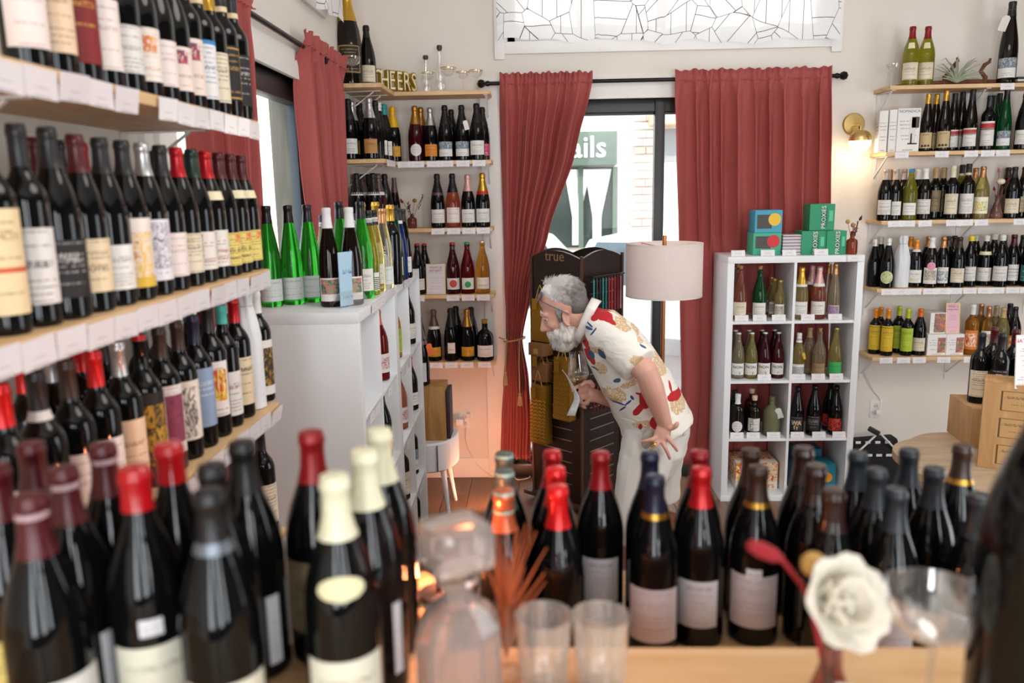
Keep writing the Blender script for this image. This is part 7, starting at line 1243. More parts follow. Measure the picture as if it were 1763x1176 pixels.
MB().box((-bw / 2, -0.09, 0), (bw / 2, -0.08, bh)).build('side_board', wb, bxr, bevel=0.002); MB().box((-bw / 2, 0.08, 0), (bw / 2, 0.09, bh)).build('side_board', wb, bxr, bevel=0.002); MB().box((-bw / 2, -0.08, 0), (-bw / 2 + 0.01, 0.08, bh)).build('side_board', wb, bxr); MB().box((bw / 2 - .01, -0.08, 0), (bw / 2, 0.08, bh)).build('side_board', wb, bxr); MB().box((-bw / 2 + .01, -0.08, bh - 0.012), (bw / 2 - .01, 0.08, bh)).build('lid', wb, bxr)
tag(MB().box((0, 0, 0), (0.02, 0.15, bh - 0.03)).build('book', plain('book_plum', '#332a38', 0.5), bevel=0.002, loc=(bxr.location.x + bw / 2 + 0.003, TY - 0.09, tzt + 0.0005)), 'dark plum book standing against the pine wine box', 'book')
bottle((bxr.location.x - 0.055, TY - 0.06, tzt + bh + 0.001), 'chp', 'dark', 'mf', 'strip', 'magnum with an orange hang tag standing on the pine wine box', GC, scale=1.2, extra=('tag_o', 'collar'), name='champagne_bottle', rz=math.radians(35))

# ================================================================== ROUND TABLE WITH CRATES (by the sconce wall)
ash = wood('ash_top', '#a08970', '#bfa98f', (3, 24, 24), 0.5); crm = wood('crate_pine', '#a87c4c', '#c69d6c', (20, 20, 3), 0.6)
CY_ = 2.95; ctz = at_y(1700, 822, CY_).z; rt = empty('round_table', (x_on(1735, 3.12, ctz), 3.12, 0)); tag(rt, 'pale ash scalloped table under the wine crates', 'table'); oo = []
for i in range(96):
    a = 2 * PI * i / 96; r = 0.40 + 0.022 * abs(math.sin(a * 4 + 0.6)); oo.append((r * math.cos(a), r * math.sin(a), ctz - 0.035))
MB().prism(oo, (0, 0, 0.035)).build('top', ash, rt, smooth=False, bevel=0.004); MB().lathe([(0.20, 0), (0.22, 0.02), (0.10, 0.08), (0.07, 0.2), (0.07, ctz - 0.12), (0.16, ctz - 0.036)], 32).build('pedestal', ash, rt)
def crate(label, x0, y0, z0, w, d, h, rz=0.0, stamps=False):
    o = empty('wine_crate', (x0, y0, z0), rz); tag(o, label, 'crate', 'wooden wine crates'); t = 0.012
    for lo, hi in (((0, 0, 0), (w, t, h)), ((0, d - t, 0), (w, d, h)), ((0, t, 0), (t, d - t, h)), ((w - t, t, 0), (w, d - t, h)), ((t, t, h - t), (w - t, d - t, h)), ((t, t, 0), (w - t, d - t, t))): MB().box(lo, hi).build('crate_board', crm, o, bevel=0.0015)
    if stamps:
        sm = paper('crate_stamp', '#bd945f', '#4f3218', 0.66, 7, 95, frame='#5b3c1e')
        for k in range(3):
            b = 0.02 + k * (h - 0.02) / 3; MB().grid([[(0.05, -0.0008, b), (0.05 + 0.16, -0.0008, b)], [(0.05, -0.0008, b + h / 3 - 0.03), (0.21, -0.0008, b + h / 3 - 0.03)]]).build('printed_stamp', sm, o, smooth=False)
    return o
cz = ctz + 0.0005; ch_ = at_y(1690, 672, CY_).z - ctz
crate('tall pine wine crate with burnt stamps on the scalloped table', x_on(1684, 3.07, 0.8), 3.07, cz, 0.30, 0.17, ch_ + 0.0, -0.5, True)
CH2 = at_y(1690, 706, 3.28).z - cz; crate('lower pine wine crate behind the stamped one', x_on(1669, 3.30, 0.9) + 0.012, 3.30, cz, 0.36, 0.25, CH2, -0.12)
for (px, dy, c, l, lb, s) in ((1681, 0.11, 'k', 'cream', 'dark bottle with cream label at the edge of the lower crate', 1.0), (1702, 0.17, 'm', 'cream', 'maroon-capped bottle on the lower crate next to the edge', 1.05), (1715, 0.055, 'k', 'black', 'black-capped bottle with black label on the lower crate', 1.03), (1748, 0.05, 'r', '', 'red-capped bottle on the lower crate beside the framed notice', 0.98), (1738, 0.14, 'm', '', 'rear maroon-capped bottle on the lower crate', 1.03), (1770, 0.14, 'n', '', 'rear navy-capped bottle on the lower crate', 1.0)):
    bottle((x_on(px, 3.3 + dy, cz + CH2), 3.3 + dy, cz + CH2 + 0.0005), 'bdx', 'dark', c, l, lb, 'bottles on the wine crates', scale=s, extra=('sticker',) if c == 'k' and l == 'black' else ())
sign('framed_notice', 'white framed notice with red heading on the stamped crate', 1748, 1792, 579, 668, 3.02, P('sheet_notice', '#e9e8ea', '#5a6a8a', 0, 22, 96), wh, [('NATURAL', 0.021, ink_r, 0.9)], lean=-0.1)

# ================================================================== FOLDED BLACK STAND BY THE WALL, CORDS
q = at_y(1512, 850, 4.80); bs = empty('folded_bag_stand', (q.x, 4.80, 0)); tag(bs, 'folded black fabric stand with pale rods leaning at the wall', 'stand'); bz = at_y(1510, 762, 4.75).z; fab = plain('black_fabric', '#131214', 0.85)
MB().hexa([(-0.16, -0.03, 0), (0.16, -0.03, 0), (0.16, 0.10, 0), (-0.16, 0.10, 0), (-0.15, 0.03, bz - 0.02), (0.11, 0.03, bz), (0.11, 0.13, bz), (-0.15, 0.13, bz - 0.02)]).build('fabric_body', fab, bs, bevel=0.012)
for a, b in (((-0.02, 0.0, bz + 0.05), (-0.145, 0.0, bz - 0.08)), ((-0.02, 0.0, bz + 0.05), (0.11, 0.0, bz - 0.085))): MB().tube([a, b], 0.006, 8).build('rod', white_m, bs)
for k in range(5): MB().box((-0.15 + k * 0.06, -0.006, bz - 0.105), (-0.115 + k * 0.06, 0.0, bz - 0.09)).build('clip', white_m, bs)
for k in range(4): MB().box((-0.15 + k * 0.06, 0.02, bz - 0.03), (-0.12 + k * 0.06, 0.026, bz - 0.015)).build('clip', white_m, bs)
pb = MB().box((-0.035, -0.015, -0.012), (0.035, 0.015, 0.02)).build('power_adapter', black_m, bevel=0.006, loc=(q.x - 0.055, 4.80, bz + 0.055), rot=(0, 0.5, 0)); tag(pb, 'small black power adapter lying on the folded stand', 'adapter')
cordw = plain('white_cord', '#d8d2cc', 0.5)
def cord(label, pts, r=0.003, m=None):
    # smooth path through the points
    P_ = [Vector(p) for p in pts]; out = []
    for i in range(len(P_) - 1):
        a, b, c, d = P_[max(i - 1, 0)], P_[i], P_[i + 1], P_[min(i + 2, len(P_) - 1)]
        for k in range(6):
            t = k / 6; out.append(0.5 * ((2 * b) + (c - a) * t + (2 * a - 5 * b + 4 * c - d) * t * t + (3 * b - a - 3 * c + d) * t ** 3))
    return tag(MB().tube(out + [P_[-1]], r, 6).build('thin_cable', m or cordw), label, 'cord')
W = lambda px, py, dy=0.01: at_y(px, py, YB - dy)
cord('thin cord hanging from the lowest sconce-wall shelf to the outlet', [W(1487, 640), W(1492, 650), W(1503, 672), W(1514, 685), W(1515, 700, .03), W(1509, 704, .02)], 0.0025)
cord('thin cord running from the outlet beside the wine box to the floor', [W(803, 735, .03), W(802, 760), W(815, 790), W(828, 806, .02), W(850, 822, .03)], 0.0025)
cord('white cord tangled on the floor by the tied curtain', [at_z(868, 800, .03), at_z(888, 808, .01), at_z(884, 818, .008), at_z(892, 826, .006), at_z(912, 822, .006), at_z(906, 816, .006), at_z(893, 816, .01), at_z(905, 800, .05), at_z(922, 786, 0.1)], 0.004)
for (px, py, w, h, d, lb) in ((793, 724, 0.05, 0.045, 0.05, 'white plug adapter in the outlet beside the wine box'), (807, 714, 0.025, 0.03, 0.03, 'small white plug above the adapter beside the wine box'), (1509, 708, 0.028, 0.03, 0.03, 'white plug in the outlet under the shelves')):
    c = W(px, py, 0.007); tag(MB().box((-w / 2, -d, -h / 2), (w / 2, 0, h / 2)).build('plug', trim_m, bevel=0.004, loc=c), lb, 'plug')
# pink neon-style lettering sign standing inside the street window by the tied curtain
nb = at_y(905, 795, 4.99); ns = empty('neon_sign', (nb.x, 4.985, 0.092)); tag(ns, 'pink neon-style sign of looping letters behind the tied curtain', 'neon sign'); nm_ = plain('neon_pink', '#d83a8c', 0.5)
for k, (px, py) in enumerate(((912, 735), (905, 760), (914, 770), (908, 786), (917, 790))):
    c = at_y(px, py, 4.985) - ns.location; MB().tube([(c.x + 0.018 * math.cos(t), 0, c.z + 0.03 * math.sin(t)) for t in [2 * PI * i / 20 for i in range(21)]], 0.0022, 5, cap=False).build('loop', nm_, ns)
MB().box((-0.05, 0.004, 0.0), (0.12, 0.007, 0.35)).build('acrylic_sheet', clear_m, ns)

# ================================================================== THE MAN
class Blob:
    """closed shapes that a voxel remesh fuses into one continuous skin"""
    def __init__(s): s.mb = MB()
    def loft(s, st, n=20, lat=Vector((0, 1, 0)), flat0=False, flat1=False):
        """st: (centre, half depth, half lateral); rings square to the path, domed ends"""
        C = [Vector(q[0]) for q in st]; rings = []
        for i, (c, a, b) in enumerate(st):
            d = (C[min(i + 1, len(C) - 1)] - C[max(i - 1, 0)]).normalized(); l = (lat - d * lat.dot(d)).normalized(); e = d.cross(l)
            rings.append((C[i], d, l, e, a, b))
        full = []
        c, d, l, e, a, b = rings[0]; m = 0.006 if flat0 else min(a, b)
        for t in (0.02, 0.35, 0.7): k = math.sin(math.acos(1 - t)) if t < 1 else 1; full.append((c - d * m * (1 - t), l, e, a * k, b * k))
        for (c, d, l, e, a, b) in rings: full.append((c, l, e, a, b))
        m = 0.006 if flat1 else min(a, b)
        for t in (0.7, 0.35, 0.02): k = math.sin(math.acos(1 - t)); full.append((c + d * m * (1 - t), l, e, a * k, b * k))
        mb = s.mb; k0 = len(mb.v)
        for (c, l, e, a, b) in full:
            for j in range(n): t = 2 * PI * j / n; mb.v.append(c + l * (b * math.cos(t)) + e * (a * math.sin(t)))
        for i in range(len(full) - 1):
            for j in range(n): j2 = (j + 1) % n; mb.face((k0 + i * n + j, k0 + i * n + j2, k0 + (i + 1) * n + j2, k0 + (i + 1) * n + j))
        mb.face([k0 + j for j in range(n)][::-1]); q = k0 + (len(full) - 1) * n; mb.face([q + j for j in range(n)])
        return s
    def limb(s, *pr_, flat1=False): return s.loft([(p, r, r) for p, r in pr_], 16, flat1=flat1)
    def ell(s, c, r, rot=None):
        k = len(s.mb.v); s.mb.sphere((0, 0, 0), 1.0, 20, 14)
        for i in range(k, len(s.mb.v)):
            p = s.mb.v[i]; p = Vector((p.x * r[0], p.y * r[1], p.z * r[2])); s.mb.v[i] = (rot @ p if rot is not None else p) + Vector(c)
        return s
    def make(s, name, m, parent, voxel=0.006, smooth=6, displace=None):
        me = s.mb.mesh('raw', m, weld=True); o = bpy.data.objects.new('raw', me); COL.objects.link(o)
        r = o.modifiers.new('r', 'REMESH'); r.mode = 'VOXEL'; r.voxel_size = voxel; q = o.modifiers.new('s', 'SMOOTH'); q.iterations = smooth; q.factor = 0.5
        bpy.context.view_layer.update(); dg = bpy.context.evaluated_depsgraph_get(); ev = bpy.data.meshes.new_from_object(o.evaluated_get(dg)); bpy.data.objects.remove(o); bpy.data.meshes.remove(me)
        ev.name = name; ev.materials.clear(); ev.materials.append(m)
        if displace:
            old = [(v.co.copy(), v.normal.copy()) for v in ev.vertices]
            for v, (c, n) in zip(ev.vertices, old): v.co = c + displace(c, n)
        off = parent.location
        for v in ev.vertices: v.co -= off
        for p in ev.polygons: p.use_smooth = True
        return link(name, ev, parent)
from mathutils import noise as MN
Y0 = 3.35
J = lambda px, py, Y=Y0: at_y(px, py, Y)
root = empty('person', (J(1110, 800).x, Y0, 0)); tag(root, 'bearded man in a crane print shirt and white shorts, leaning forward with a wine glass', 'person')
PO = root.location.copy()
skin = NB('skin'); sn = skin.noise(skin.coord(), 26, 4); s2 = skin.noise(skin.coord(), 6, 2)
skin.put(skin.b.inputs['Base Color'], skin.mix(s2, skin.mix(sn, lin('#cf9f8b'), lin('#e3bda9')), lin('#d6998a'))); skin.set(Roughness=0.5, Subsurface_Weight=0.15, Subsurface_Radius=(0.012, 0.005, 0.003)); skin.bump(sn, 0.06, 0.002); skin = skin.m

HO = J(968, 530, 3.36); HF = Vector((-0.955, 0, -0.27)).normalized(); HU = Vector((-0.27, 0, 0.955)).normalized(); HL = Vector((0, -1, 0))    # HL: towards the viewer
HR = Matrix(((HF.x, HL.x, HU.x), (HF.y, HL.y, HU.y), (HF.z, HL.z, HU.z)))
H = lambda f, l, u: HO + HF * f + HL * l + HU * u
body = Blob()
# head, face, neck
body.ell(H(-0.012, 0, 0.030), (0.096, 0.076, 0.090), HR).ell(H(0.030, 0, -0.035), (0.062, 0.060, 0.080), HR).ell(H(0.045, 0, 0.045), (0.043, 0.058, 0.05), HR).ell(H(0.035, 0, -0.095), (0.048, 0.046, 0.038), HR)
body.limb((H(0.086, 0, -0.018), 0.009), (H(0.097, 0, -0.045), 0.0115), (H(0.104, 0, -0.066), 0.0135)).ell(H(0.088, 0.013, -0.069), (0.014, 0.009, 0.009), HR).ell(H(0.088, -0.013, -0.069), (0.014, 0.009, 0.009), HR)
for s in (-1, 1):
    body.limb((H(0.088, 0.012 * s, -0.002), 0.011), (H(0.077, 0.04 * s, -0.004), 0.011)).ell(H(0.055, 0.040 * s, -0.050), (0.026, 0.020, 0.024), HR)
    body.ell(H(-0.004, 0.073 * s, -0.038), (0.016, 0.010, 0.030), HR); ear = [H(-0.004 + 0.017 * math.cos(t) - 0.004, 0.080 * s + 0.004 * s, -0.036 + 0.031 * math.sin(t)) for t in [PI * (-0.55 + 1.35 * i / 9) for i in range(10)]]
    body.loft([(p, 0.0048, 0.0048) for p in ear], 10)
body.limb((H(-0.035, 0, -0.045), 0.060), (J(1000, 552, 3.36), 0.062), (J(1025, 570), 0.070))
# trunk (under the shirt)
body.loft([(J(1030, 565), 0.085, 0.12), (J(1055, 595), 0.105, 0.17), (J(1085, 640), 0.115, 0.165), (J(1110, 690), 0.118, 0.16), (J(1128, 735), 0.115, 0.165), (J(1128, 775), 0.10, 0.15)], 24)
SL, EL, WLr = J(1052, 580, 3.17), J(1113, 641, 3.06), J(1145, 730, 3.10)
body.limb((SL, 0.060), (SL.lerp(EL, .5), 0.055), (EL, 0.047), (EL.lerp(WLr, .3), 0.048), (EL.lerp(WLr, .7), 0.038), (WLr, 0.029))
# near hand on the hip: palm, thumb and four fingers
PL = J(1139, 752, 3.095); body.loft([(WLr, 0.022, 0.028), (WLr.lerp(PL, .5), 0.024, 0.034), (PL, 0.021, 0.037)], 16, Vector((0.75, 0.2, -0.6)))
def finger(b, *pts):
    n = len(pts); b.limb(*[(p, r) for p, r in pts])
b = body; k = lambda px, py, Y=3.085: J(px, py, Y)
finger(b, (k(1150, 735), 0.014), (k(1158, 737), 0.0115), (k(1164, 733, 3.075), 0.0105), (k(1166, 729, 3.075), 0.0095))
finger(b, (k(1133, 752), 0.0115), (k(1122, 757, 3.075), 0.0095), (k(1112, 759, 3.08), 0.0085), (k(1106, 761, 3.09), 0.0075))
finger(b, (k(1136, 757), 0.0115), (k(1128, 767, 3.07), 0.0095), (k(1120, 773, 3.075), 0.0085), (k(1114, 778, 3.085), 0.0078))
finger(b, (k(1140, 760), 0.0112), (k(1146, 772, 3.07), 0.0092), (k(1150, 781, 3.075), 0.0082), (k(1153, 789, 3.085), 0.0074))
finger(b, (k(1149, 753), 0.0105), (k(1157, 763, 3.075), 0.0086), (k(1162, 770, 3.08), 0.0076), (k(1166, 776, 3.09), 0.007))
# far arm with the glass
SR, ER, WR = J(1045, 575, 3.53), J(1082, 692, 3.50), J(1029, 683, 3.40)
body.limb((SR, 0.058), (SR.lerp(ER, .5), 0.052), (ER, 0.046), (ER.lerp(WR, .35), 0.043), (ER.lerp(WR, .75), 0.034), (WR, 0.028))
PR = J(1014, 679, 3.375); body.loft([(WR, 0.026, 0.024), (WR.lerp(PR, .5), 0.032, 0.025), (PR, 0.036, 0.022)], 16)
h = lambda px, py, Y=3.35: J(px, py, Y)
finger(b, (h(1010, 664, 3.36), 0.0125), (h(1000, 662, 3.345), 0.0105), (h(991, 667, 3.335), 0.0095), (h(987, 673, 3.335), 0.0085))
finger(b, (h(1008, 673, 3.35), 0.012), (h(999, 674, 3.335), 0.0105), (h(994, 681, 3.34), 0.0095), (h(999, 686, 3.355), 0.0085))
finger(b, (h(1009, 683, 3.35), 0.0115), (h(1001, 685, 3.335), 0.010), (h(998, 691, 3.342), 0.009), (h(1003, 695, 3.355), 0.008))
finger(b, (h(1012, 692, 3.355), 0.0105), (h(1006, 695, 3.342), 0.009), (h(1004, 700, 3.35), 0.008), (h(1008, 702, 3.36), 0.007))
finger(b, (h(1020, 664, 3.35), 0.014), (h(1016, 658, 3.335), 0.0125), (h(1007, 658, 3.325), 0.011), (h(1001, 664, 3.32), 0.0095))
# legs
HLn, KL, AL = J(1120, 765, 3.24), J(1088, 905, 3.20), None
AL = Vector((KL.x + 0.02, 3.22, 0.09)); HRf, KR = J(1135, 765, 3.46), J(1128, 868, 3.50); AR = Vector((KR.x - 0.01, 3.52, 0.09))
for hp, kn, an in ((HLn, KL, AL), (HRf, KR, AR)): body.limb((hp, 0.085), (hp.lerp(kn, .5), 0.075), (kn, 0.055), (kn.lerp(an, .3), 0.056), (kn.lerp(an, .75), 0.040), (an, 0.036), (an + Vector((0, 0, -0.04)), 0.036))
body.make('body', skin, root, 0.0046, 3)
# eyes
for s in (-1, 1):
    e = MB().sphere((0, 0, 0), 0.0105, 14, 10).build('eye', plain('eye_white', '#e3dcd6', 0.2), root, loc=H(0.0725, 0.031 * s, -0.0235) - PO); MB().sphere((0, 0, 0), 0.0055, 10, 8).build('iris', plain('iris_blue', '#4a6478', 0.2), e, loc=HF * 0.007 + HL * (0.003 * s))
    lid = [H(0.0735 + 0.0126 * math.cos(t), 0.031 * s + 0.009 * s * 0, -0.0235 + 0.0126 * math.sin(t)) - PO for t in (0.35, 0.8, 1.3, 1.9)]
    MB().tube([H(0.083, (0.031 - 0.013) * s, -0.019) - PO, H(0.087, 0.031 * s, -0.0155) - PO, H(0.079, (0.031 + 0.014) * s, -0.0205) - PO], [0.003, 0.0062, 0.003], 8).build('eyelid', skin, root)
# hair, beard, brows: soft mass plus strands
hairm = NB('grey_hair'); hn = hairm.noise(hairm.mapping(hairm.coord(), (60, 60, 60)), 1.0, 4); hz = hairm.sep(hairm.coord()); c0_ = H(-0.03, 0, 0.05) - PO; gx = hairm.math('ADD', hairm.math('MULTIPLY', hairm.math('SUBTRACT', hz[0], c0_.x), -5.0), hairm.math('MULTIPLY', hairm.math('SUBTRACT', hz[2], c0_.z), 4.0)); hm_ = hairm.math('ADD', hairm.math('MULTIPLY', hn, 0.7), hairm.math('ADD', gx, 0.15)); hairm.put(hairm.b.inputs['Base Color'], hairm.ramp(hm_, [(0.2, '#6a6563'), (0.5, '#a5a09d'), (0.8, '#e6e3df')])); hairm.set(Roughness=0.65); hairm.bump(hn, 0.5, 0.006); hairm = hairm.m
beardm = NB('white_beard'); hn = beardm.noise(beardm.mapping(beardm.coord(), (90, 90, 30)), 1.0, 4); beardm.put(beardm.b.inputs['Base Color'], beardm.ramp(hn, [(0.3, '#b3aeaa'), (0.6, '#e6e3df')])); beardm.set(Roughness=0.7); beardm.bump(hn, 0.5, 0.006); beardm = beardm.m
hb = Blob(); hb.ell(H(-0.026, 0, 0.044), (0.092, 0.081, 0.083), HR).ell(H(0.012, 0, 0.075), (0.062, 0.066, 0.046), HR).ell(H(-0.058, 0, 0.0), (0.058, 0.074, 0.056), HR)
for s in (-1, 1): hb.limb((H(0.018, 0.068 * s, 0.005), 0.015), (H(0.022, 0.066 * s, -0.045), 0.010))
hair = hb.make('hair', hairm, root, 0.006, 5, lambda c, n: n * (0.0025 * MN.noise(c * 30) + 0.0008 * MN.noise(c * 90)))
def strands(name, m, n, src, seed, parent):
    rnd = random.Random(seed); mb = MB()
    for _ in range(n):
        p, d, L, r = src(rnd); d2 = (d + Vector((rnd.gauss(0, .16), rnd.gauss(0, .16), rnd.gauss(0, .16)))).normalized()
        q = p + d * L * .5; mb.tube([p - PO, q - PO, q + d2 * L * .5 - PO], [r, r * .9, r * .3], 3, cap=False)
    o = mb.build(name, m, parent); o['kind'] = 'stuff'; return o
def hsrc(r):
    t, ph = r.uniform(0.15, 2.6), r.uniform(-1.35, 1.35)      # swept back over the skull
    f, u, l = math.cos(t), math.sin(t), math.sin(ph)
    p = H(-0.022 + 0.094 * f * math.cos(ph), 0.081 * l, 0.042 + 0.086 * u * math.cos(ph)); tan = (HF * -math.sin(t) + HU * math.cos(t)) * 0.9 + HU * 0.02 + HL * (0.12 * l)
    return p, tan.normalized(), r.uniform(.02, .045), 0.0009
strands('hair_strands', hairm, 1800, hsrc, 4, hair)
def tuft(r):
    p = H(r.uniform(0.01, 0.05), r.uniform(-.03, .03), 0.122); return p, (HU * 0.7 - HF * r.uniform(0.2, 1.2) + HL * r.uniform(-.4, .4)).normalized(), r.uniform(.018, .038), 0.0007
strands('hair_tuft', beardm, 50, tuft, 5, hair)
bb_ = Blob(); bb_.ell(H(0.050, 0, -0.105), (0.045, 0.056, 0.032), HR).ell(H(0.028, 0, -0.140), (0.054, 0.058, 0.044), HR).ell(H(-0.005, 0, -0.125), (0.045, 0.062, 0.036), HR).ell(H(0.078, 0, -0.090), (0.020, 0.036, 0.013), HR).ell(H(-0.012, 0, -0.105), (0.044, 0.066, 0.040), HR).ell(H(0.030, 0, -0.155), (0.045, 0.05, 0.035), HR)
for s in (-1, 1): bb_.limb((H(0.022, 0.064 * s, -0.05), 0.011), (H(0.016, 0.062 * s, -0.085), 0.019), (H(0.015, 0.055 * s, -0.12), 0.026)).limb((H(0.05, 0.05 * s, -0.085), 0.016), (H(0.03, 0.05 * s, -0.12), 0.02))
beard = bb_.make('beard', beardm, root, 0.006, 5, lambda c, n: n * (0.003 * MN.noise(c * 30) + 0.001 * MN.noise(c * 90)))
def bsrc(r):
    a = r.uniform(0, 2 * PI); w = math.sqrt(r.random()); f, l = 0.026 + 0.058 * math.cos(a) * w, 0.056 * math.sin(a) * w
    p = H(f, l, -0.115 - 0.03 * (1 - w) + r.uniform(-.015, .03)); return p, (-HU + HF * (0.35 * math.cos(a)) + HL * (0.35 * math.sin(a))).normalized(), r.uniform(.02, .04), 0.0008
strands('beard_strands', beardm, 1800, bsrc, 6, beard)
for s in (-1, 1): MB().tube([H(0.094, 0.014 * s, 0.004) - PO, H(0.092, 0.030 * s, 0.010) - PO, H(0.080, 0.045 * s, 0.004) - PO], [0.0025, 0.0035, 0.0015], 7).build('eyebrow', beardm, root)
# shirt with printed cranes, blossoms and branches
shirt_m = NB('crane_print_shirt'); S = shirt_m; oc = S.sep(S.coord()); nzx = S.noise(S.coord(), 34, 3); nzf = S.noise(S.coord(), 160, 2)
base = S.mix(S.noise(S.coord(), 9, 2), lin('#e6e1d8'), lin('#f3efe8')); colr = base
def spot(col, px, py, a, b_, ang, wob=0.9, speck=0.0):
    global colr
    c = J(px, py, 3.2) - PO; cx, cz = c.x, c.z; a, b_ = a / 410, b_ / 410; t = math.radians(-ang); dx = S.math('SUBTRACT', oc[0], cx); dz = S.math('SUBTRACT', oc[2], cz)
    u = S.math('ADD', S.math('MULTIPLY', dx, math.cos(t) / a), S.math('MULTIPLY', dz, math.sin(t) / a)); v = S.math('ADD', S.math('MULTIPLY', dx, -math.sin(t) / b_), S.math('MULTIPLY', dz, math.cos(t) / b_))
    d = S.math('ADD', S.math('MULTIPLY', u, u), S.math('MULTIPLY', v, v)); d = S.math('ADD', d, S.math('MULTIPLY', S.math('SUBTRACT', nzx, 0.5), wob * 2.2)); m = S.math('LESS_THAN', d, 0.9)
    if speck: m = S.math('MULTIPLY', m, S.math('GREATER_THAN', nzf, speck))
    colr = S.mix(m, colr, lin(col))
tanc, redc, bluc, navc = '#d3b184', '#b81f26', '#3f5a78', '#2b4a86'
for t in ((1068, 553, 18, 9, 20), (1101, 567, 9, 16, 20), (1143, 626, 20, 26, 30), (1057, 680, 20, 15, 0), (1088, 606, 12, 9, 30), (1172, 698, 20, 15, -10), (1104, 727, 16, 8, -10), (1034, 634, 10, 12, 0), (1083, 655, 18, 6, -30), (1025, 600, 7, 16, 60)): spot(tanc, *t, wob=0.9, speck=0.42)
for t in ((1037, 541, 19, 8, 15), (1024, 545, 8, 4, -30), (1050, 549, 9, 4, 30), (1006, 585, 26, 5, 68), (1017, 618, 16, 6, 62), (1106, 684, 8, 17, -15), (1098, 700, 16, 6, 125), (1108, 664, 3, 11, 0), (1098, 673, 7, 2, 15), (1164, 684, 17, 8, 5), (1178, 681, 10, 5, -15), (1156, 668, 2.5, 9, -10), (1125, 722, 9, 12, 0), (1101, 731, 3, 6, 0)): spot(redc, *t, wob=0.55)
for t in ((1034, 604, 5, 11, -30), (1019, 613, 5, 9, -15), (1133, 592, 5, 10, -15), (1061, 652, 6, 4, -30), (1012, 562, 7, 2.5, 10), (1099, 585, 7, 1.6, 30), (1026, 638, 6, 2, 10)): spot(bluc, *t, wob=0.7)
for t in ((1064, 694, 15, 1.8, 8), (1080, 690, 8, 1.8, -50), (1086, 680, 5, 2.5, 60), (1072, 704, 9, 1.6, -55), (1014, 556, 6, 1.6, 40), (1020, 566, 9, 1.4, -55)): spot(navc, *t, wob=0.5)
S.put(S.b.inputs['Base Color'], colr); S.set(Roughness=0.85); S.bump(S.noise(S.mapping(S.coord(), (7, 7, 16)), 1.0, 2, dist=1.0), 0.5, 0.02); shirt_m = S.m
sb = Blob()
sb.loft([(J(1018, 556), 0.072, 0.085), (J(1030, 563), 0.100, 0.175), (J(1052, 590), 0.128, 0.212), (J(1076, 626), 0.141, 0.208), (J(1094, 658), 0.148, 0.203), (J(1112, 690), 0.152, 0.200), (J(1124, 714), 0.154, 0.202), (J(1131, 732), 0.157, 0.206), (J(1134, 739), 0.158, 0.207)], 28, flat1=True)
sb.limb((J(1042, 572, 3.20), 0.086), (SL.lerp(EL, .25), 0.084), (SL.lerp(EL, .66), 0.082), (SL.lerp(EL, .80), 0.084), flat1=True); sb.limb((J(1040, 570, 3.50), 0.086), (SR.lerp(ER, .25), 0.080), (SR.lerp(ER, .45), 0.076))
sb.ell(J(1058, 668, 3.30), (0.045, 0.12, 0.05))
def fold(c, n):
    return n * (0.006 * MN.noise(Vector((c.x * 9 + c.z * 6, c.y * 7, c.z * 14))) + 0.003 * MN.noise(c * 26))
shirt = sb.make('shirt', shirt_m, root, 0.006, 7, fold)
cm = plain('shirt_collar', '#efece8', 0.8)
col_ = [(1029, 521, 3.36), (1022, 530, 3.27), (1010, 560, 3.255), (1000, 585, 3.28), (990, 590, 3.33)]
rows = []
for k_, f_ in enumerate((0.0, 0.25, 0.5, 0.75, 1.0)):
    rows.append([J(px + (17 - i * 1.1) * f_, py + (6 + 0.8 * i) * f_, Y - 0.022 * f_ + 0.010 * math.sin(f_ * PI) * -1) - PO for i, (px, py, Y) in enumerate(((1019, 512, 3.40), (1017, 515, 3.32), (1010, 528, 3.268), (1001, 548, 3.255), (993, 568, 3.27), (987, 582, 3.31)))])
o = MB().grid(rows).build('collar', cm, root); md = o.modifiers.new('cloth', 'SOLIDIFY'); md.thickness = 0.006
rows = [[J(px + (10 - i * 1.2) * f_, py + (6 + 2 * i) * f_ * .7, Y + 0.012 * f_) - PO for i, (px, py, Y) in enumerate(((1019, 516, 3.36), (1020, 520, 3.42), (1013, 534, 3.45), (1004, 556, 3.46), (995, 576, 3.44), (989, 587, 3.41)))] for f_ in (0, .5, 1)]
o = MB().grid(rows).build('collar', cm, root); md = o.modifiers.new('cloth', 'SOLIDIFY'); md.thickness = 0.006
# shorts
short_m = plain('white_cotton', '#e6e3de', 0.85, vary=0.05, scale=14, bump=0.3); pb_ = Blob()
pb_.loft([(J(1124, 712), 0.138, 0.185), (J(1130, 740), 0.145, 0.192), (J(1128, 768), 0.135, 0.185), (J(1122, 790), 0.11, 0.16)], 28)
pb_.limb((J(1118, 765, 3.25), 0.118), (J(1106, 815, 3.22), 0.108), (J(1096, 870, 3.20), 0.098), (J(1089, 930, 3.19), 0.096), flat1=True); pb_.limb((J(1136, 765, 3.45), 0.112), (J(1137, 815, 3.48), 0.096), (J(1135, 852, 3.50), 0.092), flat1=True)
shorts = pb_.make('shorts', short_m, root, 0.006, 7, lambda c, n: n * (0.005 * MN.noise(Vector((c.x * 12, c.y * 8, c.z * 7))) + 0.003 * MN.noise(Vector((c.x * 20 + c.z * 14, c.y * 9, c.z * 20)))))
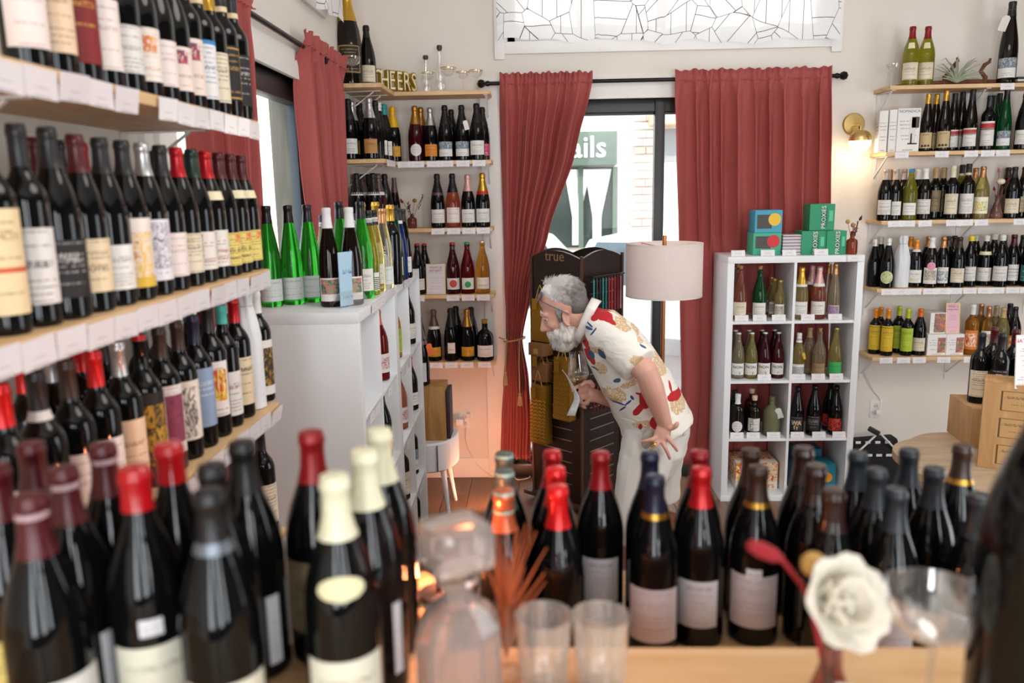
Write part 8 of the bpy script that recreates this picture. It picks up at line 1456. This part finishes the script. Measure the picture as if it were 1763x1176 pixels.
# pocket edge, rear button, bracelet
pk = [(1106, 730), (1102, 742), (1103, 754), (1108, 766), (1113, 776)]
pl_ = Blob().ell(J(1116, 756, 3.124), (0.028, 0.012, 0.046), Matrix.Rotation(0.25, 3, 'Y')).make('pocket_lining', plain('pocket_grey', '#b5aea6', 0.9), root, 0.006, 3)
MB().lathe([(0.001, 0), (0.008, 0), (0.008, 0.003), (0.001, 0.004)], 14).build('button', plain('button_tan', '#c9bfa8', 0.5), root, loc=J(1178, 748, 3.19) - PO, rot=(PI / 2, 0, 0.5))
MB().tube([J(1125, 765, 3.071) - PO + Vector((0.011 * math.cos(t), 0.011 * math.sin(t) , 0.007 * math.cos(t))) for t in [2 * PI * i / 16 for i in range(17)]], 0.0028, 6, cap=False).build('finger_ring', plain('gold_ring', '#c8a24a', 0.25, 1.0), root)
for an, nm_2 in ((AL, 'shoe'), (AR, 'shoe')):
    sh = Blob(); sh.loft([(Vector((an.x + 0.07, an.y, 0.042)), 0.036, 0.036), (Vector((an.x, an.y, 0.048)), 0.046, 0.042), (Vector((an.x - 0.09, an.y, 0.038)), 0.034, 0.046), (Vector((an.x - 0.16, an.y, 0.030)), 0.026, 0.040)], 18); sh.limb((Vector((an.x, an.y, 0.05)), 0.044), (Vector((an.x, an.y, 0.085)), 0.043))
    so = sh.make('shoe', plain('tan_leather', '#8d6b4a', 0.6), root, 0.008, 4)
    MB().box((an.x - 0.19, an.y - 0.044, 0.0), (an.x + 0.105, an.y + 0.044, 0.02)).build('sole', plain('sole_white', '#d8d4cc', 0.7), so, bevel=0.008, loc=-PO * 1.0)
# things he holds or wears
sg_ = empty('sunglasses', H(0.085, 0, 0.072)); tag(sg_, 'sunglasses pushed up onto the bearded man hair', 'sunglasses'); so_ = sg_.location.copy(); fm_ = plain('glasses_frame', '#6d6a70', 0.3, 0.5)
for s in (-1, 1):
    c = H(0.080, 0.036 * s, 0.076) - so_; pts = [c + HL * (0.029 * math.cos(t)) + (HU * 0.75 + HF * -0.66) * (0.024 * math.sin(t)) for t in [2 * PI * i / 20 for i in range(21)]]
    MB().tube(pts, 0.0018, 6, cap=False).build('rim', fm_, sg_)
    lens = MB(); lens.v.append(c + (HF * .66 + HU * .75) * 0.003); [lens.v.append(p) for p in pts[:-1]]
    for i in range(20): lens.face((0, 1 + i, 1 + (i + 1) % 20))
    lens.build('lens', plain('lens_plum', '#2c1f38', 0.06), sg_)
    MB().tube([H(0.080, 0.062 * s, 0.066) - so_, H(0.05, 0.085 * s, 0.040) - so_, H(0.0, 0.089 * s, -0.002) - so_, H(-0.02, 0.087 * s, -0.022) - so_], [0.0022, 0.0024, 0.0022, 0.0026], 6).build('temple_arm', fm_, sg_)
MB().tube([H(0.082, -0.011, 0.068) - so_, H(0.086, 0, 0.073) - so_, H(0.082, 0.011, 0.068) - so_], 0.0018, 6).build('bridge', fm_, sg_)
gb = J(1000, 697, 3.352); gt = J(993, 607, 3.352); ax_ = (gt - gb); gl = ax_.length; wg = empty('wine_glass', gb); tag(wg, 'stemmed wine glass with a little pale wine held by the bearded man', 'glass'); wg.rotation_euler = ax_.to_track_quat('Z', 'Y').to_euler(); g1 = gl / 0.215
MB().lathe([(r * g1, z * g1) for r, z in [(0.0045, 0.088), (0.014, 0.093), (0.030, 0.105), (0.0415, 0.122), (0.0425, 0.130), (0.037, 0.165), (0.031, 0.215), (0.0303, 0.215), (0.036, 0.165), (0.0412, 0.130), (0.040, 0.123), (0.029, 0.107), (0.001, 0.097)]], 32).build('bowl', clear_m, wg)
MB().lathe([(r * g1, z * g1) for r, z in [(0.001, 0.0975), (0.0285, 0.1085), (0.0385, 0.1215), (0.001, 0.1215)]], 28).build('wine', plain('pale_wine', '#e8c98a', 0.03, trans=0.9, ior=1.33, vary=0), wg)
MB().lathe([(r * g1, z * g1) for r, z in [(0.0045, 0.088), (0.0033, 0.07), (0.003, 0.03), (0.005, 0.008), (0.01, 0.004), (0.034, 0.0015), (0.035, 0.0005), (0.001, 0.0)]], 24).build('stem', clear_m, wg)
rows = []
for i in range(10):
    t = i / 9; px = 968 + 31 * (t / 0.62) ** 0.8 if t < .62 else 999 - 9 * ((t - .62) / .38); py = 638 + 78 * t; w = 2 + 11 * t
    a = J(px, py, 3.31); rows.append([a + Vector((-0.0 - 0.035 * t * s_, 0.045 * s_ * (1 - .4 * t), -0.006 * s_)) for s_ in (0, .33, .66, 1)])
pp = MB().grid([[q - rows[0][0] for q in r] for r in rows]).build('paper_leaflet', paper('leaflet', '#e6e6ea', '#6a6f80', 0, 40, 97), loc=rows[0][0]); md = pp.modifiers.new('sheet', 'SOLIDIFY'); md.thickness = 0.0015; tag(pp, 'folded white tasting leaflet in the bearded man hand', 'leaflet')
